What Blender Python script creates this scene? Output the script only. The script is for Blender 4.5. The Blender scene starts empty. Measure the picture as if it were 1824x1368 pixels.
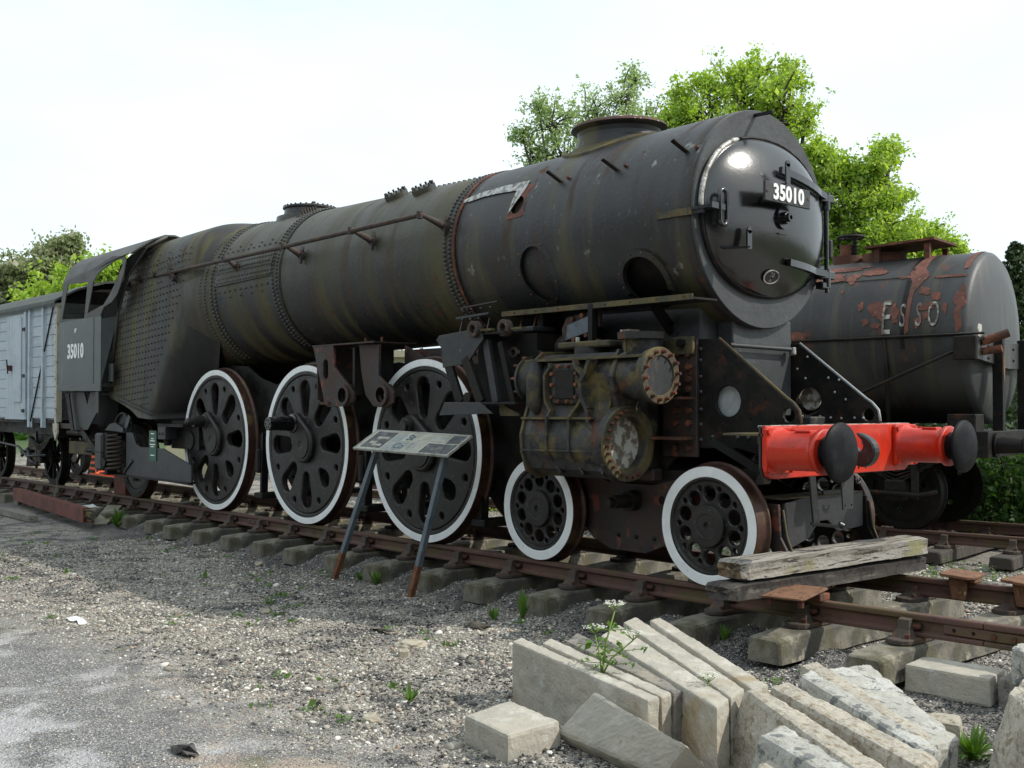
import bpy, bmesh, math, random
import numpy as np
from mathutils import Vector, Matrix, Euler
from mathutils import noise as mnoise
PI = math.pi
R = math.radians
SC = bpy.context.scene
COL = SC.collection

# ------------------------------------------------------------- camera
CAM = Vector((5.3158, -7.4556, 1.3907)); YAW = 2.4204; PITCH = 0.0195
cd = bpy.data.cameras.new("camera")
cam = bpy.data.objects.new("camera", cd); COL.objects.link(cam)
cam.location = CAM
fw = Vector((math.cos(PITCH)*math.cos(YAW), math.cos(PITCH)*math.sin(YAW), math.sin(PITCH)))
cam.rotation_euler = fw.to_track_quat('-Z', 'Y').to_euler()
cd.sensor_width = 36.0; cd.lens = 36.0*1962.4/1824.0
cd.clip_end = 2000.0; cd.clip_start = 0.05
SC.camera = cam

# ------------------------------------------------------------- sky and sun
SUN_AZ, SUN_EL = R(38), R(42)
w = bpy.data.worlds.new("World"); SC.world = w; w.use_nodes = True
nt = w.node_tree; nt.nodes.clear()
out = nt.nodes.new('ShaderNodeOutputWorld'); bg = nt.nodes.new('ShaderNodeBackground')
sky = nt.nodes.new('ShaderNodeTexSky'); sky.sky_type = 'NISHITA'; sky.sun_disc = False
sky.sun_elevation = SUN_EL; sky.sun_rotation = PI/2 - SUN_AZ
sky.air_density = 1.3; sky.dust_density = 3.0; sky.ozone_density = 1.0
# high thin cloud over the blue, patchy
tc = nt.nodes.new('ShaderNodeTexCoord')
mp = nt.nodes.new('ShaderNodeMapping'); mp.inputs['Scale'].default_value = (1.0, 1.0, 3.2)
nz = nt.nodes.new('ShaderNodeTexNoise'); nz.inputs['Scale'].default_value = 1.7
nz.inputs['Detail'].default_value = 7; nz.inputs['Roughness'].default_value = 0.55
rmp = nt.nodes.new('ShaderNodeMapRange')
rmp.inputs['From Min'].default_value = 0.33; rmp.inputs['From Max'].default_value = 0.60
rmp.inputs['To Min'].default_value = 0.76; rmp.inputs['To Max'].default_value = 1.0
mixc = nt.nodes.new('ShaderNodeMix'); mixc.data_type = 'RGBA'
mixc.inputs['B'].default_value = (7.7, 8.7, 9.3, 1)
L = nt.links.new
L(tc.outputs['Generated'], mp.inputs['Vector']); L(mp.outputs[0], nz.inputs['Vector'])
L(nz.outputs['Fac'], rmp.inputs['Value']); L(rmp.outputs[0], mixc.inputs['Factor'])
L(sky.outputs[0], mixc.inputs['A']); L(mixc.outputs['Result'], bg.inputs['Color'])
bg.inputs['Strength'].default_value = 0.1
L(bg.outputs[0], out.inputs['Surface'])
sd = bpy.data.lights.new("sun", 'SUN'); sd.energy = 2.6; sd.angle = R(0.6); sd.color = (1.0, 0.95, 0.86)
so = bpy.data.objects.new("sun", sd); COL.objects.link(so)
sv = Vector((math.cos(SUN_EL)*math.cos(SUN_AZ), math.cos(SUN_EL)*math.sin(SUN_AZ), math.sin(SUN_EL)))
so.rotation_euler = sv.to_track_quat('Z', 'Y').to_euler(); so.location = sv*40
SC.view_settings.view_transform = 'Standard'; SC.view_settings.look = 'None'
SC.view_settings.exposure = 0.42; SC.view_settings.gamma = 1.0; SC.view_settings.use_curve_mapping = False
SC.render.engine = 'CYCLES'

# ------------------------------------------------------------- material tools
def ramp(nt, stops, interp='LINEAR'):
    n = nt.nodes.new('ShaderNodeValToRGB'); cr = n.color_ramp; cr.interpolation = interp
    while len(cr.elements) > 1: cr.elements.remove(cr.elements[-1])
    cr.elements[0].position = stops[0][0]; cr.elements[0].color = (*stops[0][1], 1)
    for p, c in stops[1:]:
        e = cr.elements.new(p); e.color = (*c, 1)
    return n
MATS = {}
def mat(name, base, layers=(), rough=0.6, metal=0.0, bump=0.0, bscale=40.0, coat=0.0, spec=0.5, rvar=0.0, plane=None):
    """base colour with layers of other real colours laid over by noise: (colour, (sx,sy,sz), lo, hi[, rough])"""
    m = bpy.data.materials.new(name); m.use_nodes = True; t = m.node_tree; t.nodes.clear()
    o = t.nodes.new('ShaderNodeOutputMaterial'); b = t.nodes.new('ShaderNodeBsdfPrincipled')
    t.links.new(b.outputs[0], o.inputs[0])
    c = t.nodes.new('ShaderNodeTexCoord')
    def noise(sc, det=6, rg=0.62):
        mpn = t.nodes.new('ShaderNodeMapping')
        if isinstance(sc, (int, float)): sc = (sc, sc, sc)
        mpn.inputs['Scale'].default_value = sc
        mpn.inputs['Location'].default_value = (random.uniform(0, 9), random.uniform(0, 9), random.uniform(0, 9))
        n = t.nodes.new('ShaderNodeTexNoise'); n.inputs['Scale'].default_value = 1.0
        n.inputs['Detail'].default_value = det; n.inputs['Roughness'].default_value = rg
        t.links.new(c.outputs['Object'], mpn.inputs[0]); t.links.new(mpn.outputs[0], n.inputs[0])
        return n
    rgb = t.nodes.new('ShaderNodeRGB'); rgb.outputs[0].default_value = (*base, 1)
    cur = rgb.outputs[0]
    rv = t.nodes.new('ShaderNodeValue'); rv.outputs[0].default_value = rough; rcur = rv.outputs[0]
    for ly in layers:
        colr, sc, lo, hi = ly[:4]
        n = noise(sc)
        mr = t.nodes.new('ShaderNodeMapRange'); mr.inputs['From Min'].default_value = lo; mr.inputs['From Max'].default_value = hi
        t.links.new(n.outputs['Fac'], mr.inputs['Value'])
        mx = t.nodes.new('ShaderNodeMix'); mx.data_type = 'RGBA'
        t.links.new(mr.outputs[0], mx.inputs['Factor']); t.links.new(cur, mx.inputs['A'])
        mx.inputs['B'].default_value = (*colr, 1); cur = mx.outputs['Result']
        if len(ly) > 4:
            mf = t.nodes.new('ShaderNodeMix'); mf.data_type = 'FLOAT'
            t.links.new(mr.outputs[0], mf.inputs['Factor']); t.links.new(rcur, mf.inputs['A'])
            mf.inputs['B'].default_value = ly[4]; rcur = mf.outputs['Result']
    if plane:      # a zone of another colour beyond a slanting line: colour, (a, b, c, d), soft width
        pc_, (pa, pb, pcc, pd), wd_ = plane[:3]; pmax = plane[3] if len(plane) > 3 else 1.0
        vm = t.nodes.new('ShaderNodeVectorMath'); vm.operation = 'DOT_PRODUCT'; t.links.new(c.outputs['Object'], vm.inputs[0]); vm.inputs[1].default_value = (pa, pb, pcc)
        n = noise(2.2); ad = t.nodes.new('ShaderNodeMath'); ad.operation = 'MULTIPLY_ADD'; t.links.new(n.outputs['Fac'], ad.inputs[0]); ad.inputs[1].default_value = wd_*2.0; t.links.new(vm.outputs['Value'], ad.inputs[2])
        mr = t.nodes.new('ShaderNodeMapRange'); mr.inputs['From Min'].default_value = -pd; mr.inputs['From Max'].default_value = -pd+wd_; mr.inputs['To Max'].default_value = pmax; t.links.new(ad.outputs[0], mr.inputs['Value'])
        mx = t.nodes.new('ShaderNodeMix'); mx.data_type = 'RGBA'; t.links.new(mr.outputs[0], mx.inputs['Factor']); t.links.new(cur, mx.inputs['A']); mx.inputs['B'].default_value = (*pc_, 1); cur = mx.outputs['Result']
    t.links.new(cur, b.inputs['Base Color'])
    if rvar:
        n = noise(3.0); ma = t.nodes.new('ShaderNodeMath'); ma.operation = 'MULTIPLY_ADD'
        t.links.new(n.outputs['Fac'], ma.inputs[0]); ma.inputs[1].default_value = rvar
        t.links.new(rcur, ma.inputs[2]); rcur = ma.outputs[0]
    t.links.new(rcur, b.inputs['Roughness'])
    b.inputs['Metallic'].default_value = metal; b.inputs['Coat Weight'].default_value = coat
    b.inputs['Coat Roughness'].default_value = 0.06; b.inputs['Specular IOR Level'].default_value = spec
    if bump:
        n = noise(bscale, 5, 0.6); bp = t.nodes.new('ShaderNodeBump')
        bp.inputs['Strength'].default_value = bump; bp.inputs['Distance'].default_value = 0.01
        t.links.new(n.outputs['Fac'], bp.inputs['Height']); t.links.new(bp.outputs[0], b.inputs['Normal'])
    MATS[name] = m
    return m
random.seed(7)
RUST = (0.085, 0.028, 0.013); RUSTL = (0.20, 0.068, 0.030); OLIVE = (0.085, 0.076, 0.028); BLK = (0.018, 0.018, 0.019)
mat('boiler', (0.015, 0.014, 0.012), [
    ((0.025, 0.027, 0.029), (1.2, 0.5, 0.5), .42, .60), ((0.078, 0.068, 0.026), (3.2, 0.40, 0.34), .47, .64, .6),
    ((0.060, 0.036, 0.020), (6, 0.9, 0.7), .53, .67, .6), ((0.095, 0.070, 0.048), (22, 16, 16), .63, .71), ((0.095, 0.035, 0.016), (4.2, 4, 4), .63, .68, .8)],
    rough=.40, bump=.45, bscale=26, rvar=.15, plane=((.066, .062, .034), (0, 0, 1, -3.22), .50, .6))
mat('smokebox', (0.016, 0.0155, 0.0155), [
    ((0.032, 0.033, 0.036), (1.2, .5, .5), .43, .62), ((0.066, 0.058, 0.024), (3.4, .5, .45), .51, .66, .5),
    ((0.052, 0.030, 0.018), (3.4, .9, .8), .56, .68, .7), ((0.24, 0.225, 0.20), (5, 4, 4), .655, .72), ((0.11, 0.10, 0.092), (13, 9, 9), .63, .72), ((0.13, 0.12, 0.105), (36, 30, 30), .65, .72), ((0.10, 0.038, 0.020), (6.2, 6, 6), .64, .68, .8)],
    rough=.38, bump=.3, bscale=30, rvar=.15)
mat('firebox', (0.046, 0.044, 0.038), [
    ((0.030, 0.029, 0.028), (1.3, 1.0, .8), .42, .60), ((0.105, 0.092, 0.032), (3.6, .8, .7), .46, .64, .65),
    ((0.060, 0.036, 0.018), (8, 3, 1.5), .56, .70, .75)], rough=.5, bump=.3, bscale=30, rvar=.12, plane=((.013, .0125, .012), (1, 0, -.62, 10.05), .30))
mat('rivet', (0.028, 0.029, 0.030), [((0.07, 0.068, 0.05), (6, 6, 6), .45, .62)], rough=.42)
mat('black_gloss', (0.004, 0.004, 0.0045), [((0.007, 0.007, 0.008), 3, .45, .6)], rough=.20, bump=.22, bscale=7.0, spec=1.0)
mat('black_paint', (0.010, 0.010, 0.011), [((0.020, 0.020, 0.021), 5, .45, .62), ((0.045, 0.040, 0.030), 14, .60, .70, .6)], rough=.33, bump=.25, bscale=35, rvar=.12)
mat('wheel_black', (0.009, 0.0085, 0.008), [((0.026, 0.022, 0.018), 4, .42, .60, .55), ((0.07, 0.072, 0.075), 22, .60, .68)], rough=.36, bump=.4, bscale=18, rvar=.12)
mat('grey_black', (0.034, 0.036, 0.038), [((0.022, 0.023, 0.025), 3, .45, .60), ((0.07, 0.055, 0.040), (9, 9, 3), .60, .70, .7), ((.10, .105, .105), 18, .66, .70)], rough=.5, bump=.3, bscale=25)
mat('disc_grey', (0.048, 0.053, 0.056), [((0.036, 0.039, 0.042), 3, .45, .60), ((0.07, 0.062, 0.052), (9, 16, 1.2), .62, .72), ((.13, .135, .135), 26, .66, .69)], rough=.52, bump=.5, bscale=16)
mat('dirty_black', (0.008, 0.0078, 0.0075), [((0.024, 0.019, 0.015), 4, .45, .62, .75), ((0.055, 0.021, 0.011), 6, .60, .68, .85)], rough=.5, bump=.4, bscale=20, spec=.25)
mat('casting', (0.022, 0.021, 0.020), [((0.042, 0.042, 0.042), 3, .45, .6), ((0.115, 0.090, 0.030), (4, 4, 4), .52, .64, .8), ((0.100, 0.042, 0.018), 5, .58, .66, .85), ((0.01, 0.01, 0.01), 6, .53, .62)], rough=.6, bump=.7, bscale=22)
mat('mossy', (0.115, 0.092, 0.036), [((0.055, 0.050, 0.034), 6, .42, .6), ((0.12, 0.055, 0.025), 9, .58, .66)], rough=.8, bump=.6, bscale=30)
mat('bracket_rust', (0.026, 0.021, 0.020), [((0.055, .03, .022), 3, .45, .6, .7), ((0.17, 0.045, 0.028), 6.5, .60, .65, .7), ((0.06, 0.055, 0.03), 7, .62, .7)], rough=.55, bump=.5, bscale=20)
mat('rust', RUST, [(RUSTL, 5, .48, .62), ((0.05, 0.030, 0.022), 9, .50, .64), ((0.15, 0.10, 0.07), 30, .62, .70)], rough=.8, bump=.5, bscale=40)
mat('rust_red', (0.16, 0.045, 0.028), [((0.09, 0.030, 0.020), 4, .48, .62), ((0.22, 0.10, 0.06), 20, .62, .7)], rough=.75, bump=.35, bscale=40)
mat('rust_orange', (0.19, 0.095, 0.050), [((0.12, 0.055, 0.030), 12, .48, .62), ((0.34, 0.20, 0.11), 25, .60, .7)], rough=.85, bump=.4, bscale=60)
mat('rail_rust', (0.098, 0.050, 0.040), [((0.125, 0.062, 0.043), (1.5, 9, 9), .48, .62), ((0.095, 0.066, 0.028), (2.2, 6, 6), .50, .60), ((0.05, 0.030, 0.026), (6, 9, 9), .58, .68)], rough=.72, bump=.35, bscale=50)
mat('chair_iron', (0.070, 0.052, 0.040), [((0.045, 0.036, 0.034), 9, .45, .6), ((0.12, 0.060, 0.030), 12, .56, .66), ((.11, .10, .06), 14, .62, .7)], rough=.8, bump=.6, bscale=50)
mat('tread', (0.075, 0.036, 0.025), [((0.17, 0.115, 0.045), (3, 2, 3), .55, .66), ((0.045, 0.025, 0.02), 6, .5, .62)], rough=.45, metal=.35, bump=.2)
mat('white_paint', (0.88, 0.90, 0.90), [((0.80, 0.82, 0.82), 5, .5, .64), ((.62, .58, .52), 22, .66, .72)], rough=.4, bump=.15)
mat('red_paint', (0.58, 0.030, 0.008), [((0.45, 0.020, 0.007), 4, .46, .60), ((.30, .03, .02), 26, .64, .67), ((.05, .03, .025), 17, .68, .695)], rough=.40, coat=.12, bump=.3, bscale=14)
mat('black_head', (0.007, 0.007, 0.009), [((0.016, 0.016, 0.018), 7, .5, .64)], rough=.5, bump=.2, bscale=60, spec=.12)
mat('chimney_cap', (0.10, 0.045, 0.030), [((0.06, 0.035, 0.028), 5, .48, .6), ((0.55, 0.50, 0.38), 5, .575, .60)], rough=.75, bump=.4, bscale=40)
mat('cab_green', (0.046, 0.053, 0.051), [((0.034, 0.040, 0.039), 2.5, .45, .6), ((.08, .088, .088), (8, 8, 2), .60, .7)], rough=.42, bump=.2)
mat('roof_dark', (0.060, 0.056, 0.050), [((0.085, 0.078, 0.068), (3, 6, 6), .45, .62), ((0.035, .034, .033), 4, .55, .66)], rough=.6, bump=.4, bscale=24)
mat('silver', (0.48, 0.47, 0.44), [((0.16, 0.15, 0.13), (20, 12, 12), .46, .56), ((0.07, .065, .06), 16, .60, .66)], rough=.45, metal=.3, bump=.5)
mat('van_blue', (0.46, 0.53, 0.58), [((0.39, 0.45, 0.50), (1.2, 1.2, 3), .45, .6), ((0.50, 0.54, 0.56), (3, 3, 16), .56, .66), ((.30, .32, .30), (7, 7, .8), .60, .70)], rough=.6, bump=.25, bscale=30)
mat('van_cream', (0.50, 0.47, 0.37), [((0.25, 0.20, 0.13), 8, .55, .66)], rough=.65)
mat('van_roof', (0.058, 0.068, 0.060), [((0.085, .092, .080), 6, .5, .62)], rough=.8, bump=.5)
mat('tank', (0.026, 0.025, 0.023), [((0.048, 0.050, 0.050), (1.2, .6, .6), .45, .62), ((0.060, 0.055, 0.035), (6, 1, .4), .52, .66), ((0.085, .035, .022), (5, 5, 2), .60, .68)], rough=.48, bump=.3, bscale=22, rvar=.1)
mat('tank_end', (0.052, 0.054, 0.056), [((0.040, 0.042, 0.043), (2, 3, .8), .45, .62), ((0.085, 0.080, 0.072), (5, 9, .7), .54, .68), ((0.03, .028, .026), (5, 20, .5), .66, .74)], rough=.5, bump=.3, bscale=22)
mat('primer', (0.175, 0.064, 0.042), [((0.11, 0.040, 0.028), 7, .45, .6), ((0.29, 0.11, 0.07), 16, .58, .68)], rough=.75, bump=.4, bscale=30)
mat('faded_white', (0.47, 0.46, 0.41), [((0.16, 0.13, 0.10), 11, .46, .54)], rough=.7)
mat('number_white', (0.88, 0.88, 0.86), rough=.4)
mat('wheel_dark', (0.007, 0.0065, 0.006), [((0.016, .012, .010), 5, .48, .62)], rough=.6, bump=.3, spec=.2)
mat('pale_disc', (0.40, 0.42, 0.43), [((0.31, 0.33, 0.34), 5, .45, .6), ((.45, .42, .33), 3, .6, .7)], rough=.5, bump=.3)
mat('concrete_sleeper', (0.205, 0.188, 0.148), [((0.085, 0.080, 0.068), 3, .45, .58), ((0.105, 0.095, 0.055), (4, 4, 2), .52, .64), ((0.35, 0.32, 0.25), 7, .58, .68), ((.07, .065, .058), 30, .60, .70)], rough=.9, bump=.7, bscale=50)
mat('wood_sleeper', (0.050, 0.042, 0.035), [((0.085, 0.072, 0.06), (3, 20, 3), .48, .62)], rough=.9, bump=.6)
mat('concrete_kerb', (0.42, 0.385, 0.32), [((0.36, 0.34, 0.29), 3, .45, .6), ((0.50, 0.475, 0.42), 6, .56, .68), ((0.24, 0.22, 0.18), 40, .62, .70), ((.31, .25, .16), 2.2, .56, .68)], rough=.92, bump=.6, bscale=70)
mat('concrete_dark', (0.215, 0.200, 0.175), [((0.30, 0.27, 0.22), 3, .5, .62), ((0.13, .12, .11), 12, .52, .62)], rough=.92, bump=.7, bscale=60)
mat('granite', (0.37, 0.335, 0.275), [((0.45, 0.41, 0.34), 4, .46, .6), ((0.26, 0.21, 0.145), 26, .52, .62), ((0.56, 0.54, 0.47), 60, .60, .68), ((0.14, 0.12, 0.10), 90, .64, .70)], rough=.9, bump=1.0, bscale=55)
mat('granite_lichen', (0.38, 0.37, 0.33), [((0.48, 0.475, 0.44), 5, .48, .6), ((0.16, 0.165, 0.165), 11, .56, .60), ((0.22, 0.20, 0.15), 50, .58, .66)], rough=.9, bump=1.0, bscale=55)
mat('timber_top', (0.31, 0.29, 0.26), [((0.19, 0.165, 0.13), (22, 1.4, 22), .46, .58), ((0.05, 0.040, 0.030), (45, 2.2, 45), .54, .60), ((0.24, 0.23, 0.12), (4, 2, 4), .58, .68)], rough=.92, bump=1.0, bscale=30)
mat('timber_end', (0.20, 0.135, 0.08), [((0.07, 0.05, 0.035), 16, .46, .58), ((.34, .28, .2), 24, .6, .68)], rough=.95, bump=1.0, bscale=40)
mat('timber_dark', (0.050, 0.043, 0.038), [((0.12, 0.105, 0.09), (25, 3, 25), .54, .64), ((0.025, .022, .02), 9, .5, .62)], rough=.9, bump=1.0, bscale=30)
mat('plank', (0.27, 0.25, 0.19), [((0.17, .155, .12), (20, 4, 4), .48, .62)], rough=.9, bump=.4)
mat('paper', (0.75, 0.77, 0.76), rough=.7)
mat('cloth', (0.10, 0.09, 0.085), [((.05, .045, .045), 12, .48, .6)], rough=.95)
mat('steel_post', (0.115, 0.145, 0.165), [((0.085, 0.11, 0.13), 8, .48, .62), ((0.16, 0.19, 0.21), 16, .6, .7)], rough=.5, bump=.2)
mat('post_rust', (0.20, 0.085, 0.035), [((0.12, .05, .025), 20, .48, .6), ((0.15, .15, .14), 10, .6, .68)], rough=.85, bump=.5)
mat('board_frame', (0.42, 0.42, 0.37), [((0.25, .25, .21), 12, .5, .62)], rough=.5)
mat('board_cream', (0.46, 0.45, 0.37), [((0.36, .35, .28), 8, .46, .6), ((0.22, 0.22, 0.19), 14, .60, .68)], rough=.55)
mat('board_dark', (0.085, 0.090, 0.092), [((0.20, .20, .18), 14, .52, .60), ((0.04, .045, .05), 22, .5, .6)], rough=.5)
mat('board_blue', (0.30, 0.33, 0.33), [((0.40, .40, .33), 12, .5, .62)], rough=.55)
mat('board_ink', (0.085, 0.13, 0.19), rough=.6)
mat('green_sign', (0.020, 0.105, 0.060), rough=.5)
mat('stone_pale', (0.42, 0.38, 0.30), [((0.30, .27, .2), 12, .5, .62)], rough=.95, bump=.6)
mat('orange_net', (0.80, 0.12, 0.03), rough=.6)
mat('bark', (0.055, 0.046, 0.036), [((0.10, .09, .07), (9, 9, 2), .5, .62)], rough=.95, bump=.6)
mat('far_wall', (0.42, 0.40, 0.27), [((.33, .31, .2), 1.5, .5, .62)], rough=.8)
mat('stem_green', (0.16, 0.24, 0.05), rough=.7)
mat('flower_white', (0.75, 0.76, 0.66), rough=.8)

def leafmat(name, c1, c2, c3, trans=.45):
    m = bpy.data.materials.new(name); m.use_nodes = True; t = m.node_tree; t.nodes.clear()
    o = t.nodes.new('ShaderNodeOutputMaterial'); g = t.nodes.new('ShaderNodeNewGeometry')
    rp = ramp(t, [(0, c1), (.5, c2), (1, c3)])
    t.links.new(g.outputs['Random Per Island'], rp.inputs[0])
    d = t.nodes.new('ShaderNodeBsdfPrincipled'); d.inputs['Roughness'].default_value = .55; d.inputs['Specular IOR Level'].default_value = .3
    tr = t.nodes.new('ShaderNodeBsdfTranslucent'); mx = t.nodes.new('ShaderNodeMixShader'); mx.inputs[0].default_value = trans
    t.links.new(rp.outputs[0], d.inputs['Base Color'])
    hs = t.nodes.new('ShaderNodeHueSaturation'); hs.inputs['Saturation'].default_value = 1.15; hs.inputs['Value'].default_value = 1.5
    hs.inputs['Hue'].default_value = .49
    t.links.new(rp.outputs[0], hs.inputs['Color']); t.links.new(hs.outputs[0], tr.inputs['Color'])
    t.links.new(d.outputs[0], mx.inputs[1]); t.links.new(tr.outputs[0], mx.inputs[2]); t.links.new(mx.outputs[0], o.inputs[0])
    MATS[name] = m
leafmat('leaf_lime', (.19, .31, .05), (.31, .45, .08), (.47, .57, .18), .55)
leafmat('leaf_pale', (.22, .32, .12), (.31, .42, .18), (.42, .50, .26), .5)
leafmat('leaf_mixed', (.11, .16, .05), (.22, .27, .12), (.44, .44, .32), .45)
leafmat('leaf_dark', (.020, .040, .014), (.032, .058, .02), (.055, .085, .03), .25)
leafmat('leaf_bush', (.030, .075, .016), (.055, .12, .028), (.10, .19, .05), .35)
leafmat('leaf_weed', (.065, .145, .025), (.10, .20, .035), (.15, .25, .06), .35)

# ------------------------------------------------------------- object tools
def tag(o, label=None, cat=None, group=None, kind=None):
    if label: o['label'] = label
    if cat: o['category'] = cat
    if group: o['group'] = group
    if kind: o['kind'] = kind
    return o
def empty(name, loc, label, cat, group=None, rotz=0.0):
    e = bpy.data.objects.new(name, None); COL.objects.link(e)
    e.location = loc; e.rotation_euler = (0, 0, rotz); e.empty_display_size = .2
    return tag(e, label, cat, group)
def world_origin(o):      # location a child needs so that its mesh coordinates stay scene coordinates
    p = Vector((0, 0, 0)); q = o
    while q is not None:
        p += q.location; q = q.parent
    return -p
class MB:
    def __init__(s):
        s.v = []; s.f = []; s.m = []; s.mats = []; s.sm = []
    def slot(s, name):
        if name not in s.mats: s.mats.append(name)
        return s.mats.index(name)
    def add(s, verts, faces, m, smooth=False, M=None):
        k = len(s.v); i = s.slot(m)
        if M is not None: verts = [tuple(M @ Vector(p)) for p in verts]
        s.v.extend(tuple(p) for p in verts)
        s.f.extend(tuple(k+a for a in f) for f in faces)
        s.m.extend([i]*len(faces)); s.sm.extend([smooth]*len(faces))
        return s
    def box(s, lo, hi, m, bev=0.0, M=None):
        bm = bmesh.new(); bmesh.ops.create_cube(bm, size=1)
        c = [(a+b)/2 for a, b in zip(lo, hi)]; d = [abs(b-a) for a, b in zip(lo, hi)]
        for v in bm.verts: v.co = Vector([c[i]+v.co[i]*d[i] for i in range(3)])
        if bev: bmesh.ops.bevel(bm, geom=bm.edges[:], offset=bev, segments=1, affect='EDGES')
        return s.bm(bm, m, False, M)
    def bm(s, bm, m, smooth=False, M=None):
        bm.verts.index_update()
        s.add([v.co[:] for v in bm.verts], [[v.index for v in f.verts] for f in bm.faces], m, smooth, M); bm.free(); return s
    def bar(s, p0, p1, w, h, m, up=(0, 0, 1)):
        p0 = Vector(p0); p1 = Vector(p1); d = (p1-p0).normalized(); u = Vector(up)
        sd = d.cross(u).normalized(); u = sd.cross(d)
        vs = [p+sd*a*w/2+u*b*h/2 for p in (p0, p1) for a, b in ((-1, -1), (1, -1), (1, 1), (-1, 1))]
        return s.add(vs, [(0, 1, 2, 3), (7, 6, 5, 4), (0, 4, 5, 1), (1, 5, 6, 2), (2, 6, 7, 3), (3, 7, 4, 0)], m)
    def cyl(s, p0, p1, r0, m, r1=None, n=24, caps=True, smooth=True):
        if r1 is None: r1 = r0
        return s.lathe(p0, p1, [(0, r0), (1, r1)], m, n, caps, smooth, rel=True)
    def lathe(s, p0, p1, prof, m, n=32, caps=True, smooth=True, rel=False, sharp=True):
        """profile of (distance along axis, radius); sharp: each band has its own vertices"""
        p0 = Vector(p0); p1 = Vector(p1); ax = (p1-p0); Ln = ax.length; ax.normalize()
        a = ax.orthogonal().normalized() if abs(ax.x) < .9 else Vector((0, 0, 1)); a = (a-ax*a.dot(ax)).normalized(); b = ax.cross(a)
        def ring(t, r):
            q = p0+ax*(t*Ln if rel else t)
            return [q+(a*math.cos(2*PI*i/n)+b*math.sin(2*PI*i/n))*r for i in range(n)]
        if sharp:
            for (t0, r0), (t1, r1) in zip(prof, prof[1:]):
                vs = ring(t0, r0)+ring(t1, r1)
                s.add(vs, [(i, (i+1) % n, n+(i+1) % n, n+i) for i in range(n)], m, smooth)
        else:
            vs = []
            for t, r in prof: vs += ring(t, r)
            s.add(vs, [(k*n+i, k*n+(i+1) % n, (k+1)*n+(i+1) % n, (k+1)*n+i) for k in range(len(prof)-1) for i in range(n)], m, smooth)
        if caps:
            for j, (t, r) in ((0, prof[0]), (1, prof[-1])):
                if r > 1e-4:
                    f = tuple(range(n)); s.add(ring(t, r), [f[::-1] if j == 0 else f], m, False)
        return s
    def tube(s, pts, r, m, n=10, caps=True):
        pts = [Vector(p) for p in pts]; vs = []; pv = None
        rr = r if isinstance(r, (list, tuple)) else [r]*len(pts)
        for i, p in enumerate(pts):
            d = (pts[min(i+1, len(pts)-1)]-pts[max(i-1, 0)]).normalized()
            if pv is None: pv = d.orthogonal().normalized()
            pv = (pv-d*pv.dot(d)).normalized(); q = d.cross(pv)
            vs += [p+(pv*math.cos(2*PI*k/n)+q*math.sin(2*PI*k/n))*rr[i] for k in range(n)]
        fs = [(k*n+i, k*n+(i+1) % n, (k+1)*n+(i+1) % n, (k+1)*n+i) for k in range(len(pts)-1) for i in range(n)]
        if caps: fs += [tuple(range(n))[::-1], tuple(range((len(pts)-1)*n, len(pts)*n))]
        return s.add(vs, fs, m, True)
    def plate(s, outer, holes, th, m, M, bev=0.004, res=1):
        """2-D outline with holes, extruded; M places its (x,y) plane, thickness centred on z"""
        cu = bpy.data.curves.new('tmp', 'CURVE'); cu.dimensions = '2D'; cu.fill_mode = 'BOTH'
        for lp in [outer]+list(holes):
            sp = cu.splines.new('POLY'); sp.points.add(len(lp)-1)
            for q, p in zip(sp.points, lp): q.co = (p[0], p[1], 0, 1)
            sp.use_cyclic_u = True
        cu.extrude = max(th/2-bev, .0005); cu.bevel_depth = bev; cu.bevel_resolution = 0; cu.offset = -bev
        o = bpy.data.objects.new('tmp', cu)
        me = o.to_mesh()
        vs = [v.co[:] for v in me.vertices]; fs = [tuple(p.vertices) for p in me.polygons]
        s.add(vs, fs, m, False, M)
        o.to_mesh_clear(); bpy.data.objects.remove(o); bpy.data.curves.remove(cu)
        return s
    def text(s, body, size, th, m, M, sx=1.0, sp=1.0, bold=0.0):
        cu = bpy.data.curves.new('tmp', 'FONT'); cu.body = body; cu.size = size; cu.extrude = th/2
        cu.align_x = 'CENTER'; cu.align_y = 'CENTER'; cu.space_character = sp; cu.offset = bold; cu.resolution_u = 3
        o = bpy.data.objects.new('tmp', cu); me = o.to_mesh()
        S = Matrix.Diagonal((sx, 1, 1, 1))
        s.add([v.co[:] for v in me.vertices], [tuple(p.vertices) for p in me.polygons], m, False, M @ S)
        o.to_mesh_clear(); bpy.data.objects.remove(o); bpy.data.curves.remove(cu)
        return s
    def rivet(s, p, nrm, r, m='rivet', h=.6):
        nrm = Vector(nrm).normalized(); a = nrm.orthogonal().normalized(); b = nrm.cross(a); p = Vector(p)
        vs = []
        for rr, hh in ((1, 0), (.78, .62), (.36, .93)):
            vs += [p+(a*math.cos(k*PI/3)+b*math.sin(k*PI/3))*r*rr+nrm*r*h*hh*1.4 for k in range(6)]
        vs.append(p+nrm*r*h*1.4)
        fs = [(j*6+i, j*6+(i+1) % 6, j*6+6+(i+1) % 6, j*6+6+i) for j in (0, 1) for i in range(6)]
        fs += [(12+i, 12+(i+1) % 6, 18) for i in range(6)]
        return s.add(vs, fs, m, True)
    def nut(s, p, nrm, r, h, m):
        nrm = Vector(nrm).normalized(); p = Vector(p)
        return s.cyl(p, p+nrm*h, r, m, n=6, smooth=False)
    def mesh(s, name):
        me = bpy.data.meshes.new(name); me.from_pydata([tuple(v) for v in s.v], [], s.f)
        for nm in s.mats: me.materials.append(MATS[nm])
        me.polygons.foreach_set('material_index', s.m); me.polygons.foreach_set('use_smooth', s.sm)
        me.update(); return me
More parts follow.
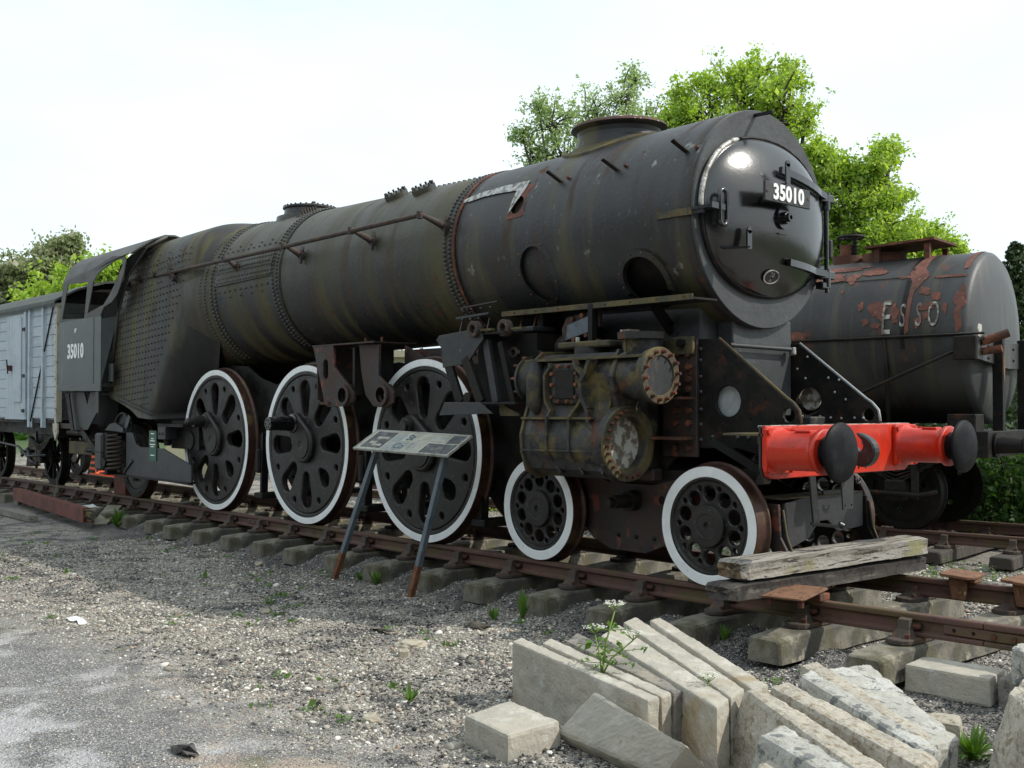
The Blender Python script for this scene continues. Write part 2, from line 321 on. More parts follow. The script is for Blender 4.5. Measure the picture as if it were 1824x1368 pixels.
    def build(s, name, parent=None, loc=None):
        o = bpy.data.objects.new(name, s.mesh(name)); COL.objects.link(o)
        if parent is not None:
            o.parent = parent
            if loc is None: loc = (0, 0, 0)
            elif loc == 'world': loc = world_origin(parent)
        if loc is not None: o.location = loc
        return o
def copy_tree(o, parent=None):
    c = o.copy(); COL.objects.link(c)
    if parent is not None: c.parent = parent
    for ch in list(o.children): copy_tree(ch, c)
    return c
XZ = lambda y, flip=False: Matrix(((1, 0, 0, 0), (0, 0, -1 if not flip else 1, y), (0, 1, 0, 0), (0, 0, 0, 1)))   # plate in the x-z plane at y
YZ = lambda x: Matrix(((0, 0, 1, x), (1, 0, 0, 0), (0, 1, 0, 0), (0, 0, 0, 1)))                                   # plate in the y-z plane at x
def circ(cx, cy, r, n=24, a0=0, a1=2*PI):
    full = abs(a1-a0-2*PI) < 1e-6
    k = n if full else n-1
    return [(cx+r*math.cos(a0+(a1-a0)*i/k), cy+r*math.sin(a0+(a1-a0)*i/k)) for i in range(n)]
def hull2(c0, r0, c1, r1, n=9):     # outline round two circles
    c0 = Vector(c0); c1 = Vector(c1); d = c1-c0; a = math.atan2(d.y, d.x); s = math.asin(max(-1, min(1, (r0-r1)/max(d.length, 1e-6))))
    pts = []
    for i in range(n):
        t = a-PI/2+s+(PI-2*s)*i/(n-1); pts.append((c1.x+r1*math.cos(t), c1.y+r1*math.sin(t)))
    for i in range(n):
        t = a+PI/2-s+(PI+2*s)*i/(n-1); pts.append((c0.x+r0*math.cos(t), c0.y+r0*math.sin(t)))
    return pts
# ============================================================= GROUND
random.seed(11); rng = np.random.default_rng(5)
SLX = [3.18, 2.40, 1.62, .85, .13, -.66, -1.44, -2.25, -3.03, -3.80, -4.62]
while SLX[-1] > -23: SLX.append(SLX[-1]-.775+random.uniform(-.03, .03))
ROT2 = R(8.4); T2 = Vector((-.53, 6.13, 0)); D2 = Vector((math.cos(ROT2), math.sin(ROT2), 0)); N2 = Vector((-math.sin(ROT2), math.cos(ROT2), 0)); Z2 = -.13
def vnoise(x, y, s, seed=0):
    """smooth value noise on arrays"""
    r = np.random.default_rng(seed).random((256, 256)); x = x*s+37.3; y = y*s+91.7
    xi = np.floor(x).astype(int); yi = np.floor(y).astype(int); fx = x-xi; fy = y-yi
    fx = fx*fx*(3-2*fx); fy = fy*fy*(3-2*fy); g = lambda a, b: r[a % 256, b % 256]
    return (g(xi, yi)*(1-fx)+g(xi+1, yi)*fx)*(1-fy)+(g(xi, yi+1)*(1-fx)+g(xi+1, yi+1)*fx)*fy
def sm(x, a, b):
    t = np.clip((x-a)/(b-a), 0, 1); return t*t*(3-2*t)
def ground_z(x, y):
    x = np.asarray(x, float); y = np.asarray(y, float)
    z = -.355+.03*(vnoise(x, y, .5, 1)-.5)+.022*(vnoise(x, y, 2.1, 2)-.5)+.012*(vnoise(x, y, 6, 3)-.5)
    near = sm(y, -5.2, -4.0)
    z = z+(1-near)*.02
    z = z+.02*(vnoise(x, y, 3.3, 8) > .62)*sm(-y, 2.2, 3.0)*sm(y, -4.6, -3.8)*(x > -2)
    # ballast heaped between the sleepers outside the near rail
    d = np.full(x.shape, 9.0)
    for s in SLX[2:]: d = np.minimum(d, np.abs(x-s))
    heap = sm(d, .10, .36)*np.exp(-((y+.96)/.30)**2)*(.6+.7*vnoise(x, y, 1.1, 4))*(x < 1.70)
    z = z+.15*heap
    z = z+.045*np.exp(-(y/.9)**2)*sm(x, -1, -3)*(.5+vnoise(x, y, 1.3, 6))
    # the second line lies a little lower
    z = z-.13*sm(y, 2.6, 4.0)+.05*sm(y, 9, 14)
    # far bank behind
    z = z+1.2*sm(y, 20, 45)
    return z
def axis(lo, hi, fa, fb, st, gr=1.16):
    a = list(np.arange(fa, fb+1e-6, st)); s = st
    while a[-1] < hi: s *= gr; a.append(a[-1]+s)
    s = st
    while a[0] > lo: s *= gr; a.insert(0, a[0]-s)
    return np.array(a)
gx = axis(-420, 260, -9.0, 3.4, .055); gy = axis(-200, 420, -5.9, 1.9, .055)
GX, GY = np.meshgrid(gx, gy, indexing='ij'); GZ = ground_z(GX, GY)
nx, ny = GX.shape
me = bpy.data.meshes.new('ground'); idx = np.arange(nx*ny).reshape(nx, ny)
q = np.stack([idx[:-1, :-1], idx[1:, :-1], idx[1:, 1:], idx[:-1, 1:]], -1).reshape(-1, 4)
me.vertices.add(nx*ny); me.vertices.foreach_set('co', np.stack([GX, GY, GZ], -1).ravel())
me.loops.add(q.size); me.loops.foreach_set('vertex_index', q.ravel())
me.polygons.add(len(q)); me.polygons.foreach_set('loop_start', np.arange(len(q))*4); me.polygons.foreach_set('loop_total', np.full(len(q), 4))
me.polygons.foreach_set('use_smooth', np.ones(len(q), bool)); me.update(calc_edges=True); me.validate()
ground = bpy.data.objects.new('ground', me); COL.objects.link(ground); tag(ground, kind='structure')
def ground_material():
    m = bpy.data.materials.new('gravel_ground'); m.use_nodes = True; t = m.node_tree; t.nodes.clear(); N = t.nodes.new; K = t.links.new
    o = N('ShaderNodeOutputMaterial'); b = N('ShaderNodeBsdfPrincipled'); K(b.outputs[0], o.inputs[0])
    c = N('ShaderNodeTexCoord')
    def vor(s, feat='F1'):
        v = N('ShaderNodeTexVoronoi'); v.inputs['Scale'].default_value = s; v.feature = feat; K(c.outputs['Object'], v.inputs['Vector']); return v
    def noi(s, d=5, off=0):
        mpn = N('ShaderNodeMapping'); mpn.inputs['Location'].default_value = (off, off*1.7, 0); K(c.outputs['Object'], mpn.inputs[0])
        n = N('ShaderNodeTexNoise'); n.inputs['Scale'].default_value = s; n.inputs['Detail'].default_value = d; n.inputs['Roughness'].default_value = .6; K(mpn.outputs[0], n.inputs[0]); return n
    def mr(src, a, b2, c2=0, d2=1):
        n = N('ShaderNodeMapRange'); n.inputs[1].default_value = a; n.inputs[2].default_value = b2; n.inputs[3].default_value = c2; n.inputs[4].default_value = d2
        n.interpolation_type = 'SMOOTHSTEP'; K(src, n.inputs[0]); return n.outputs[0]
    def mix(f, a, b2):
        n = N('ShaderNodeMix'); n.data_type = 'RGBA'
        for k, s in (('Factor', f), ('A', a), ('B', b2)):
            if isinstance(s, (float, int)): n.inputs[k].default_value = s
            elif isinstance(s, tuple): n.inputs[k].default_value = (*s, 1)
            else: K(s, n.inputs[k])
        return n.outputs['Result']
    def math_(op, a, b2=None):
        n = N('ShaderNodeMath'); n.operation = op
        for i, s in ((0, a), (1, b2)):
            if s is None: continue
            if isinstance(s, (float, int)): n.inputs[i].default_value = s
            else: K(s, n.inputs[i])
        return n.outputs[0]
    v1 = vor(58); v2 = vor(120); sep = N('ShaderNodeSeparateColor'); K(v1.outputs['Color'], sep.inputs[0]); sep2 = N('ShaderNodeSeparateColor'); K(v2.outputs['Color'], sep2.inputs[0])
    light = ramp(t, [(0, (.11, .105, .095)), (.25, (.21, .195, .165)), (.5, (.32, .295, .25)), (.72, (.37, .34, .285)), (.90, (.34, .22, .14)), (.94, (.56, .53, .47)), (1, (.66, .64, .58))]); K(sep.outputs[0], light.inputs[0])
    dark = ramp(t, [(0, (.03, .03, .032)), (.5, (.07, .068, .068)), (.8, (.13, .125, .12)), (1, (.34, .32, .28))]); K(sep2.outputs[1], dark.inputs[0])
    fine = ramp(t, [(0, (.13, .125, .115)), (.6, (.23, .22, .20)), (1, (.46, .44, .40))]); K(sep2.outputs[0], fine.inputs[0])
    xyz = N('ShaderNodeSeparateXYZ'); K(c.outputs['Object'], xyz.inputs[0])
    big = noi(.9, 4); mid = noi(3.1, 5, 3); wob = noi(.55, 4, 7)
    # mix of light gravel and coal-black ash, patchy
    ash = mr(mid.outputs['Fac'], .46, .60); gcol = mix(ash, light.outputs[0], dark.outputs[0])
    sp = mr(noi(7, 4, 11).outputs['Fac'], .50, .62); gcol = mix(math_('MULTIPLY', sp, .7), gcol, fine.outputs[0])
    # along the near rail: finer and darker
    yy = xyz.outputs['Y']; yw = math_('ADD', yy, math_('MULTIPLY', mr(wob.outputs['Fac'], .3, .7), .9))
    nearrail = math_('MULTIPLY', mr(yw, -1.75, -.75), mr(yy, -.55, -.75)); gcol = mix(math_('MULTIPLY', nearrail, .85), gcol, dark.outputs[0])
    # dusty rolled surface of the yard in front
    roadn = math_('ADD', yy, math_('MULTIPLY', wob.outputs['Fac'], 1.5)); road = mr(math_('ADD', roadn, math_('MULTIPLY', mid.outputs['Fac'], 1.0)), -2.6, -4.1)
    rfine = ramp(t, [(0, (.07, .07, .073)), (.45, (.15, .148, .15)), (.8, (.25, .245, .24)), (1, (.50, .49, .48))]); K(sep2.outputs[2], rfine.inputs[0])
    dust = mr(noi(1.5, 7, 21).outputs['Fac'], .46, .58); rcol = mix(math_('MULTIPLY', dust, .65), rfine.outputs[0], (.52, .51, .52))
    tan = mr(noi(.8, 5, 31).outputs['Fac'], .56, .64); rcol = mix(math_('MULTIPLY', tan, .8), rcol, (.40, .29, .20))
    gcol = mix(math_('MULTIPLY', road, .92), gcol, rcol)
    # beyond the second line: brown earth and grass
    far = mr(yy, 8.5, 11.5); gcol = mix(far, gcol, mix(mr(noi(.6, 5, 41).outputs['Fac'], .45, .6), (.05, .07, .02), (.08, .12, .03)))
    far2 = mr(xyz.outputs['X'], -32, -45); gcol = mix(far2, gcol, (.06, .10, .03))
    moss = mr(noi(2.4, 6, 51).outputs['Fac'], .60, .70); gcol = mix(math_('MULTIPLY', moss, .5), gcol, (.10, .115, .04))
    hs = N('ShaderNodeHueSaturation'); hs.inputs['Saturation'].default_value = .85; hs.inputs['Value'].default_value = 1.15; K(gcol, hs.inputs['Color']); K(hs.outputs[0], b.inputs['Base Color']); b.inputs['Roughness'].default_value = .92; b.inputs['Specular IOR Level'].default_value = .3
    h = math_('ADD', math_('MULTIPLY', v1.outputs['Distance'], -.8), math_('MULTIPLY', v2.outputs['Distance'], -.4))
    bp = N('ShaderNodeBump'); bp.inputs['Strength'].default_value = .9; bp.inputs['Distance'].default_value = .02; K(h, bp.inputs['Height']); K(bp.outputs[0], b.inputs['Normal'])
    return m
me.materials.append(ground_material())

# ------------------------------------------------------------- loose stones: countless, one object each kind
def stone_mat(name, stops, rough=.9):
    m = bpy.data.materials.new(name); m.use_nodes = True; t = m.node_tree; b = t.nodes['Principled BSDF']
    g = t.nodes.new('ShaderNodeNewGeometry'); rp = ramp(t, stops); t.links.new(g.outputs['Random Per Island'], rp.inputs[0])
    c = t.nodes.new('ShaderNodeTexCoord'); n = t.nodes.new('ShaderNodeTexNoise'); n.inputs['Scale'].default_value = 90; t.links.new(c.outputs['Object'], n.inputs[0])
    mr = t.nodes.new('ShaderNodeMapRange'); mr.inputs[3].default_value = .72; mr.inputs[4].default_value = 1.45; t.links.new(n.outputs[0], mr.inputs[0])
    mx = t.nodes.new('ShaderNodeVectorMath'); mx.operation = 'MULTIPLY'; t.links.new(rp.outputs[0], mx.inputs[0])
    cb = t.nodes.new('ShaderNodeCombineXYZ')
    for i in range(3): t.links.new(mr.outputs[0], cb.inputs[i])
    t.links.new(cb.outputs[0], mx.inputs[1]); t.links.new(mx.outputs[0], b.inputs['Base Color']); b.inputs['Roughness'].default_value = rough
    b.inputs['Specular IOR Level'].default_value = .3
    MATS[name] = m; return m
stone_mat('stones_light', [(0, (.07, .065, .06)), (.12, (.15, .14, .125)), (.35, (.26, .235, .195)), (.6, (.36, .33, .28)), (.78, (.46, .425, .36)), (.81, (.36, .22, .13)), (.84, (.54, .51, .45)), (1, (.70, .68, .62))])
stone_mat('stones_dark', [(0, (.018, .018, .020)), (.6, (.045, .043, .042)), (.85, (.085, .08, .072)), (.93, (.20, .18, .15)), (1, (.38, .36, .32))], .7)
bmi = bmesh.new(); bmesh.ops.create_icosphere(bmi, subdivisions=1, radius=1)
IV = np.array([v.co[:] for v in bmi.verts]); IF = np.array([[v.index for v in f.verts] for f in bmi.faces]); bmi.free()
def pebbles(name, xs, ys, size, m, flat=.62, lift=.25, zs=None):
    n = len(xs); z = ground_z(xs, ys) if zs is None else zs
    sc = size[:, None]*rng.uniform(.65, 1.25, (n, 3)); sc[:, 2] *= flat
    v = IV[None]*(1+rng.uniform(-.28, .28, (n, len(IV), 1)))*sc[:, None, :]
    a = rng.uniform(0, 2*PI, n); ca, sa = np.cos(a)[:, None], np.sin(a)[:, None]; tl = rng.uniform(-.4, .4, n)[:, None]
    x, y, zz = v[..., 0], v[..., 1], v[..., 2]; y, zz = y*np.cos(tl)-zz*np.sin(tl), y*np.sin(tl)+zz*np.cos(tl)
    V = np.stack([x*ca-y*sa+xs[:, None], x*sa+y*ca+ys[:, None], zz+z[:, None]+sc[:, 2:3]*lift], -1).reshape(-1, 3)
    F = (IF[None]+(np.arange(n)*len(IV))[:, None, None]).reshape(-1, 3)
    me = bpy.data.meshes.new(name); me.vertices.add(len(V)); me.vertices.foreach_set('co', V.ravel())
    me.loops.add(F.size); me.loops.foreach_set('vertex_index', F.ravel()); me.polygons.add(len(F))
    me.polygons.foreach_set('loop_start', np.arange(len(F))*3); me.polygons.foreach_set('loop_total', np.full(len(F), 3)); me.update(calc_edges=True)
    me.materials.append(MATS[m]); o = bpy.data.objects.new(name, me); COL.objects.link(o); return tag(o, kind='stuff')
def scatter(n, fn, x0=-9, x1=3.2, y0=-6, y1=2.2):
    xs = rng.uniform(x0, x1, n); ys = rng.uniform(y0, y1, n)
    dx = xs-CAM.x; dy = ys-CAM.y; dep = dx*fw.x+dy*fw.y; lat = dx*fw.y-dy*fw.x   # keep what the view could see
    ok = (np.abs(lat) < dep*.52+.6) & (dep > 2.3)
    xs, ys, dep = xs[ok], ys[ok], dep[ok]
    k = rng.random(len(xs)) < fn(xs, ys, dep); return xs[k], ys[k]
patch = lambda x, y: vnoise(x, y, 1.3, 20)*.6+vnoise(x, y, 4, 21)*.4
x_, y_ = scatter(340000, lambda x, y, d: sm(y, -4.9, -3.9)*(.22+.78*sm(patch(x, y), .38, .6))*np.clip(6.5/d, .12, 1)*(1-.8*sm(y, -1.7, -1.1)*(y < .2)))
pebbles('gravel', x_, y_, np.clip(rng.lognormal(-5.0, .42, len(x_)), .003, .020), 'stones_light').update_tag()
x_, y_ = scatter(200000, lambda x, y, d: (sm(y, -4.6, -3.6)*(.10+.9*sm(1-patch(x, y), .48, .62))+.4*sm(y, -1.9, -1.2))*np.clip(6.5/d, .12, 1))
pebbles('ash_ballast', x_, y_, np.clip(rng.lognormal(-5.15, .40, len(x_)), .003, .018), 'stones_dark')
x_, y_ = scatter(120000, lambda x, y, d: .6*(1-sm(y, -4.3, -3.4))*np.clip(4.5/d, .1, 1), y1=-3.2)
pebbles('grit', x_, y_, np.clip(rng.lognormal(-5.7, .35, len(x_)), .0015, .007), 'stones_light')
x_, y_ = scatter(2600, lambda x, y, d: .14+.3*(x > -1.5)*(y < -1.6)*(y > -4.2), y0=-4.4)
pebbles('cobbles', x_, y_, np.clip(rng.lognormal(-3.75, .35, len(x_)), .015, .055), 'stones_light', flat=.5)
x_, y_ = scatter(26000, lambda x, y, d: .6+0*x, x0=-14, x1=3, y0=1.4, y1=5.4)
pebbles('gravel', x_, y_, np.clip(rng.lognormal(-4.2, .35, len(x_)), .006, .035), 'stones_light')

# ============================================================= TRACK
def rail_z(x): return .018+.014*max(0, x+.4)
def bullhead():
    P = []      # half profile (y, z) from rail top, z down
    half = [(0, 0), (.026, -.001), (.033, -.006), (.035, -.014), (.035, -.034), (.031, -.041), (.010, -.049), (.0095, -.052), (.0095, -.106), (.012, -.110), (.031, -.118), (.035, -.124), (.035, -.140), (.031, -.146), (0, -.147)]
    return half+[(-a, b) for a, b in half[::-1][1:-1]]
RP = bullhead()
def rail_mesh(mb, xs, y, zf, m='rail_rust'):
    n = len(RP); vs = []
    for x in xs: vs += [(x, y+a, zf(x)+b) for a, b in RP]
    fs = [(k*n+i, k*n+(i+1) % n, (k+1)*n+(i+1) % n, (k+1)*n+i) for k in range(len(xs)-1) for i in range(n)]
    fs += [tuple(range(n))[::-1], tuple(range((len(xs)-1)*n, len(xs)*n))]
    mb.add(vs, fs, m, False)
def make_rail(y, x0, x1, label, joint=None):
    mb = MB(); rail_mesh(mb, list(np.linspace(x0, x1, 24)), y, rail_z); o = mb.build('rail')
    tag(o, label, 'rail', 'rails of the engine line'); return o
JX = 2.12; JX2 = -7.05
s_ = [( -26, JX2-.004, 'left'), (JX2+.004, JX-.004, 'mid'), (JX+.004, 3.6, 'right')]
labs = {('n', 'left'): 'far left length of the rusty near rail, under the pale blue van and the cab', ('n', 'mid'): 'long rusty near rail carrying the white rimmed wheels of the engine', ('n', 'right'): 'short end of rusty near rail past the bolted joint, beside the edge of the photo',
        ('f', 'left'): 'far left length of the rusty far rail, behind the pale blue van wheels', ('f', 'mid'): 'long rusty far rail behind the engine wheels, with two upturned chairs on it', ('f', 'right'): 'short end of rusty far rail at the right edge of the photo'}
rails = {}
for x0, x1, k in s_:
    rails['n', k] = make_rail(-.7525, x0, x1, labs['n', k]); rails['f', k] = make_rail(.7525, x0, x1, labs['f', k])
def fishplate(xc, y, side, par, label=None):
    mb = MB(); z = rail_z(xc)
    mb.box((xc-.26, y+side*.020-.009, z-.106), (xc+.26, y+side*.020+.009, z-.047), 'rail_rust', .003)
    for dx in (-.19, -.065, .065, .19): 
        if dx > 0: mb.nut((xc+dx, y+side*.028, z-.077), (0, side, 0), .017, .018, 'rust')
        else: mb.cyl((xc+dx, y+side*.0285, z-.077), (xc+dx, y+side*.0305, z-.077), .012, 'wheel_dark', n=12)
    mb.build('fish_plate', par, 'world')
fishplate(JX, -.7525, -1, rails['n', 'mid']); fishplate(JX2, -.7525, -1, rails['n', 'mid']); fishplate(JX, .7525, -1, rails['f', 'mid'])

def sleeper_mesh(m, w, h, wood=False):
    bm = bmesh.new(); ys = [-1.3, -1.285, -1.05, -.5, -.3, 0, .3, .5, 1.05, 1.285, 1.3]; rings = []
    for y in ys:
        e = .012 if abs(y) > 1.29 else 0; dip = .03*max(0, 1-abs(y)/.45) if not wood else 0; sl = .02*max(0, (abs(y)-1.0)/.3) if not wood else 0
        hw = w/2-e; ht = h-e-dip-sl; c = .018
        pr = [(-hw-.012, 0), (-hw, ht-c), (-hw+c, ht), (hw-c, ht), (hw, ht-c), (hw+.012, 0)]
        rings.append([bm.verts.new((x+random.uniform(-.003, .003), y, z+random.uniform(-.003, .003))) for x, z in pr])
    for a, b in zip(rings, rings[1:]):
        for i in range(6): bm.faces.new((a[i], a[(i+1) % 6], b[(i+1) % 6], b[i]))
    bm.faces.new(rings[0][::-1]); bm.faces.new(rings[-1])
    bmesh.ops.recalc_face_normals(bm, faces=bm.faces[:])
    return MB().bm(bm, m)
def chair_mb():
    """cast-iron chair, origin on the sleeper top under the rail's centre; outer jaw towards -y"""
    mb = MB()
    mb.plate(hull2((-.0, -.13), .095, (0, .13), .095, 7), [], .035, 'chair_iron', Matrix.Translation((0, 0, .0175)), .006)
    for sgn, yj, hh in ((-1, -.075, .125), (1, .062, .09)):
        w0, w1 = .07, .042; y0, y1 = (yj-.075, yj+.022) if sgn < 0 else (yj-.018, yj+.06)
        yt0, yt1 = (yj-.022, yj+.022) if sgn < 0 else (yj-.018, yj+.02)
        b = [(-w0, y0, .03), (w0, y0, .03), (w0, y1, .03), (-w0, y1, .03)]; mdl = [(-w1, yt0-sgn*-.008, .03+hh*.45), (w1, yt0-sgn*-.008, .03+hh*.45), (w1, yt1, .03+hh*.45), (-w1, yt1, .03+hh*.45)]
        tp = [(-w1*.9, yt0+.004, .03+hh*.93), (w1*.9, yt0+.004, .03+hh*.93), (w1*.9, yt1, .03+hh), (-w1*.9, yt1, .03+hh)]
        vs = b+mdl+tp; fs = []
        for k in (0, 4): fs += [(k, k+1, k+5, k+4), (k+1, k+2, k+6, k+5), (k+2, k+3, k+7, k+6), (k+3, k, k+4, k+7)]
        fs.append((8, 9, 10, 11)); mb.add(vs, fs, 'chair_iron')
    mb.cyl((.05, -.135, .03), (.05, -.135, .062), .016, 'rust', n=8); mb.cyl((-.05, .14, .03), (-.05, .14, .062), .016, 'rust', n=8)
    return mb
def key_mb():    # spring steel key between outer jaw and web
    mb = MB(); mb.tube([(-.075, -.030, .10), (0, -.033, .10), (.085, -.030, .10)], .019, 'rust', 8)
    mb.tube([(.085, -.046, .086), (.092, -.030, .108), (.085, -.016, .120)], .008, 'wheel_dark', 6); return mb
SH = .18
proto_sl = sleeper_mesh('concrete_sleeper', .25, SH).mesh('sleeper'); chm = chair_mb().mesh('chair'); keym = key_mb().mesh('key')
def mk(name, mesh, parent=None, loc=(0, 0, 0), rz=0):
    o = bpy.data.objects.new(name, mesh); COL.objects.link(o); o.location = loc; o.rotation_euler = (0, 0, rz)
    if parent is not None: o.parent = parent
    return o
ordw = ['first', 'second', 'third', 'fourth', 'fifth', 'sixth', 'seventh', 'eighth', 'ninth', 'tenth', 'eleventh', 'twelfth', 'thirteenth', 'fourteenth', 'fifteenth', 'sixteenth', 'seventeenth', 'eighteenth', 'nineteenth', 'twentieth']
sl_near = {2: 'grey concrete sleeper just left of the bolted rail joint, nearest the rough granite kerbs', 3: 'concrete sleeper lit from the right, next to the rusty steel plate by the timbers',
           4: 'concrete sleeper partly hidden behind the leaning kerbs, below the timber ends', 5: 'concrete sleeper whose end stands behind the tops of the leaning kerbs', 6: 'mossy concrete sleeper between the two small bogie wheels, with a weed at its end',
           7: 'mossy concrete sleeper below the rear small bogie wheel', 8: 'concrete sleeper just right of the right leg of the information board', 9: 'concrete sleeper between the two legs of the information board, chair patched with white',
           10: 'concrete sleeper just behind the left leg of the information board', 0: 'concrete sleeper at the far right end of the engine line', 1: 'concrete sleeper under the bolted joint at the right edge of the photo'}
for i, x in enumerate(SLX):
    if i == 1: continue
    zt = rail_z(x)-.147-.036
    s = mk('sleeper', proto_sl, None, (x, random.uniform(-.04, .04), zt-SH), random.uniform(-.02, .02))
    k = i-11
    if i in sl_near: lb = sl_near[i]
    elif k < 14: lb = 'weathered concrete sleeper, %s one left of the information board legs' % ordw[k]
    else: lb = 'small distant concrete sleeper, %s one from the far left end' % ordw[max(0, len(SLX)-1-i)]
    tag(s, lb, 'railway sleeper', 'concrete sleepers under the engine line')
    for sy in (-1, 1):
        c = mk('chair', chm, s, (0, sy*.7525-s.location.y, SH), 0 if sy < 0 else PI); kk = mk('key', keym, c)
# second line, beyond the engine
for sgn, lb in ((-1, 'rusty near rail of the second line, running under the tank wagon'), (1, 'rusty far rail of the second line, behind the tank wagon wheels')):
    mb = MB(); rail_mesh(mb, list(np.linspace(-13, 6, 6)), sgn*.7525, lambda x: 0.0); o = mb.build('rail')
    o.location = (T2.x, T2.y, Z2); o.rotation_euler = (0, 0, ROT2); tag(o, lb, 'rail', 'rails of the second line')
wsl = sleeper_mesh('wood_sleeper', .25, .13, True).mesh('sleeper')
for i in range(20):
    s_long = 3.0-i*.76; p = T2+D2*s_long
    o = mk('sleeper', wsl, None, (p.x, p.y, Z2-.147-.036-.13), ROT2+random.uniform(-.02, .02))
    if i > 12: bpy.data.objects.remove(o); continue
    if i < 4: lb = 'dark timber sleeper of the second line, %s from the right edge' % ordw[i]
    else: lb = 'dark timber sleeper shaded behind the engine, %s from the right' % ordw[i]
    tag(o, lb, 'railway sleeper', 'timber sleepers under the second line')
    for sy in (-1, 1): mk('chair', chm, o, (0, sy*.7525, .13), 0 if sy < 0 else PI)
# ============================================================= LOCOMOTIVE
random.seed(3)
LOCO = empty('steam_locomotive', (-5.0, 0, .018), 'black weathered steam locomotive hulk without rods, number 35010, red buffer beam and white rimmed wheels', 'steam locomotive')
def part(mb, name, parent=None, label=None):
    o = mb.build(name, parent or LOCO, 'world')
    if label: o['label'] = label
    return o
YF = -.83
# --- boiler barrel
BC = 2.925
def bz(x):     # centre height and radius along the barrel
    pts = [(-8.02, 2.86, .985), (-7.75, 2.89, .95), (-6.37, 2.925, .905), (-3.10, 2.922, .845), (-.09, 2.905, .888)]
    for a, b in zip(pts, pts[1:]):
        if x <= b[0]: t = (x-a[0])/(b[0]-a[0]); return a[1]+(b[1]-a[1])*t, a[2]+(b[2]-a[2])*t
    return pts[-1][1:]
def shell(mb, xs, dr, m, n=96, a0=0, a1=2*PI, hole=None):
    full = abs(a1-a0-2*PI) < 1e-6; vs = []; cols = n if full else n+1
    for x in xs:
        zc, r = bz(x); r += dr
        vs += [(x, r*math.cos(a0+(a1-a0)*i/n), zc+r*math.sin(a0+(a1-a0)*i/n)) for i in range(cols)]
    fs = []
    for k in range(len(xs)-1):
        for i in range(n):
            fs.append((k*cols+i, (k+1)*cols+i, (k+1)*cols+(i+1) % cols, k*cols+(i+1) % cols))
    return mb.add(vs, fs, m, True)
def on(x, deg, dr=0.0):     # point and normal on the barrel; 0 deg = near side (-y), 90 = top
    zc, r = bz(x); a = R(180-deg); nrm = Vector((0, math.cos(a), math.sin(a))); return Vector((x, 0, zc))+nrm*(r+dr), nrm
mb = MB()
shell(mb, np.linspace(-8.6, -6.32, 12), .012, 'boiler'); shell(mb, np.linspace(-6.34, -3.10, 24), 0, 'boiler')
shell(mb, [-6.318, -6.30], .006, 'boiler')
for x, dr in ((-3.12, .0), (-3.20, .0), (-6.38, .012), (-6.46, .012), (-7.86, .012), (-7.94, .012)):
    for k in range(-34, 100, 1):
        dg = k*2.9+(1.45 if x in (-3.20, -6.46, -7.94) else 0)
        if -62 < dg < 150: p, nr = on(x, dg, dr); mb.rivet(p, nr, .023)
# longitudinal butt strap on the rear ring
def strap(x0, x1, d0, d1, dr, m='boiler'):
    z0, r0 = bz(x0); vs = []; nn = 10
    for x in (x0, x1):
        for e in (0, dr):
            for i in range(nn+1): p, nr = on(x, d0+(d1-d0)*i/nn, .012+e); vs.append(p)
    s = nn+1; fs = []
    for i in range(nn): fs.append((s+i, s+i+1, 3*s+i+1, 3*s+i))
    for i in range(nn): fs += [(i, i+1, s+i+1, s+i), (2*s+i, 2*s+i+1, 3*s+i+1, 3*s+i)]
    fs += [(0, s, 3*s, 2*s), (nn, s+nn, 3*s+nn, 2*s+nn)]
    mb.add(vs, fs, m, False)
strap(-7.84, -6.49, 2, 24, .014)
for row, dg in enumerate((3.5, 6.5, 11, 14, 18, 21.5)):
    for k in range(20):
        x = -7.79+k*.066+(.033 if row % 2 else 0)
        if x < -6.52: p, nr = on(x, dg, .026); mb.rivet(p, nr, .019)
for dg, st in ((-3.5, .13), (29, .13), (33, .26), (-8, .26)):
    for k in range(int(1.3/st)): p, nr = on(-7.75+k*st, dg, .012); mb.rivet(p, nr, .018)
# stay rivets along the crown of the front ring, washout flanges
for k in range(20):
    for dg in (72, 78, 101):
        p, nr = on(-4.9+k*.085, dg); mb.rivet(p, nr, .016)
part(mb, 'boiler')
def clack(x, dg, rr=.135):
    mb = MB(); p, nr = on(x, dg, -.02); mb.cyl(p, p+nr*.065, rr, 'rivet', n=24); mb.cyl(p+nr*.065, p+nr*.07, rr*.72, 'boiler', n=24)
    a = Vector((1, 0, 0)); b = nr.cross(a)
    for k in range(12):
        q = p+nr*.06+(a*math.cos(k*PI/6)+b*math.sin(k*PI/6))*rr*.85; mb.cyl(q, q+nr*.038, .012, 'rivet', n=6)
    part(mb, 'clack_flange')
clack(-4.62, 62); clack(-4.12, 62)
# row of studs by the rear seam
mb = MB()
for k in range(6):
    p, nr = on(-6.62+.0*k, 64+k*2.4, .01); mb.cyl(p, p+nr*.07, .014, 'chair_iron', n=8)
mb2_p, nr = on(-6.62, 70, .01); mb.box((-6.72, -.46, 3.70), (-6.52, -.12, 3.745), 'mossy', .01, )
part(mb, 'stud_row')
# steam dome stump
mb = MB()
mb.lathe((-7.15, 0, 3.70), (-7.15, 0, 4.1), [(0, .44), (.12, .42), (.15, .33), (.22, .32), (.235, .345), (.255, .345), (.27, .30), (.285, .15), (.29, 0)], 'rivet', 40, sharp=True)
for k in range(28):
    a = k*2*PI/28; mb.cyl((-7.15+.325*math.cos(a), .325*math.sin(a), 3.95), (-7.15+.325*math.cos(a), .325*math.sin(a), 3.975), .012, 'rivet', n=6)
mb.cyl((-7.05, 0, 3.98), (-7.05, 0, 4.03), .025, 'rust', n=8)
part(mb, 'steam_dome')
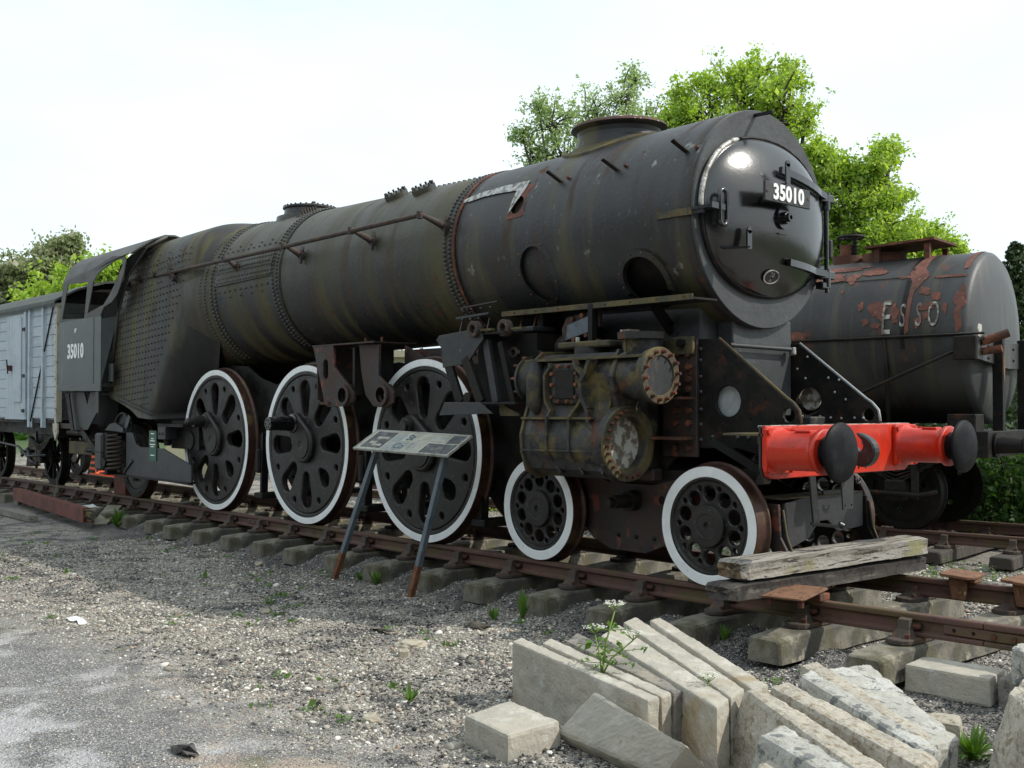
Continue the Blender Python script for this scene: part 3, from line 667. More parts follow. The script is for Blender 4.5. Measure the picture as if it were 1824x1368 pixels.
# --- smokebox
mb = MB()
shell(mb, np.linspace(-3.06, -.09, 40), .004, 'smokebox', 144); shell(mb, np.linspace(-.6, -.085, 6), -.02, 'dirty_black', 96)
smo = mb.build('tmp_smokebox'); bmesh_holes = []
# cut the two openings in its near side through a boolean, then keep only the result
def cut(o, cutters):
    mods = []
    for c in cutters:
        m = o.modifiers.new('b', 'BOOLEAN'); m.object = c; m.operation = 'DIFFERENCE'; m.solver = 'FAST'; mods.append(m)
    dg = bpy.context.evaluated_depsgraph_get(); dg.update()
    me = bpy.data.meshes.new_from_object(o.evaluated_get(dg)); o.modifiers.clear(); o.data = me
    for c in cutters: bpy.data.objects.remove(c)
def cutter(x, z, rx, rz, up=0):
    M = Matrix(((1, 0, 0, x), (0, 0, -1, -.75), (0, 1, 0, z), (0, 0, 0, 1)))
    c = MB(); pts = [(rx*math.cos(a), rz*math.sin(a)) for a in np.linspace(0, 2*PI, 40, endpoint=False)]
    c.plate(pts, [], .55, 'wheel_dark', M, .001); return c.build('tmp_cutter')
shell_me = MB(); shell(shell_me, np.linspace(-3.06, -.09, 40), .004, 'smokebox', 144)
bpy.data.objects.remove(smo)
# shell with real wall thickness so the cuts show an edge
def thick_shell(x0, x1, nx_, n, t_, m):
    b = MB(); xs = np.linspace(x0, x1, nx_); vs = []
    for dr in (.004, .004-t_):
        for x in xs:
            zc, r = bz(x); r += dr
            vs += [(x, r*math.cos(2*PI*i/n), zc+r*math.sin(2*PI*i/n)) for i in range(n)]
    fs = []; off = nx_*n
    for k in range(nx_-1):
        for i in range(n):
            a, bb, c, d = k*n+i, (k+1)*n+i, (k+1)*n+(i+1) % n, k*n+(i+1) % n
            fs.append((a, bb, c, d)); fs.append((off+d, off+c, off+bb, off+a))
    for k in (0, nx_-1):
        for i in range(n):
            a, bb = k*n+i, k*n+(i+1) % n
            fs.append((a, bb, off+bb, off+a) if k == 0 else (bb, a, off+a, off+bb))
    b.add(vs, fs, m, True); return b
so_ = thick_shell(-3.06, -.09, 24, 120, .014, 'smokebox').build('smokebox', LOCO, 'world')
cut(so_, [cutter(-1.93, 2.575, .20, .235), cutter(-.68, 2.39, .22, .20), cutter(-2.17, 3.22, .085, .10)])
for p in so_.data.polygons: p.use_smooth = True
# dark inner lining, saddle under, seams, straps
mb = MB()
mb.lathe((-3.05, 0, 2.915), (-.12, 0, 2.905), [(0, .80), (2.93, .80)], 'wheel_dark', 48); shell(mb, [-2.25, -1.6], -.035, 'smokebox', 96)
part(mb, 'inner_lining', so_)
mb = MB()
for k in range(-20, 64):
    p, nr = on(-3.035, k*2.9, .006); 
    if k % 3 == 0: mb.rivet(p, nr, .010, 'rust')
# rusty ring at the seam
vs = []; nn = 90
for dr, x in ((.006, -3.078), (.016, -3.078), (.016, -3.035), (.006, -3.035)):
    vs += [on(x, -70+230*i/nn, dr)[0] for i in range(nn+1)]
fs = [(j*(nn+1)+i, j*(nn+1)+i+1, (j+1)*(nn+1)+i+1, (j+1)*(nn+1)+i) for j in range(3) for i in range(nn)]
mb.add(vs, fs, 'rust', False)
part(mb, 'seam_ring', so_)
# flanges round the openings
def flange(x, z, rx, rz, wd, name, m, frac=(0, 2*PI), rv=12, lift=.012):
    b = MB(); n = 44; vs = []
    for s_, dr in ((1.0, -.004), (1.0, lift), (1+wd, lift), (1+wd, -.004)):
        for i in range(n+1):
            a = frac[0]+(frac[1]-frac[0])*i/n; px = x+rx*s_*math.cos(a); pz = z+rz*s_*math.sin(a)
            zc, r = bz(px); r += dr; h = pz-zc; vs.append((px, -math.sqrt(max(r*r-h*h, .01)), pz))
    b.add(vs, [(j*(n+1)+i, j*(n+1)+i+1, (j+1)*(n+1)+i+1, (j+1)*(n+1)+i) for j in range(3) for i in range(n)], m, False)
    for i in range(rv):
        a = frac[0]+(frac[1]-frac[0])*(i+.5)/rv; px = x+rx*(1+wd*.6)*math.cos(a); pz = z+rz*(1+wd*.6)*math.sin(a)
        zc, r = bz(px); h = pz-zc; y = -math.sqrt(max((r+lift)**2-h*h, .01)); b.rivet((px, y, pz), (0, y, h), .011, 'rust')
    part(b, name, so_)
flange(-1.93, 2.575, .20, .235, .24, 'opening_flange', 'smokebox', rv=9, lift=.006)
flange(-.68, 2.39, .22, .20, .26, 'opening_flange', 'smokebox', (-.35, PI+.35), rv=8, lift=.03)
# torn silver cladding strip
b = MB()
def onx(x, z, dr): zc, r = bz(x); h = z-zc; return (x, -math.sqrt(max((r+dr)**2-h*h, .001)), z)
pts = [(-3.06, 3.40), (-2.9, 3.44), (-2.5, 3.46), (-2.13, 3.455), (-2.12, 3.39), (-2.20, 3.24), (-2.27, 3.13), (-2.255, 3.28), (-2.25, 3.37), (-2.5, 3.385), (-2.75, 3.385), (-2.95, 3.365), (-3.06, 3.37)]
b.plate(pts, [], .004, 'silver', Matrix(((1, 0, 0, 0), (0, 0, -1, 0), (0, 1, 0, 0), (0, 0, 0, 1))), .001)
b.v = [onx(p[0], p[2], .014-p[1]) for p in b.v]
part(b, 'torn_strip', so_)
b = MB(); b.plate([(-2.30, 3.09), (-2.06, 3.10), (-2.02, 3.40), (-2.14, 3.42)], [circ(-2.17, 3.22, .085, 16)], .003, 'primer', XZ(0), .0005)
b.v = [onx(p[0], p[2], .007-p[1]) for p in b.v]; part(b, 'rusty_patch', so_)
# little cladding studs standing off the smokebox
def clip(x, z, name='cladding_clip'):
    b = MB(); p = Vector(onx(x, z, 0)); nr = Vector((0, p.y, z-BC)).normalized(); t_ = Vector((1, 0, 0)); u = nr.cross(t_)
    b.bar(p-nr*.01+t_*.0, p+nr*.14+Vector((-.06, 0, .02)), .05, .012, 'dirty_black', up=tuple(u)); b.nut(p+t_*.09+u*.02, nr, .016, .03, 'rust'); part(b, name, so_)
clip(-1.66, 3.36); clip(-.97, 3.35); clip(-.22, 3.37)
b = MB(); b.bar((-.08, -.10, 3.745), (.12, -.11, 3.735), .03, .022, 'dirty_black'); part(b, 'lamp_iron', so_)
# front ring plate with door hole
DZ = 2.905
EY = 1.27      # the door is wider than it is high
ov = lambda r_, n=96: [(r_*EY*math.copysign(abs(math.cos(a))**.92, math.cos(a)), DZ+r_*math.copysign(abs(math.sin(a))**.92, math.sin(a))) for a in np.linspace(0, 2*PI, n, endpoint=False)]
b = MB(); b.plate(circ(0, DZ, .888, 96), [ov(.60, 64)], .03, 'disc_grey', YZ(-.078), .006)
ring = part(b, 'front_ring')
# --- smokebox door: dished, gloss black
def oval(pts): return [(x, EY*math.hypot(y, z-DZ)*math.copysign(abs(y/(math.hypot(y, z-DZ)+1e-9))**.92, y), DZ+math.hypot(y, z-DZ)*math.copysign(abs((z-DZ)/(math.hypot(y, z-DZ)+1e-9))**.92, z-DZ)) for x, y, z in pts]
b = MB(); prof = [(0, .640), (.02, .648), (.045, .640)]
b.lathe((-.066, 0, DZ), (1, 0, DZ), prof, 'black_paint', 96, caps=False, sharp=False)
DR = .63; dep = .19
dome = [(-.022+0, DR+.004)]+[(-.02+dep*(1-(r_/DR)**2)**.80 if r_ < DR else -.02, r_) for r_ in [DR*math.sin(t) for t in np.linspace(PI/2, 0.0001, 26)]]
b.lathe((0, 0, DZ), (1, 0, DZ), dome, 'black_gloss', 128, caps=False, sharp=False); b.v = oval(b.v)
door = part(b, 'smokebox_door')
def dome_x(y, z): r_ = min(math.hypot(y/EY, z-DZ), DR*.999); return -.02+dep*(1-(r_/DR)**2)**.80
# number plate, hung clear of the dish
b = MB(); Mp = YZ(.270) @ Matrix.Translation((-.145, 3.04, 0)) @ Matrix.Rotation(R(-.5), 4, 'Z')
b.plate([(-.30, -.075), (.30, -.075), (.30, .075), (-.30, .075)], [], .022, 'grey_black', Mp, .004)
b.text('35010', .165, .010, 'number_white', Mp @ Matrix.Translation((0, -.002, .014)), sx=.95, sp=1.06, bold=.0055)
for sx_ in (-.275, .275): b.cyl((.280, -.145+sx_, 3.04), (.287, -.145+sx_, 3.04), .010, 'rust', n=8)
b.bar((.10, -.3, 3.03), (.265, -.3, 3.03), .02, .02, 'black_paint'); b.bar((.10, .0, 3.03), (.265, .0, 3.03), .02, .02, 'black_paint')
part(b, 'number_plate', door)
# lamp irons on the door
def lamp_iron(y, z, name='lamp_iron', hgt=.13, foot=.10, fx=0):
    b = MB(); x = dome_x(y, z)
    b.bar((x-.02, y-foot, z-.01), (x+.10, y-.0, z), .05, .012, 'black_gloss'); b.bar((x+.10, y, z-.015), (x+.10, y, z+hgt), .055, .014, 'black_gloss', up=(1, 0, 0))
    b.cyl((x+.093, y, z+hgt), (x+.107, y, z+hgt), .0275, 'black_gloss', n=12); part(b, name, door)
lamp_iron(-.50, 2.61, hgt=.13, foot=.15); lamp_iron(-.10, 3.14, hgt=.16, foot=.06)
# shed plate
b = MB(); py, pz = -.10, 2.42; px = dome_x(py, pz)
nrm = Vector((1, py*.9, (pz-DZ)*1.1)).normalized(); q = nrm.to_track_quat('Z', 'Y').to_matrix().to_4x4(); q = Matrix.Translation((px+.012, py, pz)) @ Matrix.Rotation(0, 4, 'X')
ux = Vector((0, 1, 0)); ux = (ux-nrm*ux.dot(nrm)).normalized(); uy = nrm.cross(ux); q = Matrix(((ux.x, uy.x, nrm.x, px+.012), (ux.y, uy.y, nrm.y, py), (ux.z, uy.z, nrm.z, pz), (0, 0, 0, 1)))
el = lambda s_: [(.092*s_*math.cos(a), .060*s_*math.sin(a)) for a in np.linspace(0, 2*PI, 32, endpoint=False)]
b.plate(el(1), [], .012, 'black_paint', q, .002); b.plate(el(1), [el(.86)], .004, 'silver', q @ Matrix.Translation((0, 0, .0085)), .0005)
b.text('70', .052, .004, 'silver', q @ Matrix.Translation((0, .016, .008))); b.text('A', .036, .004, 'silver', q @ Matrix.Translation((0, -.028, .008)))
part(b, 'shed_plate', door)
# locking handle
b = MB(); hx = dome_x(-.06, 2.90); hy = -.06; b.cyl((hx-.03, hy, 2.88), (hx+.02, hy, 2.88), .088, 'black_gloss', n=28); b.cyl((hx+.02, hy, 2.88), (hx+.055, hy, 2.88), .05, 'black_gloss', n=20)
b.lathe((hx+.05, hy, 2.88), (2, hy, 2.88), [(0, .034), (.03, .034), (.03, .018), (.0, .016)], 'black_gloss', 20, caps=False); b.bar((hx-.01, hy-.05, 2.755), (hx-.0, hy+.04, 2.755), .03, .012, 'grey_black'); part(b, 'door_handle', door)
# left clasp: long eye standing up, with bar from the rim
b = MB(); cy = -.735
pts = []
for a in np.linspace(0, 2*PI, 29): pts.append((.105, cy+.040*math.cos(a), 2.90+(.095 if math.sin(a) > 0 else -.095)+.040*math.sin(a)))
b.tube(pts, .017, 'black_gloss', 8, caps=False); b.bar((-.07, cy-.165, 2.89), (.06, cy-.10, 2.905), .045, .022, 'black_paint'); b.bar((.10, cy-.14, 2.905), (.10, cy+.07, 2.90), .020, .045, 'black_gloss')
b.bar((-.42, -.895, 2.88), (-.06, -.905, 2.875), .016, .055, 'mossy'); b.nut((.04, cy-.10, 2.90), (1, 0, 0), .026, .06, 'dirty_black')
b.bar((-.10, -.90, 2.875), (.02, -.86, 2.88), .03, .05, 'black_paint')
part(b, 'door_clasp', door)
# hinge straps and pin on the far side
b = MB(); HY = .82
for z, y0 in ((3.27, -.06), (2.54, .05)):
    pts = []
    for t_ in np.linspace(0, 1, 9):
        y = y0+(HY-.1-y0)*t_; zz = z-(.0 if z > 3 else .03)*t_-(.10*t_ if z > 3 else 0)
        pts.append((max(dome_x(y, zz), .02)+.035, y, zz))
    for a, c in zip(pts, pts[1:]): b.bar(a, c, .035, .055, 'black_gloss')
    zz = pts[-1][2]; b.box((-.06, HY-.11, zz-.035), (.03, HY+.09, zz+.035), 'black_gloss', .008); b.cyl((-.0, HY, zz-.10), (-.0, HY, zz+.05), .034, 'black_gloss', n=14)
b.cyl((.0, HY, 2.36), (.0, HY, 3.22), .020, 'black_gloss', n=12); b.box((-.06, HY-.09, 2.39), (.02, HY+.04, 2.45), 'black_gloss', .01); b.box((-.04, HY+.03, 2.66), (.02, HY+.08, 2.82), 'black_paint', .01)
b.bar((-.01, HY+.05, 2.67), (.0, HY-.22, 2.62), .016, .016, 'black_paint')
part(b, 'hinge', door)
# rope seal / dart of aluminium paint round the door edge
b = MB(); pts = oval([(-.035, -.652*math.cos(a), DZ+.652*math.sin(a)) for a in np.linspace(R(-1), R(66), 22)]); b.tube(pts, [.012]+[.022]*20+[.012], 'silver', 8); part(b, 'door_seal', door)
b = MB(); pts = oval([(-.04, -.65*math.cos(a), DZ+.65*math.sin(a)) for a in np.linspace(R(68), R(160), 30)]); b.tube([(p[0]+random.uniform(-.006, .006), p[1], p[2]) for p in pts], .013, 'dirty_black', 6); part(b, 'door_seal', door)
# --- chimney
b = MB()
def sad(r_, z, n=48): return [(-1.66+r_*1.12*math.cos(2*PI*i/n), r_*math.sin(2*PI*i/n), z) for i in range(n)]
n = 48; vs = []; fl = []
def onbarrel(x, y, dr): zc, r = bz(x); return zc+math.sqrt(max((r+dr)**2-y*y, .01))
for (rr_, dz_, onb) in [(.50, .0, 1), (.50, .024, 1), (.42, .028, 1), (.375, .045, 1), (.36, 3.83, 0), (.355, 3.87, 0), (.365, 3.91, 0), (.40, 3.925, 0), (.42, 3.94, 0), (.405, 3.965, 0), (.34, 3.99, 0), (.30, 3.99, 0), (.28, 3.94, 0), (.28, 3.8, 0)]:
    for i in range(n):
        a = 2*PI*i/n; x = -1.665+rr_*1.12*math.cos(a); y = rr_*math.sin(a); vs.append((x, y, onbarrel(x, y, dz_) if onb else dz_))
fs = [(k*n+i, k*n+(i+1) % n, (k+1)*n+(i+1) % n, (k+1)*n+i) for k in range(13) for i in range(n)]
mt = ['mossy']*3+['smokebox']*5+['chimney_cap']*5
for k in range(13): b.add(vs[k*n:(k+2)*n], [(i, (i+1) % n, n+(i+1) % n, n+i) for i in range(n)], mt[k], k > 2)
part(b, 'chimney')
# ------------------------------------------------ firebox
def fsec(x, wt, wm, wb, zt, zb, zm=2.55):
    half = [(0, zt), (.30*wt, zt-.02), (.55*wt, zt-.09), (.76*wt, zt-.22), (.91*wt, zt-.42), (wt, zt-.70), (wm, zm), (wm*1.0+(wb-wm)*.35, zm-(zm-zb)*.35), (wb*.995, zb+.25*(zm-zb)), (wb, zb)]
    return [(x, -a, c) for a, c in half[::-1]]+[(x, a, c) for a, c in half[1:]]
def skew(sec, xb, zk=2.35, zb0=1.2):     # lower part of a section swept back to xb
    return [(p[0]+(xb-p[0])*min(1, max(0, (zk-p[2])/(zk-zb0)))**1.4, p[1], p[2]) for p in sec]
def box_sec(x, wt, wm, wb, zt, zb, zm=2.55):
    half = [(0, zt), (.32*wt, zt-.015), (.58*wt, zt-.06), (.79*wt, zt-.16), (.94*wt, zt-.34), (wt, zt-.62), (wm, zm), (wm+(wb-wm)*.35, zm-(zm-zb)*.35), (wb*.998, zb+.25*(zm-zb)), (wb, zb)]
    return [(x, -a, c) for a, c in half[::-1]]+[(x, a, c) for a, c in half[1:]]
def throat(x, s_, xb):
    half = [(0, 3.865), (.32, 3.83), (.56, 3.71), (.76, 3.53), (.90, 3.31), (.975, 3.02), (.955, 2.60), (.80, 2.22), (.64, 1.70), (.60, 1.22)]
    return skew([(x, -a*s_, c) for a, c in half[::-1]]+[(x, a*s_, c) for a, c in half[1:]], xb, zk=2.35)
def fold(x, sec): return [(p[0]-.57*max(0, 3.05-p[2]), p[1], p[2]) for p in sec]
secs = [throat(-8.02, .985, -9.0), throat(-8.06, 1.0, -9.04), throat(-8.14, 1.02, -9.12), fold(0, box_sec(-8.34, 1.02, 1.03, 1.08, 3.895, 1.20)), fold(0, box_sec(-8.40, 1.03, 1.05, 1.12, 3.90, 1.20)), fold(0, box_sec(-8.50, 1.04, 1.07, 1.14, 3.90, 1.20)), skew(box_sec(-9.25, 1.07, 1.11, 1.155, 3.88, 1.22), -9.85, 3.05), skew(box_sec(-9.9, 1.09, 1.14, 1.165, 3.86, 1.33), -10.1, 3.05), box_sec(-10.5, 1.10, 1.15, 1.17, 3.83, 1.44), box_sec(-10.82, 1.10, 1.15, 1.17, 3.81, 1.50)]
b = MB(); k = len(secs[0]); vs = [p for s_ in secs for p in s_]
fs = [(j*k+i, j*k+i+1, (j+1)*k+i+1, (j+1)*k+i) for j in range(len(secs)-1) for i in range(k-1)]+[tuple(range(k))]+[tuple(range((len(secs)-1)*k, len(secs)*k))[::-1]]
fs += [((j+1)*k, j*k, j*k+k-1, (j+1)*k+k-1) for j in range(len(secs)-1)]
fs = [f[::-1] for f in fs]
b.add(vs, fs, 'firebox', True)
fbo = part(b, 'firebox')
m_ = fbo.modifiers.new('s', 'SUBSURF'); m_.levels = 2; m_.render_levels = 2
dg_ = bpy.context.evaluated_depsgraph_get(); dg_.update(); me_ = bpy.data.meshes.new_from_object(fbo.evaluated_get(dg_)); fbo.modifiers.clear(); fbo.data = me_
def merge(o, mb):      # rivets belong to the plate they are driven through
    bm = bmesh.new(); bm.from_mesh(o.data); k0 = len(o.data.materials); n0 = len(bm.faces); me2 = mb.mesh('rivets')
    bm.from_mesh(me2); bm.faces.ensure_lookup_table()
    for f in bm.faces[n0:]: f.material_index += k0
    for m2 in me2.materials: o.data.materials.append(m2)
    bm.to_mesh(o.data); bm.free(); o.data.update()
# crease ends stay: stays and rivets over its side
def fside(x, z):
    rows = []
    for sc_ in secs:
        for p, q_ in zip(sc_[:10], sc_[1:10]):
            if p[2] <= z <= q_[2]:
                u = (z-p[2])/(q_[2]-p[2]+1e-9); rows.append((p[0]+(q_[0]-p[0])*u, p[1]+(q_[1]-p[1])*u, (q_[1]-p[1])/(q_[2]-p[2]+1e-9))); break
    for a, c in zip(rows, rows[1:]):
        if c[0] <= x <= a[0]:
            t_ = (x-a[0])/(c[0]-a[0]); y = a[1]+(c[1]-a[1])*t_; dydz = a[2]+(c[2]-a[2])*t_; dydx = (c[1]-a[1])/(c[0]-a[0]+1e-9)
            return y, Vector((dydx, -1, dydz)).normalized()
    return None, None
b = MB()
for i in range(27):
    for j in range(23):
        x = -8.42-i*.094-(.0 if j % 2 else .012); z = 1.42+j*.092-i*.008
        if random.random() < .03: continue
        if z < 1.30+max(0, (-9.35-x))*.20 or x > -8.60-.57*max(0, 3.05-z): continue
        y, nn_ = fside(x, z)
        if y is None or x < -10.75: continue
        b.rivet((x, y-.002, z), nn_, .0120, 'dirty_black', .6)
for i in range(14):
    for z, r_ in ((3.42, .016), (3.50, .016), (3.34, .014)):
        if (i+int(z*100)) % 2: continue
        x = -8.5-i*.16; y, nn_ = fside(x, z)
        if y is not None: b.rivet((x, y-.002, z), nn_, r_)
for i in range(44):          # foundation ring, double row
    x = -9.45-i*.035
    for dz in (.05, .10):
        zb = 1.20+max(0, (-9.4-x))*.205+dz; yy_ = fside(x, zb)[0] or -1.16; b.rivet((x+(.017 if dz > .07 else 0), yy_-.004, zb), (0, -1, 0), .013)
merge(fbo, b)
b = MB()      # seam rows round the front of the firebox
def along(pl, st, off=0.0, rr=.019, zmin=-9):
    Ls = [0]
    for a_, c_ in zip(pl, pl[1:]): Ls.append(Ls[-1]+math.dist(a_, c_))
    d = off
    while d < Ls[-1]:
        for q_ in range(len(pl)-1):
            if Ls[q_] <= d <= Ls[q_+1]:
                u = (d-Ls[q_])/(Ls[q_+1]-Ls[q_]); p = Vector(pl[q_]).lerp(Vector(pl[q_+1]), u); tt = Vector(pl[q_+1])-Vector(pl[q_]); nn_ = Vector((0, tt.z, -tt.y)).normalized()
                if nn_.z < -.2: nn_ = Vector((.5, -1, 0)).normalized()
                if p.z > zmin: b.rivet(p-nn_*.006, nn_, rr)
                break
        d += st
ring_ = lambda x, r_, zc: [(x, -r_*math.cos(a), zc+r_*math.sin(a)) for a in np.linspace(PI/2, R(-66), 60)]
along(ring_(-8.09, 1.008, 2.855), .045, 0, .020); along(ring_(-8.20, 1.018, 2.86), .045, .022, .019, 2.3)
merge(fbo, b)
b = MB()     # washout plugs
for x, z in ((-9.0, 3.22), (-9.45, 3.20), (-9.9, 3.17), (-10.3, 3.14), (-10.6, 3.10)):
    y, nn_ = fside(x, z); b.cyl((x, y+.02, z), (x, y-.035, z+.01), .034, 'dirty_black', n=12)
part(b, 'washout_plugs', fbo)
# handrail and its stanchions
b = MB(); HR = [(-10.62, -1.075, 3.195), (-9.0, -1.075, 3.20), (-6, -1.075, 3.215), (-3.27, -1.075, 3.243)]
b.tube(HR, .024, 'chair_iron', 10); hr = part(b, 'handrail')
for x in (-10.45, -8.95, -7.40, -5.93, -4.52, -3.30):
    b = MB(); z = 3.195+(x+10.62)/7.35*.048
    if x > -8: zc, r = bz(x); y = -math.sqrt(r*r-(z-.10-zc)**2)
    else: y = fside(x, z-.06)[0]
    b.tube([(x, -1.075, z), (x+.02, -1.03, z-.01), (x+.10, y-.04, z-.09)], [.022, .022, .042], 'chair_iron', 10); b.cyl((x+.10, y-.05, z-.09), (x+.10, y+.01, z-.10), .05, 'chair_iron', n=12)
    b.cyl((x, -1.075-.001, z-.034), (x, -1.075, z+.034), .033, 'chair_iron', n=12)
    if x > -7: b.bar((x+.13, y-.018, z+.0), (x+.13, y-.05, z-.20), .03, .02, 'bracket_rust', up=(1, 0, 0))
    part(b, 'stanchion', hr)
# ------------------------------------------------ cab
b = MB()
side = [(-12.45, 1.72), (-10.70, 1.70), (-10.70, 2.64), (-10.74, 2.74), (-10.62, 2.82), (-10.34, 2.87), (-10.14, 2.98), (-10.02, 3.20), (-9.95, 3.44), (-10.05, 3.52), (-10.5, 3.56), (-11.2, 3.45), (-12.42, 3.34)]
win1 = [(-12.32, 2.74), (-11.38, 2.70), (-11.36, 3.25), (-12.20, 3.285)]
win2 = [(-11.25, 2.77), (-10.64, 2.86), (-10.45, 2.98), (-10.24, 3.17), (-10.08, 3.38), (-10.05, 3.44), (-10.12, 3.48), (-10.32, 3.485), (-10.66, 3.43), (-10.98, 3.34), (-11.12, 3.24)]
lo = [p for p in side if p[1] < 2.75]
b.plate([(-12.45, 1.72), (-10.70, 1.70), (-10.70, 2.70), (-12.45, 2.70)], [], .012, 'cab_green', XZ(-1.352), .002)
b.plate([(-12.47, 1.62), (-10.66, 1.60), (-10.66, 1.70), (-12.47, 1.72)], [], .03, 'cab_green', XZ(-1.362), .003)
b.bar((-10.98, -1.3595, 1.72), (-10.98, -1.3595, 2.69), .003, .010, 'dirty_black', up=(1, 0, 0))
b.text('35010', .30, .006, 'number_white', XZ(-1.361) @ Matrix.Translation((-11.72, 2.21, 0)), sx=.86, sp=1.06, bold=.010)
b.text('8P', .09, .006, 'number_white', XZ(-1.361) @ Matrix.Translation((-11.72, 2.53, 0)), sx=.85)
cab = part(b, 'cab')
b = MB(); b.plate([(-12.45, 1.72), (-10.70, 1.70), (-10.70, 2.70), (-12.45, 2.70)], [], .012, 'cab_green', XZ(1.352), .002); part(b, 'cab_side', cab)
for sy in (-1, 1):
    b = MB(); up = [(-12.45, 2.702)]+[(-10.74, 2.70)]+side[4:]
    M = Matrix(((1, 0, 0, 0), (0, .12*(-sy), -1, sy*1.352+sy*(-2.70*-.12)*1), (0, 1, 0, 0), (0, 0, 0, 1)))
    def ylean(z): return sy*(1.350-.10*max(0, z-2.70)**1.5)
    b.plate(up, [win1, win2], .014, 'roof_dark', XZ(0), .003); b.v = [(x, ylean(z)+y, z) for x, y, z in b.v]
    b2 = part(b, 'window_frame', cab)
b = MB()     # roof arc
arc = [(-1.30, 3.26), (-1.27, 3.40), (-1.18, 3.56), (-1.0, 3.70), (-.75, 3.80), (-.4, 3.88), (0, 3.91)]; arc = arc+[(-y, z) for y, z in arc[::-1][1:]]
vs = []; xsr = [-12.45, -11.6, -11.2, -10.9, -10.6, -9.6]
for dz in (0, .02):
    for x in xsr:
        for (y, z) in arc:
            zz = z+dz; xx = min(x, -9.70-max(0, .9-abs(y))*1.25-max(0, abs(y)-1.0)*.6)
            if z < 3.5: zz = max(zz, 3.32+max(0, min(1, (x+11.6)/1.3))*.18); 
            vs.append((xx, y, zz+(x+12.45)*.012))
kk = len(arc); off = kk*len(xsr)
fs = [(j*kk+i, j*kk+i+1, (j+1)*kk+i+1, (j+1)*kk+i) for j in range(len(xsr)-1) for i in range(kk-1)]; fs += [tuple(off+a for a in f)[::-1] for f in fs]
for j in (0, len(xsr)-1): fs += [(j*kk+i, off+j*kk+i, off+j*kk+i+1, j*kk+i+1) for i in range(kk-1)]
b.add(vs, fs, 'roof_dark', True); part(b, 'cab_roof', cab)
for sy in (-1, 1):
    b = MB()     # slanting spectacle front
    P = [(-10.70, sy*1.35, 1.72), (-10.80, sy*1.18, 1.72), (-10.53, sy*1.175, 2.70), (-10.22, sy*1.16, 3.25), (-9.80, sy*1.05, 3.62), (-9.72, sy*1.18, 3.60), (-9.97, sy*1.28, 3.44), (-10.20, sy*1.33, 2.98), (-10.70, sy*1.35, 2.66)]
    b.add(P, [(0, 1, 2, 8), (8, 2, 7), (7, 2, 3, 6), (6, 3, 4, 5)], 'cab_green'); 
    b.tube([(-10.78, sy*1.19, 1.72), (-10.51, sy*1.19, 2.70), (-10.20, sy*1.17, 3.25), (-9.78, sy*1.06, 3.64), (-9.70, sy*.8, 3.80)], .022, 'roof_dark', 6)
    b.box((-10.66, sy*1.25-.01, 1.74), (-10.50, sy*1.25+.01, 2.0), 'cab_green'); part(b, 'cab_front', cab)
b = MB()     # interior back screen post, floor, steps and pan under the cab
b.box((-11.62, .9, 2.7), (-11.55, .98, 3.5), 'dirty_black'); b.box((-12.4, -1.3, 1.60), (-10.7, 1.3, 1.66), 'dirty_black'); b.box((-10.72, -1.1, 1.66), (-10.66, 1.1, 3.2), 'dirty_black')
b.plate([(-12.35, 1.60), (-11.75, 1.60), (-11.62, 1.40), (-11.5, 1.60), (-11.15, 1.60), (-11.15, 1.35), (-11.6, 1.02), (-12.25, 1.0)], [], .02, 'grey_black', XZ(-1.20), .003)
b.plate([(-12.38, 1.58), (-12.22, 1.58), (-12.0, 1.0), (-12.12, .98)], [], .02, 'dirty_black', XZ(-1.27), .003)
b.bar((-11.9, -1.2, 1.02), (-10.9, -1.2, .52), .03, .10, 'dirty_black'); b.box((-12.9, -1.18, 1.02), (-11.75, -1.0, 1.10), 'bracket_rust', .005); b.cyl((-12.7, -1.1, .96), (-11.9, -1.1, .96), .05, 'dirty_black', n=10)
b.box((-12.7, -1.1, .62), (-11.7, -.5, .82), 'mossy', .01); b.box((-10.95, -1.34, 1.28), (-10.83, -1.32, 1.62), 'grey_black')
b.box((-12.6, -.9, .85), (-11.2, .9, 1.55), 'wheel_dark'); part(b, 'cab_underframe', cab)
# ------------------------------------------------ main frames
b = MB()
top = [(.655, 1.245)]
top += [(.655, 1.26), (.64, 1.35), (.585, 1.41), (.53, 1.445), (-.09, 1.915), (-.30, 1.92), (-.30, 1.70), (-2.2, 1.62), (-2.55, 1.62), (-2.8, 1.86), (-3.3, 1.97), (-3.8, 1.96), (-4.2, 1.76), (-4.6, 1.62), (-5.0, 1.62), (-5.4, 1.86), (-5.9, 1.93), (-6.3, 1.90), (-6.62, 1.72), (-7.0, 1.65), (-7.4, 1.74), (-7.75, 1.90), (-8.2, 1.93), (-8.6, 1.85), (-8.9, 1.3), (-10.9, 1.3)]
bot = [(-10.9, .85), (-9.3, .80), (-8.9, .55), (-2.6, .50), (-2.45, .75), (-2.3, 1.0), (-1.9, 1.06), (-1.4, .95), (-1.2, .72), (-.75, .72), (-.55, .95), (-.3, 1.05), (.1, 1.06), (.45, .98), (.655, .86)]
fh = [circ(.007, 1.423, .12, 28), circ(.56, 1.318, .052, 20)]
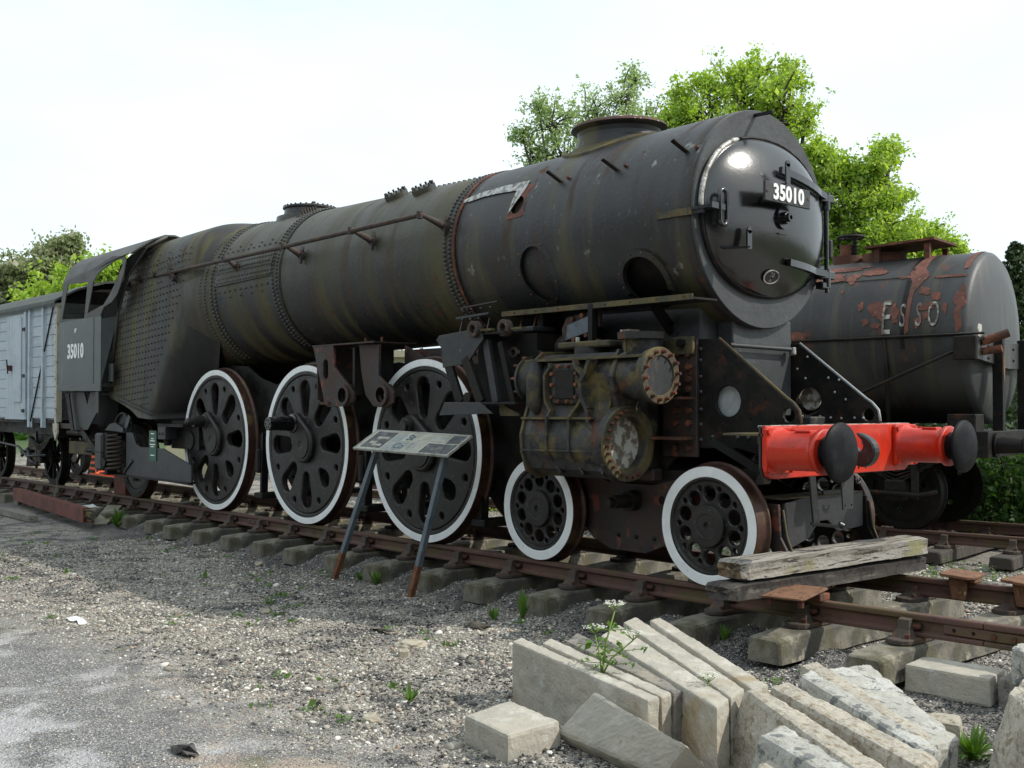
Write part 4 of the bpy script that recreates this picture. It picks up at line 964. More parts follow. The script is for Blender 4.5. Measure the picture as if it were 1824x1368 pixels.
for i_, sy in enumerate((-1, 1)):
    b = MB(); b.plate(top+bot, fh, .032, 'dirty_black', XZ(sy*.545), .004)
    y = sy*.545-.018
    for x, z in ((.0, 1.80), (-.10, 1.70), (-.02, 1.62), (.20, 1.62), (-.05, 1.30), (.26, 1.50), (.36, 1.44), (.12, 1.30), (.22, 1.29), (.32, 1.285), (.44, 1.29), (.52, 1.29), (.02, 1.27), (.3, 1.6)):
        if sy < 0: b.cyl((x, y-.001, z), (x, y+.004, z), .010, 'wheel_dark', n=8)
        else: b.rivet((x, y, z), (0, -1, 0), .012, 'pale_disc')
    if sy < 0:
        for z in (1.84, 1.75, 1.62, 1.5, 1.36, 1.24, 1.12): b.rivet((-.255, y, z), (0, -1, 0), .018)
        for x in (-.14, .1, .2, .3): b.rivet((x, y, 1.145), (0, -1, 0), .02)
    # bright bevelled front edge of the plate
    fe = [(.655, 1.26), (.64, 1.35), (.585, 1.41), (.53, 1.445), (-.09, 1.915)]
    b.tube([(x+.004, sy*.545, z+.004) for x, z in fe], .012, 'pale_disc' if sy > 0 else 'mossy', 6)
    part(b, 'main_frame')
b = MB(); b.cyl((.007, -.50, 1.423), (.007, -.49, 1.423), .17, 'pale_disc', n=32); part(b, 'hole_backing_disc'); b = MB(); b.cyl((-.03, .62, 1.45), (-.03, .63, 1.45), .10, 'faded_white', n=20); part(b, 'hole_backing_disc')
# saddle, stretcher, front platform
b = MB(); b.box((-2.25, -.50, 1.50), (-.30, .50, 2.20), 'disc_grey', .02); b.box((-.30, -.30, 1.3), (-.14, .50, 2.10), 'disc_grey', .01); b.box((-1.9, -.80, 1.95), (-1.84, -.5, 2.24), 'dirty_black')
for z in (2.12, 2.05, 1.98): b.rivet((-.55, -.515, z), (0, -1, 0), .013)
for x in (-.6, -1.4): b.bar((x, -.5, 2.0), (x, -.72, 2.2), .02, .10, 'dirty_black', up=(0, 1, 0))
part(b, 'smokebox_saddle')
b = MB(); b.box((-2.28, -.90, 2.205), (-.06, -.60, 2.22), 'dirty_black'); b.box((-2.28, -.905, 2.20), (-.06, -.893, 2.245), 'mossy'); b.box((-1.17, -.91, 1.9), (-1.12, -.85, 2.24), 'dirty_black')
for k in range(8): b.rivet((-2.1+k*.28, -.906, 2.225), (0, -1, 0), .010, 'rust')
part(b, 'running_angle')
b = MB(); b.box((-.2, -.5, 1.20), (.65, .5, 1.222), 'dirty_black'); b.cyl((-.08, -.42, 1.87), (-.08, .40, 1.86), .018, 'grey_black', n=8); b.box((-.11, .41, 1.81), (-.05, .45, 1.88), 'silver', .01)
b.box((.10, .18, 1.225), (.26, .40, 1.30), 'grey_black', .01); b.box((.30, -1.0, 1.175), (.655, -.57, 1.19), 'mossy'); b.box((.30, -.585, 1.10), (.655, -.565, 1.18), 'mossy')
for k in range(4): b.rivet((.34+k*.09, -.59, 1.145), (0, -1, 0), .018, 'mossy')
part(b, 'front_platform'); b = MB(); b.bar((.0, -.75, 1.12), (.45, -.62, .86), .04, .06, 'dirty_black'); part(b, 'sand_pipe')
# underside block filling between frames (ash, stretchers, inside motion)
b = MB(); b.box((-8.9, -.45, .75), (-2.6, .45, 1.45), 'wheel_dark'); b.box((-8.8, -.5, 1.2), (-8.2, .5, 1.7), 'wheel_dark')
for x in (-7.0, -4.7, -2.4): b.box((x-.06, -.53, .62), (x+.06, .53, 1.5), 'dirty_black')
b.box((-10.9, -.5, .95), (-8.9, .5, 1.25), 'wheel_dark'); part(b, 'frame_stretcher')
# ------------------------------------------------ wheels
def driving_wheel(pin_len):
    rt = .92; root = bpy.data.objects.new('driving_wheel', None)
    b = MB(); slots = []; small = []
    for k in range(8):
        a = R(90-45*k+2); cx, cz = math.cos(a), math.sin(a)
        if k in (1, 6): slots.append(hull2((.40*cx, .40*cz), .088, (.65*cx, .65*cz), .110, 10))
        elif k == 3: slots.append(hull2((.46*cx, .46*cz), .05, (.56*cx, .56*cz), .10, 8))
        else: slots.append(hull2((.39*cx, .39*cz), .070, (.63*cx, .63*cz), .112, 10))
        a2 = a-R(22.5); small.append(circ(.70*math.cos(a2), .70*math.sin(a2), .036, 12))
    b.plate(circ(0, 0, .80, 72), slots+small, .085, 'wheel_black', XZ(.045), .012)
    b.lathe((0, .0, 0), (0, 1, 0), [(0.001, .845), (.001, .815), (.022, .795), (.022, .76)], 'wheel_black', 72, caps=False, sharp=True)
    pa = R(128); pc = (.305*math.cos(pa), .305*math.sin(pa))
    b.plate(hull2((0, 0), .215, pc, .125, 14), [], .07, 'wheel_black', XZ(-.022), .02)
    b.lathe((0, -.057, 0), (0, -1, 0), [(0, .165), (.012, .16), (.012, .05), (.004, .03), (.004, 0)], 'wheel_black', 32, caps=False)
    b.lathe((0, .10, 0), (0, .2, 0), [(0, .30), (.1, .25)], 'wheel_dark', 32)
    return b, pc
def tyre(rt, wh_in, m='tread'):
    b = MB()
    b.lathe((0, 0, 0), (0, 1, 0), [(-.0015, wh_in), (-.004, wh_in+.006), (-.004, rt-.005)], 'white_paint', 96, caps=False)
    b.lathe((0, 0, 0), (0, 1, 0), [(-.004, rt-.005), (.002, rt), (.095, rt+.006), (.105, rt+.014), (.115, rt+.028), (.128, rt+.030), (.138, rt+.018), (.140, rt-.10), (.05, rt-.11)], m, 96, caps=False)
    b.lathe((0, 0, 0), (0, 1, 0), [(.0, wh_in), (.10, wh_in-.004)], 'wheel_black', 96, caps=False); return b
dwheel, pc = driving_wheel(0); dmesh = dwheel.mesh('driving_wheel'); tmesh = tyre(.922, .848).mesh('tyre')
def pin_mb(kind):
    b = MB()
    if kind == 'long':
        b.lathe((pc[0], -.05, pc[1]), (pc[0], -1, pc[1]), [(0, .115), (.02, .11), (.03, .088), (.10, .088), (.10, .082), (.19, .082), (.19, .078), (.33, .078), (.335, .07)], 'black_gloss', 32)
        for k in range(6):
            a = k*PI/3; b.cyl((pc[0]+.045*math.cos(a), -.384, pc[1]+.045*math.sin(a)), (pc[0]+.045*math.cos(a), -.387, pc[1]+.045*math.sin(a)), .011, 'wheel_dark', n=8)
    elif kind == 'step':
        b.lathe((pc[0], -.05, pc[1]), (pc[0], -1, pc[1]), [(0, .10), (.02, .095), (.03, .075), (.17, .072), (.17, .048), (.25, .045), (.28, .02)], 'wheel_black', 32)
    else: b.lathe((pc[0], -.05, pc[1]), (pc[0], -1, pc[1]), [(0, .10), (.05, .09), (.05, .06), (.08, .055)], 'wheel_black', 24)
    return b
WY = -.815
def child(name, mesh, parent, loc=(0, 0, 0), rot=(0, 0, 0)):
    o = bpy.data.objects.new(name, mesh); COL.objects.link(o); o.parent = parent; o.location = loc; o.rotation_euler = rot; return o
for x, kd in ((-3.581, 'none'), (-5.867, 'long'), (-8.153, 'step')):
    wo = child('driving_wheel', dmesh, LOCO, (x+5, WY, .922)); child('tyre', tmesh, wo); child('crank_pin', pin_mb(kd).mesh('crank_pin'), wo)
    wo = child('driving_wheel', dmesh, LOCO, (x+5, -WY, .922), (0, 0, PI)); child('tyre', tmesh, wo)
    b = MB(); b.cyl((x, -.75, .94), (x, .75, .94), .11, 'wheel_dark', n=20); part(b, 'axle')
    b = MB(); b.box((x-.24, -.535, .55), (x-.15, -.45, 1.3), 'dirty_black'); b.box((x+.15, -.535, .55), (x+.24, -.45, 1.3), 'dirty_black'); b.box((x-.3, -.56, .44), (x+.3, -.42, .56), 'dirty_black', .01); part(b, 'axle_guide')
def small_wheel(rt, wi, white=True):
    b = MB(); big = [circ(.245*math.cos(R(18+36*k)), .245*math.sin(R(18+36*k)), .056, 16) for k in range(10)]; sm_ = [circ(.295*math.cos(R(36*k)), .295*math.sin(R(36*k)), .020, 10) for k in range(10)]
    b.plate(circ(0, 0, wi-.03, 56), big+sm_, .05, 'wheel_black', XZ(.04), .009)
    b.lathe((0, 0, 0), (0, 1, 0), [(.002, wi), (.002, wi-.02), (.03, wi-.045)], 'wheel_black', 64, caps=False)
    b.lathe((0, .03, 0), (0, -1, 0), [(0, .175), (.02, .165), (.045, .160), (.05, .155), (.052, .095), (.048, .09), (.048, .03), (.03, .02), (.03, 0)], 'wheel_black', 40, caps=False); return b
swm = small_wheel(.457, .375).mesh('bogie_wheel'); stm = tyre(.457, .372).mesh('tyre')
for x in (0, -1.905):
    wo = child('bogie_wheel', swm, LOCO, (x+5, -.803, .457)); child('tyre', stm, wo)
    wo = child('bogie_wheel', swm, LOCO, (x+5, .803, .457), (0, 0, PI)); child('tyre', stm, wo)
    b = MB(); b.cyl((x, -.75, .475), (x, .75, .475), .085, 'wheel_dark', n=16); part(b, 'axle')
# ------------------------------------------------ bogie
b = MB()
o_ = [(.62, .20), (.60, .28), (.52, .42), (.50, .66), (-.2, .68), (-.45, .80), (-.70, .74), (-1.2, .74), (-1.45, .80), (-1.75, .68), (-2.35, .68), (-2.3, .40), (-1.55, .38), (-1.4, .25), (-1.2, .17), (-.80, .17), (-.6, .25), (-.45, .38), (.42, .38), (.50, .15), (.62, .12)]
b.plate(o_, [], .03, 'bracket_rust', XZ(-.60), .003); b.plate(o_, [], .03, 'dirty_black', XZ(.60), .003)
b.box((-1.6, -.58, .70), (-.4, .58, .86), 'dirty_black', .01); b.box((-1.30, -.72, .78), (-.62, -.60, .88), 'bracket_rust', .01); b.box((-1.05, -.66, .86), (-.9, -.6, 1.0), 'rust'); b.box((-1.25, -.70, .885), (-.95, -.55, .90), 'plank')
b.cyl((-.92, -.62, .60), (-.92, -.70, .60), .085, 'dirty_black', n=16); b.cyl((-.92, -.70, .60), (-.92, -.88, .60), .055, 'dirty_black', n=16); b.cyl((-.92, -.88, .60), (-.92, -.94, .60), .04, 'dirty_black', n=8)
b.cyl((-.62, -.617, .62), (-.62, -.60, .62), .035, 'wheel_dark', n=14)
for x in (-1.1, -.9, -.7): b.rivet((x, -.617, .30), (0, -1, 0), .02, 'dirty_black')
# front stretcher, notched, and lifeguards
b.plate([(-.52, .66), (-.20, .70), (.0, .70), (.0, .73), (.56, .70), (.56, .42), (.20, .40), (.06, .50), (-.06, .50), (-.2, .38), (-.52, .30)], [], .02, 'grey_black', YZ(.48), .003)
b.box((.25, -.55, .69), (.49, .55, .70), 'mossy')
for y in (-.56, .62):
    b.plate([(.50, .62), (.515, .62), (.55, .42), (.60, .30), (.66, .22), (.66, .10), (.58, .08), (.50, .25)], [], .016, 'grey_black', XZ(y), .002)
    b.tube([(.515, y-.01, .62), (.55, y-.01, .42), (.60, y-.01, .30), (.66, y-.01, .22), (.66, y-.01, .10)], .008, 'mossy', 5)
b.cyl((.60, .30, .20), (.60, .60, .20), .02, 'chair_iron', n=8); b.cyl((.64, .52, .20), (.64, .58, .20), .032, 'mossy', n=6)
part(b, 'bogie_frame')
# ------------------------------------------------ buffer beam
b = MB()
bo = [(-1.0, 1.245), (-1.0, .95), (-.97, .89), (-.90, .868), (.90, .868), (.96, .90), (.985, .97), (.985, 1.245)]
b.plate(bo, [], .035, 'red_paint', YZ(.655), .006); b.box((.60, -.99, 1.235), (.66, .98, 1.249), 'faded_white')
for y in (-.93, -.82, -.35, .2, .3, .88): b.cyl((.6725, y, .91), (.6745, y, .91), .010, 'wheel_dark', n=8)
b.plate([(-1.0, 1.245), (-1.0, .95), (-.97, .89), (-.94, .868), (-.2, .88), (-.2, 1.245)], [], .02, 'grey_black', YZ(.62), .004)
b.box((.655, .05, .905), (.70, .12, .935), 'red_paint', .004)
beam = part(b, 'buffer_beam')
for sy in (-1, 1):
    b = MB(); y = sy*.87; z = 1.072
    ys_ = [(-.17, -.165), (.17, -.165)]
    b.plate([(-.165, -.15), (-.15, -.165), (.15, -.165), (.165, -.15), (.165, .15), (.15, .165), (-.15, .165), (-.165, .15)], [], .03, 'red_paint', Matrix.Translation((0, 0, 0)) @ YZ(.688) @ Matrix.Translation((y, z, 0)), .006)
    for a, c in ((-.135, .135), (.135, .135), (-.135, -.135), (.135, -.135)): b.nut((.703, y+a, z+c), (1, 0, 0), .022, .016, 'red_paint')
    b.lathe((.70, y, z), (2, y, z), [(0, .165), (.012, .155), (.03, .140), (.30, .137), (.34, .139), (.345, .158), (.372, .158), (.378, .150), (.378, .10)], 'red_paint', 48, caps=False, sharp=False)
    b.box((.86, y-.05, z+.13), (.98, y+.05, z+.146), 'red_paint', .004); b.cyl((.82, y, z+.13), (.82, y, z+.15), .018, 'red_paint', n=8)
    bo_ = part(b, 'buffer', beam)
    b = MB(); b.lathe((1.06, y, z), (2, y, z), [(0, .108), (.095, .108), (.10, .12), (.118, .203), (.128, .2045), (.138, .198), (.146, .10), (.148, 0)], 'black_head', 56, caps=False, sharp=False)
    o__ = b.build('buffer_head', beam, 'world')
b = MB()     # drawhook
hk = [(.68, 1.10), (.74, 1.10), (.80, 1.055), (.835, 1.01), (.87, 1.02), (.885, 1.06), (.86, 1.10), (.80, 1.155), (.785, 1.185), (.87, 1.155), (.93, 1.11), (.955, 1.04), (.945, .97), (.90, .935), (.83, .93), (.76, .96), (.68, .97)]
def smooth_outline(P, n=3):
    for _ in range(n): P = [q for a, c in zip(P, P[1:]+P[:1]) for q in ((a[0]*.75+c[0]*.25, a[1]*.75+c[1]*.25), (a[0]*.25+c[0]*.75, a[1]*.25+c[1]*.75))]
    return P
hk = [(.66, 1.09), (.74, 1.10), (.775, 1.075), (.795, 1.05), (.825, 1.045), (.848, 1.065), (.853, 1.10), (.838, 1.135), (.805, 1.165), (.795, 1.185), (.815, 1.185), (.88, 1.16), (.93, 1.12), (.955, 1.06), (.945, 1.0), (.90, .945), (.835, .925), (.77, .95), (.66, .97)]
b.plate(smooth_outline(hk, 1), [], .09, 'black_paint', XZ(-.0), .012); b.box((.672, -.07, .93), (.70, .07, 1.14), 'red_paint', .006); part(b, 'drawhook', beam)
b = MB()     # step iron and dropping plate under the beam
b.bar((.66, -.42, .90), (.66, -.36, .50), .016, .075, 'black_paint', up=(0, 1, 0)); b.bar((.66, -.43, .52), (.80, -.28, .50), .05, .02, 'black_gloss'); b.cyl((.80, -.28, .515), (.82, -.26, .50), .028, 'black_gloss', n=10)
b.plate([(-.10, .90), (.08, .90), (.07, .60), (-.07, .60)], [circ(-.045, .63, .01, 8), circ(.045, .63, .01, 8)], .012, 'grey_black', YZ(.70), .002); b.tube([(.68, .18+.04*math.cos(a), .83+.04*math.sin(a)) for a in np.linspace(0, PI*-1, 9)], .010, 'black_paint', 6)
part(b, 'step_bracket', beam)
# ------------------------------------------------ outside cylinder and valve chest
def cylinder(sy):
    b = MB(); Y = lambda a: sy*a; vy, my = -1.0*-sy*-1, 0
    vy = sy*.99; my = sy*1.03; vz, mz = 1.622, 1.09
    # block
    def sect(x, yo, m=None):     # side outline at station x, as (y, z)
        return [(x, sy*.56, .86), (x, sy*.86, .84), (x, sy*1.05, .80), (x, sy*1.19, .87), (x, sy*(yo+.03), 1.0), (x, sy*(yo+.04), 1.15), (x, sy*(yo), 1.28), (x, sy*(yo-.05), 1.42), (x, sy*(yo-.03), 1.62), (x, sy*(yo-.10), 1.76), (x, sy*1.0, 1.82), (x, sy*.75, 1.83), (x, sy*.56, 1.83)]
    st = [sect(-1.62, 1.22), sect(-1.50, 1.235), sect(-1.35, 1.21), sect(-1.0, 1.21), sect(-.80, 1.20), sect(-.70, 1.14)]
    k = len(st[0]); vs = [p for s_ in st for p in s_]
    fs = [(j*k+i, j*k+i+1, (j+1)*k+i+1, (j+1)*k+i) for j in range(len(st)-1) for i in range(k-1)]+[tuple(range(k))[::-1], tuple(range((len(st)-1)*k, len(st)*k))]
    if sy > 0: fs = [f[::-1] for f in fs]
    b.add(vs, fs, 'casting', False)
    # valve chest tube, inclined a touch, with its rear and front barrels
    b.lathe((-1.78, vy, vz-.01), (-.30, vy, vz), [(0, .205), (.03, .21), (.03, .185), (.45, .185)], 'casting', 40, caps=False)
    b.lathe((-1.78, vy, vz-.01), (-.30, vy, vz), [(.9, .178), (1.38, .178), (1.39, .19), (1.40, .212), (1.47, .212)], 'casting', 40, caps=False)
    b.lathe((-1.0, my, mz), (-.3, my, mz), [(-.62, .235), (.0, .238), (.33, .245), (.335, .29), (.385, .295)], 'casting', 40, caps=False)
    # ribs round the block
    def rib(x, w_=.018, g=.022, m='mossy', a=0, c=99):
        o_ = [(sy*(abs(p[1])+g*(1 if abs(p[1]) > .6 else 0)), p[2]+(g if p[2] > 1.8 else (-g if p[2] < .9 else 0))) for p in sect(0, 1.215 if x < -.75 else 1.15)]
        b.plate([(q_[0], q_[1]) for q_ in o_], [], w_, m, YZ(x), .003)
    rib(-1.60, .03, .028); rib(-.72, .03, .02, 'casting')
    # long flange along the top edge and horizontal ribs
    b.bar((-1.62, sy*1.17, 1.765), (-.33, sy*1.10, 1.775), .10, .02, 'mossy'); b.bar((-1.62, sy*1.235, 1.285), (-.80, sy*1.225, 1.29), .05, .018, 'mossy'); b.bar((-1.60, sy*1.26, 1.02), (-.72, sy*1.25, 1.03), .03, .016, 'casting')
    # curved ribs below: vertical ribs that swell round the inspection cover
    for pts in ([(-1.30, 1.74), (-1.30, 1.70), (-1.36, 1.64), (-1.36, 1.50), (-1.35, 1.42), (-1.29, 1.34), (-1.29, 1.28), (-1.29, 1.02), (-1.27, .92), (-1.20, .84)],
                [(-1.02, 1.76), (-1.0, 1.70), (-.93, 1.64), (-.92, 1.50), (-.95, 1.42), (-1.02, 1.34), (-1.03, 1.28), (-1.03, 1.02), (-1.0, .92), (-.94, .84)]):
        for p, q_ in zip(pts, pts[1:]): b.bar((p[0], sy*(1.205 if p[1] > 1.3 else (1.25 if p[1] > .98 else 1.17)), p[1]), (q_[0], sy*(1.205 if q_[1] > 1.3 else (1.25 if q_[1] > .98 else 1.17)), q_[1]), .06, .020, 'mossy' if p[1] > 1.29 else 'casting', up=(1, 0, 0))
    pts = [(-.83, 1.76), (-.86, 1.68), (-.93, 1.58), (-.92, 1.46), (-.86, 1.36), (-.84, 1.25), (-.78, 1.18)]
    for p, q_ in zip(pts, pts[1:]): b.bar((p[0], sy*1.20, p[1]), (q_[0], sy*1.20, q_[1]), .10, .035, 'casting', up=(1, 0, 0))
    b.tube([(-1.52, sy*1.17, 1.74), (-1.50, sy*1.20, 1.6), (-1.50, sy*1.215, 1.4), (-1.46, sy*1.2, 1.32)], [.07, .075, .07, .03], 'casting', 10)
    # inspection cover
    b.box((-1.30, sy*1.19-.015, 1.405), (-.985, sy*1.19+.015, 1.735), 'casting', .01); 
    b.box((-1.25, sy*1.212-.006, 1.445), (-1.03, sy*1.212+.006, 1.68), 'dirty_black', .004)
    for x in (-1.28, -1.0):
        for z in (1.46, 1.56, 1.65): b.nut((x, sy*1.205, z), (0, sy, 0), .016, .03, 'rust')
    for x in (-1.2, -1.1): b.nut((x, sy*1.205, 1.71), (0, sy, 0), .016, .03, 'rust'); b.nut((x, sy*1.205, 1.425), (0, sy, 0), .016, .03, 'rust')
    # ear-shaped front casting joining both bores
    ear = []
    for a in np.linspace(R(20), R(200), 10): ear.append((sy*(.99-.0)+.205*math.cos(a), 1.63+.205*math.sin(a)))
    ear = [(.80, 1.62), (.84, 1.76), (.99, 1.83), (1.14, 1.76), (1.20, 1.62), (1.17, 1.45), (1.13, 1.38), (1.20, 1.32), (1.30, 1.22), (1.335, 1.09), (1.29, .92), (1.19, .82), (1.03, .785), (.86, .83), (.76, .93), (.70, 1.09), (.66, 1.25), (.66, 1.5)]
    hole = [(abs(p[0]), p[1]) for p in circ(1.03, mz, .215, 36)]
    b.plate([(sy*p[0], p[1]) for p in ear], [[(sy*p[0], p[1]) for p in hole]], .05, 'casting', YZ(-.64), .006)
    b.lathe((-.66, my, mz), (1, my, mz), [(-.50, .213), (.03, .213), (.045, .225), (.045, .30), (.0, .31)], 'casting', 44, caps=False)
    rim = [(sy*p[0], p[1]) for p in circ(1.03, mz, .30, 44)]
    b.plate(rim, [[(sy*p[0], p[1]) for p in circ(1.03, mz, .216, 36)]], .04, 'mossy', YZ(-.615), .004)
    b.cyl((-.70, my, mz), (-.69, my, mz), .213, 'faded_white', n=32)
    # front barrel of the valve chest, blanked
    b.plate([(sy*p[0], p[1]) for p in circ(.99, vz, .222, 40)], [[(sy*p[0], p[1]) for p in circ(.99, vz, .155, 32)]], .035, 'mossy', YZ(-.318), .004)
    b.cyl((-.330, vy, vz), (-.312, vy, vz), .156, 'grey_black', n=36)
    for i in range(14):
        a = 2*PI*i/14+.1; p = Vector((-.31, vy+.188*math.cos(a), vz+.188*math.sin(a))); b.cyl(p, p+Vector((.05, 0, 0)), .0125, 'rust', n=8); b.nut(p, (1, 0, 0), .02, .015, 'rust')
    for i in range(10):
        a = 2*PI*i/10; p = Vector((-1.78, vy+.19*math.cos(a), vz+.19*math.sin(a))); b.cyl(p, p+Vector((-.05, 0, 0)), .0125, 'rust', n=8)
    for i in range(16):
        a = R(-110+215*i/16); p = Vector((-.60, my+sy*.262*math.cos(a), mz+.262*math.sin(a))); b.cyl(p, p+Vector((.045, 0, 0)), .0125, 'rust', n=8)
    # pipe flanges on top
    b.box((-1.47, sy*.82-.16, 1.87), (-.86, sy*.82+.16, 1.925), 'mossy', .012); b.cyl((-1.18, sy*.85, 1.78), (-1.18, sy*.85, 1.88), .15, 'casting', n=20); b.cyl((-1.28, sy*.92, 1.925), (-1.28, sy*.92, 1.965), .018, 'faded_white', n=8); b.cyl((-1.05, sy*.9, 1.925), (-1.05, sy*.9, 1.94), .03, 'rust', n=8)
    b.cyl((-.62, sy*.86, 1.78), (-.62, sy*.86, 1.92), .15, 'casting', n=20); b.cyl((-.62, sy*.86, 1.92), (-.62, sy*.86, 1.975), .19, 'casting', n=28); b.box((-.66, sy*.98, 1.76), (-.64, sy*1.02, 1.92), 'mossy'); b.box((-.68, sy*.94-.1, 1.978), (-.58, sy*.94+.02, 1.992), 'faded_white')
    # bolting flange against the frame with webs
    b.box((-.62, sy*.562, .98), (-.27, sy*.60, 1.92), 'bracket_rust', .005); b.box((-.64, sy*.60, 1.44), (-.29, sy*.80, 1.46), 'rust'); b.box((-.64, sy*.60, 1.12), (-.29, sy*.78, 1.14), 'rust')
    for z in (1.05, 1.25, 1.35, 1.52, 1.60, 1.7, 1.8):
        for x in (-.34, -.47): b.nut((x, sy*.60, z), (0, sy, 0), .026, .03, 'rust')
    b.plate([(-.66, 1.83), (-.52, 1.94), (-.28, 1.94), (-.28, 1.80), (-.6, 1.80)], [], .03, 'mossy', XZ(sy*.62), .003); b.nut((-.38, sy*.64, 1.885), (0, sy, 0), .035, .04, 'dirty_black')
    b.lathe((-.30, sy*.83, 1.70), (-.55, sy*.83, 1.72), [(0, .0), (.02, .06), (.08, .10), (.25, .12)], 'casting', 20, caps=False)
    part(b, 'cylinder')
cylinder(-1); cylinder(1)
# ------------------------------------------------ steam pipe elbows behind the cylinder
b = MB(); b.box((-2.12, -.98, 2.04), (-1.78, -.70, 2.085), 'grey_black', .01); b.cyl((-1.95, -.84, 1.82), (-1.95, -.84, 2.04), .10, 'dirty_black', n=20)
b.tube([(-1.95, -.82, 1.9), (-1.75, -.72, 1.88), (-1.6, -.66, 1.98), (-1.5, -.62, 2.08)], .085, 'casting', 12)
b.plate(hull2((0, -.055), .022, (0, .055), .022, 8)+[], [circ(0, 0, .028, 10)], .02, 'chair_iron', Matrix(((0, 1, 0, -1.98), (0, 0, -1, -1.02), (1, 0, 0, 1.86), (0, 0, 0, 1))), .002); b.plate(circ(0, 0, .05, 12), [circ(0, 0, .028, 10)], .02, 'chair_iron', XZ(-1.021) @ Matrix.Translation((-1.98, 1.86, 0)), .002)
b.cyl((-1.98, -1.01, 1.86), (-1.98, -.85, 1.86), .035, 'dirty_black', n=10)
for x in (-2.08, -1.9): b.cyl((x, -.90, 2.0), (x, -.90, 2.04), .02, 'rust', n=8); b.bar((x, -.86, 2.08), (x-.02, -.80, 2.20), .012, .012, 'rust')
part(b, 'steam_pipe')
b = MB(); b.plate([(-1.55, 1.94), (-1.12, 2.05), (-1.13, 2.20), (-1.52, 2.15), (-1.58, 2.05)], [], .05, 'bracket_rust', XZ(-.80), .006); b.plate([(-1.50, 1.95), (-1.14, 2.03), (-1.14, 2.17), (-1.48, 2.08)], [], .02, 'steel_post', XZ(-.84), .003)
for p in ((-1.42, 2.13), (-1.30, 2.155), (-1.18, 2.19), (-1.40, 1.955), (-1.25, 1.985)): b.nut((p[0], -.83, p[1]), (0, -1, 0), .022, .03, 'rust')
part(b, 'flange_plate')
# ------------------------------------------------ motion bracket (grey) over the front coupled wheel
b = MB()
b.plate([(-2.86, 2.0), (-2.82, 2.04), (-2.22, 2.08), (-2.18, 1.98), (-2.40, 1.77), (-2.76, 1.74), (-2.78, 1.92)], [], .02, 'grey_black', XZ(-1.20), .003)
b.bar((-2.70, -1.19, 1.78), (-2.52, -1.19, 1.42), .10, .03, 'dirty_black', up=(0, 1, 0)); b.bar((-2.44, -1.19, 1.82), (-2.22, -1.19, 1.42), .10, .045, 'dirty_black', up=(0, 1, 0)); b.bar((-2.2, -1.15, 1.97), (-2.06, -1.15, 1.42), .08, .04, 'grey_black', up=(0, 1, 0)); b.bar((-2.02, -1.13, 1.95), (-1.88, -1.1, 1.42), .06, .05, 'dirty_black', up=(0, 1, 0))
b.plate([(-2.15, 2.02), (-1.55, 1.82), (-1.55, 1.5), (-1.9, 1.42), (-2.4, 1.42), (-2.35, 1.7)], [hull2((-2.08, 1.62), .05, (-2.12, 1.82), .05, 6), [(-1.90, 1.50), (-1.66, 1.54), (-1.66, 1.72), (-1.92, 1.74)]], .03, 'dirty_black', XZ(-.98), .003)
b.plate([(-2.74, 1.30), (-1.98, 1.32), (-2.16, 1.42), (-2.66, 1.42)], [], .02, 'grey_black', XZ(-1.26), .003); b.box((-2.6, -1.25, 1.40), (-1.7, -.60, 1.42), 'dirty_black', .003)
b.plate([(-2.02, 1.42), (-1.80, 1.34), (-1.75, 1.32), (-1.75, 1.30), (-2.0, 1.30)], [], .03, 'mossy', XZ(-1.15), .003); b.cyl((-2.42, -1.20, 1.46), (-2.42, -1.12, 1.46), .05, 'dirty_black', n=12)
for x, y in ((-2.28, -1.22), (-1.96, -1.14)):
    b.plate(circ(x, 2.07, .075, 20), [circ(x, 2.07, .038, 14)], .07, 'chair_iron', XZ(y), .006); b.box((x-.02, y+.0, 2.05), (x+.22, y+.05, 2.07), 'mossy')
b.box((-2.7, -1.2, 2.02), (-1.9, -.60, 2.04), 'dirty_black'); b.box((-2.5, -1.0, 1.42), (-1.7, -.56, 2.02), 'wheel_dark')
b.box((-2.95, -.86, 1.95), (-2.70, -.60, 1.97), 'dirty_black')
for x in (-2.85, -2.45): b.bar((x, -.95, 2.03), (x, -.90, 2.20), .012, .012, 'grey_black')
b.bar((-2.90, -.92, 2.22), (-2.42, -.92, 2.24), .05, .02, 'grey_black'); b.bar((-3.0, -.80, 2.33), (-2.45, -.80, 2.36), .03, .015, 'bracket_rust')
for x in (-2.97, -2.83, -2.69, -2.55): b.rivet((x, -.81, 2.31), (0, -1, 0), .014)
for x in (-2.8, -2.68, -2.56): b.rivet((x, -.945, 2.20), (0, -1, 0), .014)
part(b, 'motion_bracket')
# ------------------------------------------------ rusty bracket over the middle coupled wheel
b = MB()
b.plate([(-5.24, 2.04), (-4.83, 2.045), (-4.80, 1.80), (-4.52, 1.60), (-4.44, 1.52), (-4.44, 1.44), (-4.55, 1.385), (-4.95, 1.375), (-5.02, 1.42), (-5.02, 1.47)], [circ(-4.60, 1.50, .075, 20), hull2((-4.98, 1.72), .05, (-4.98, 1.84), .05, 6)], .03, 'bracket_rust', XZ(-1.08), .004)
b.plate([(-4.42, 2.03), (-4.05, 2.02), (-4.06, 1.70), (-3.90, 1.60), (-3.80, 1.52), (-3.80, 1.42), (-3.92, 1.37), (-4.15, 1.38), (-4.30, 1.50), (-4.38, 1.75)], [circ(-3.98, 1.51, .075, 20)], .03, 'bracket_rust', XZ(-1.02), .004)
b.box((-5.25, -1.10, 2.035), (-4.05, -.56, 2.05), 'bracket_rust'); b.box((-5.20, -1.07, 1.45), (-5.18, -.56, 2.03), 'bracket_rust'); b.box((-4.50, -1.06, 1.50), (-4.46, -.56, 2.0), 'dirty_black')
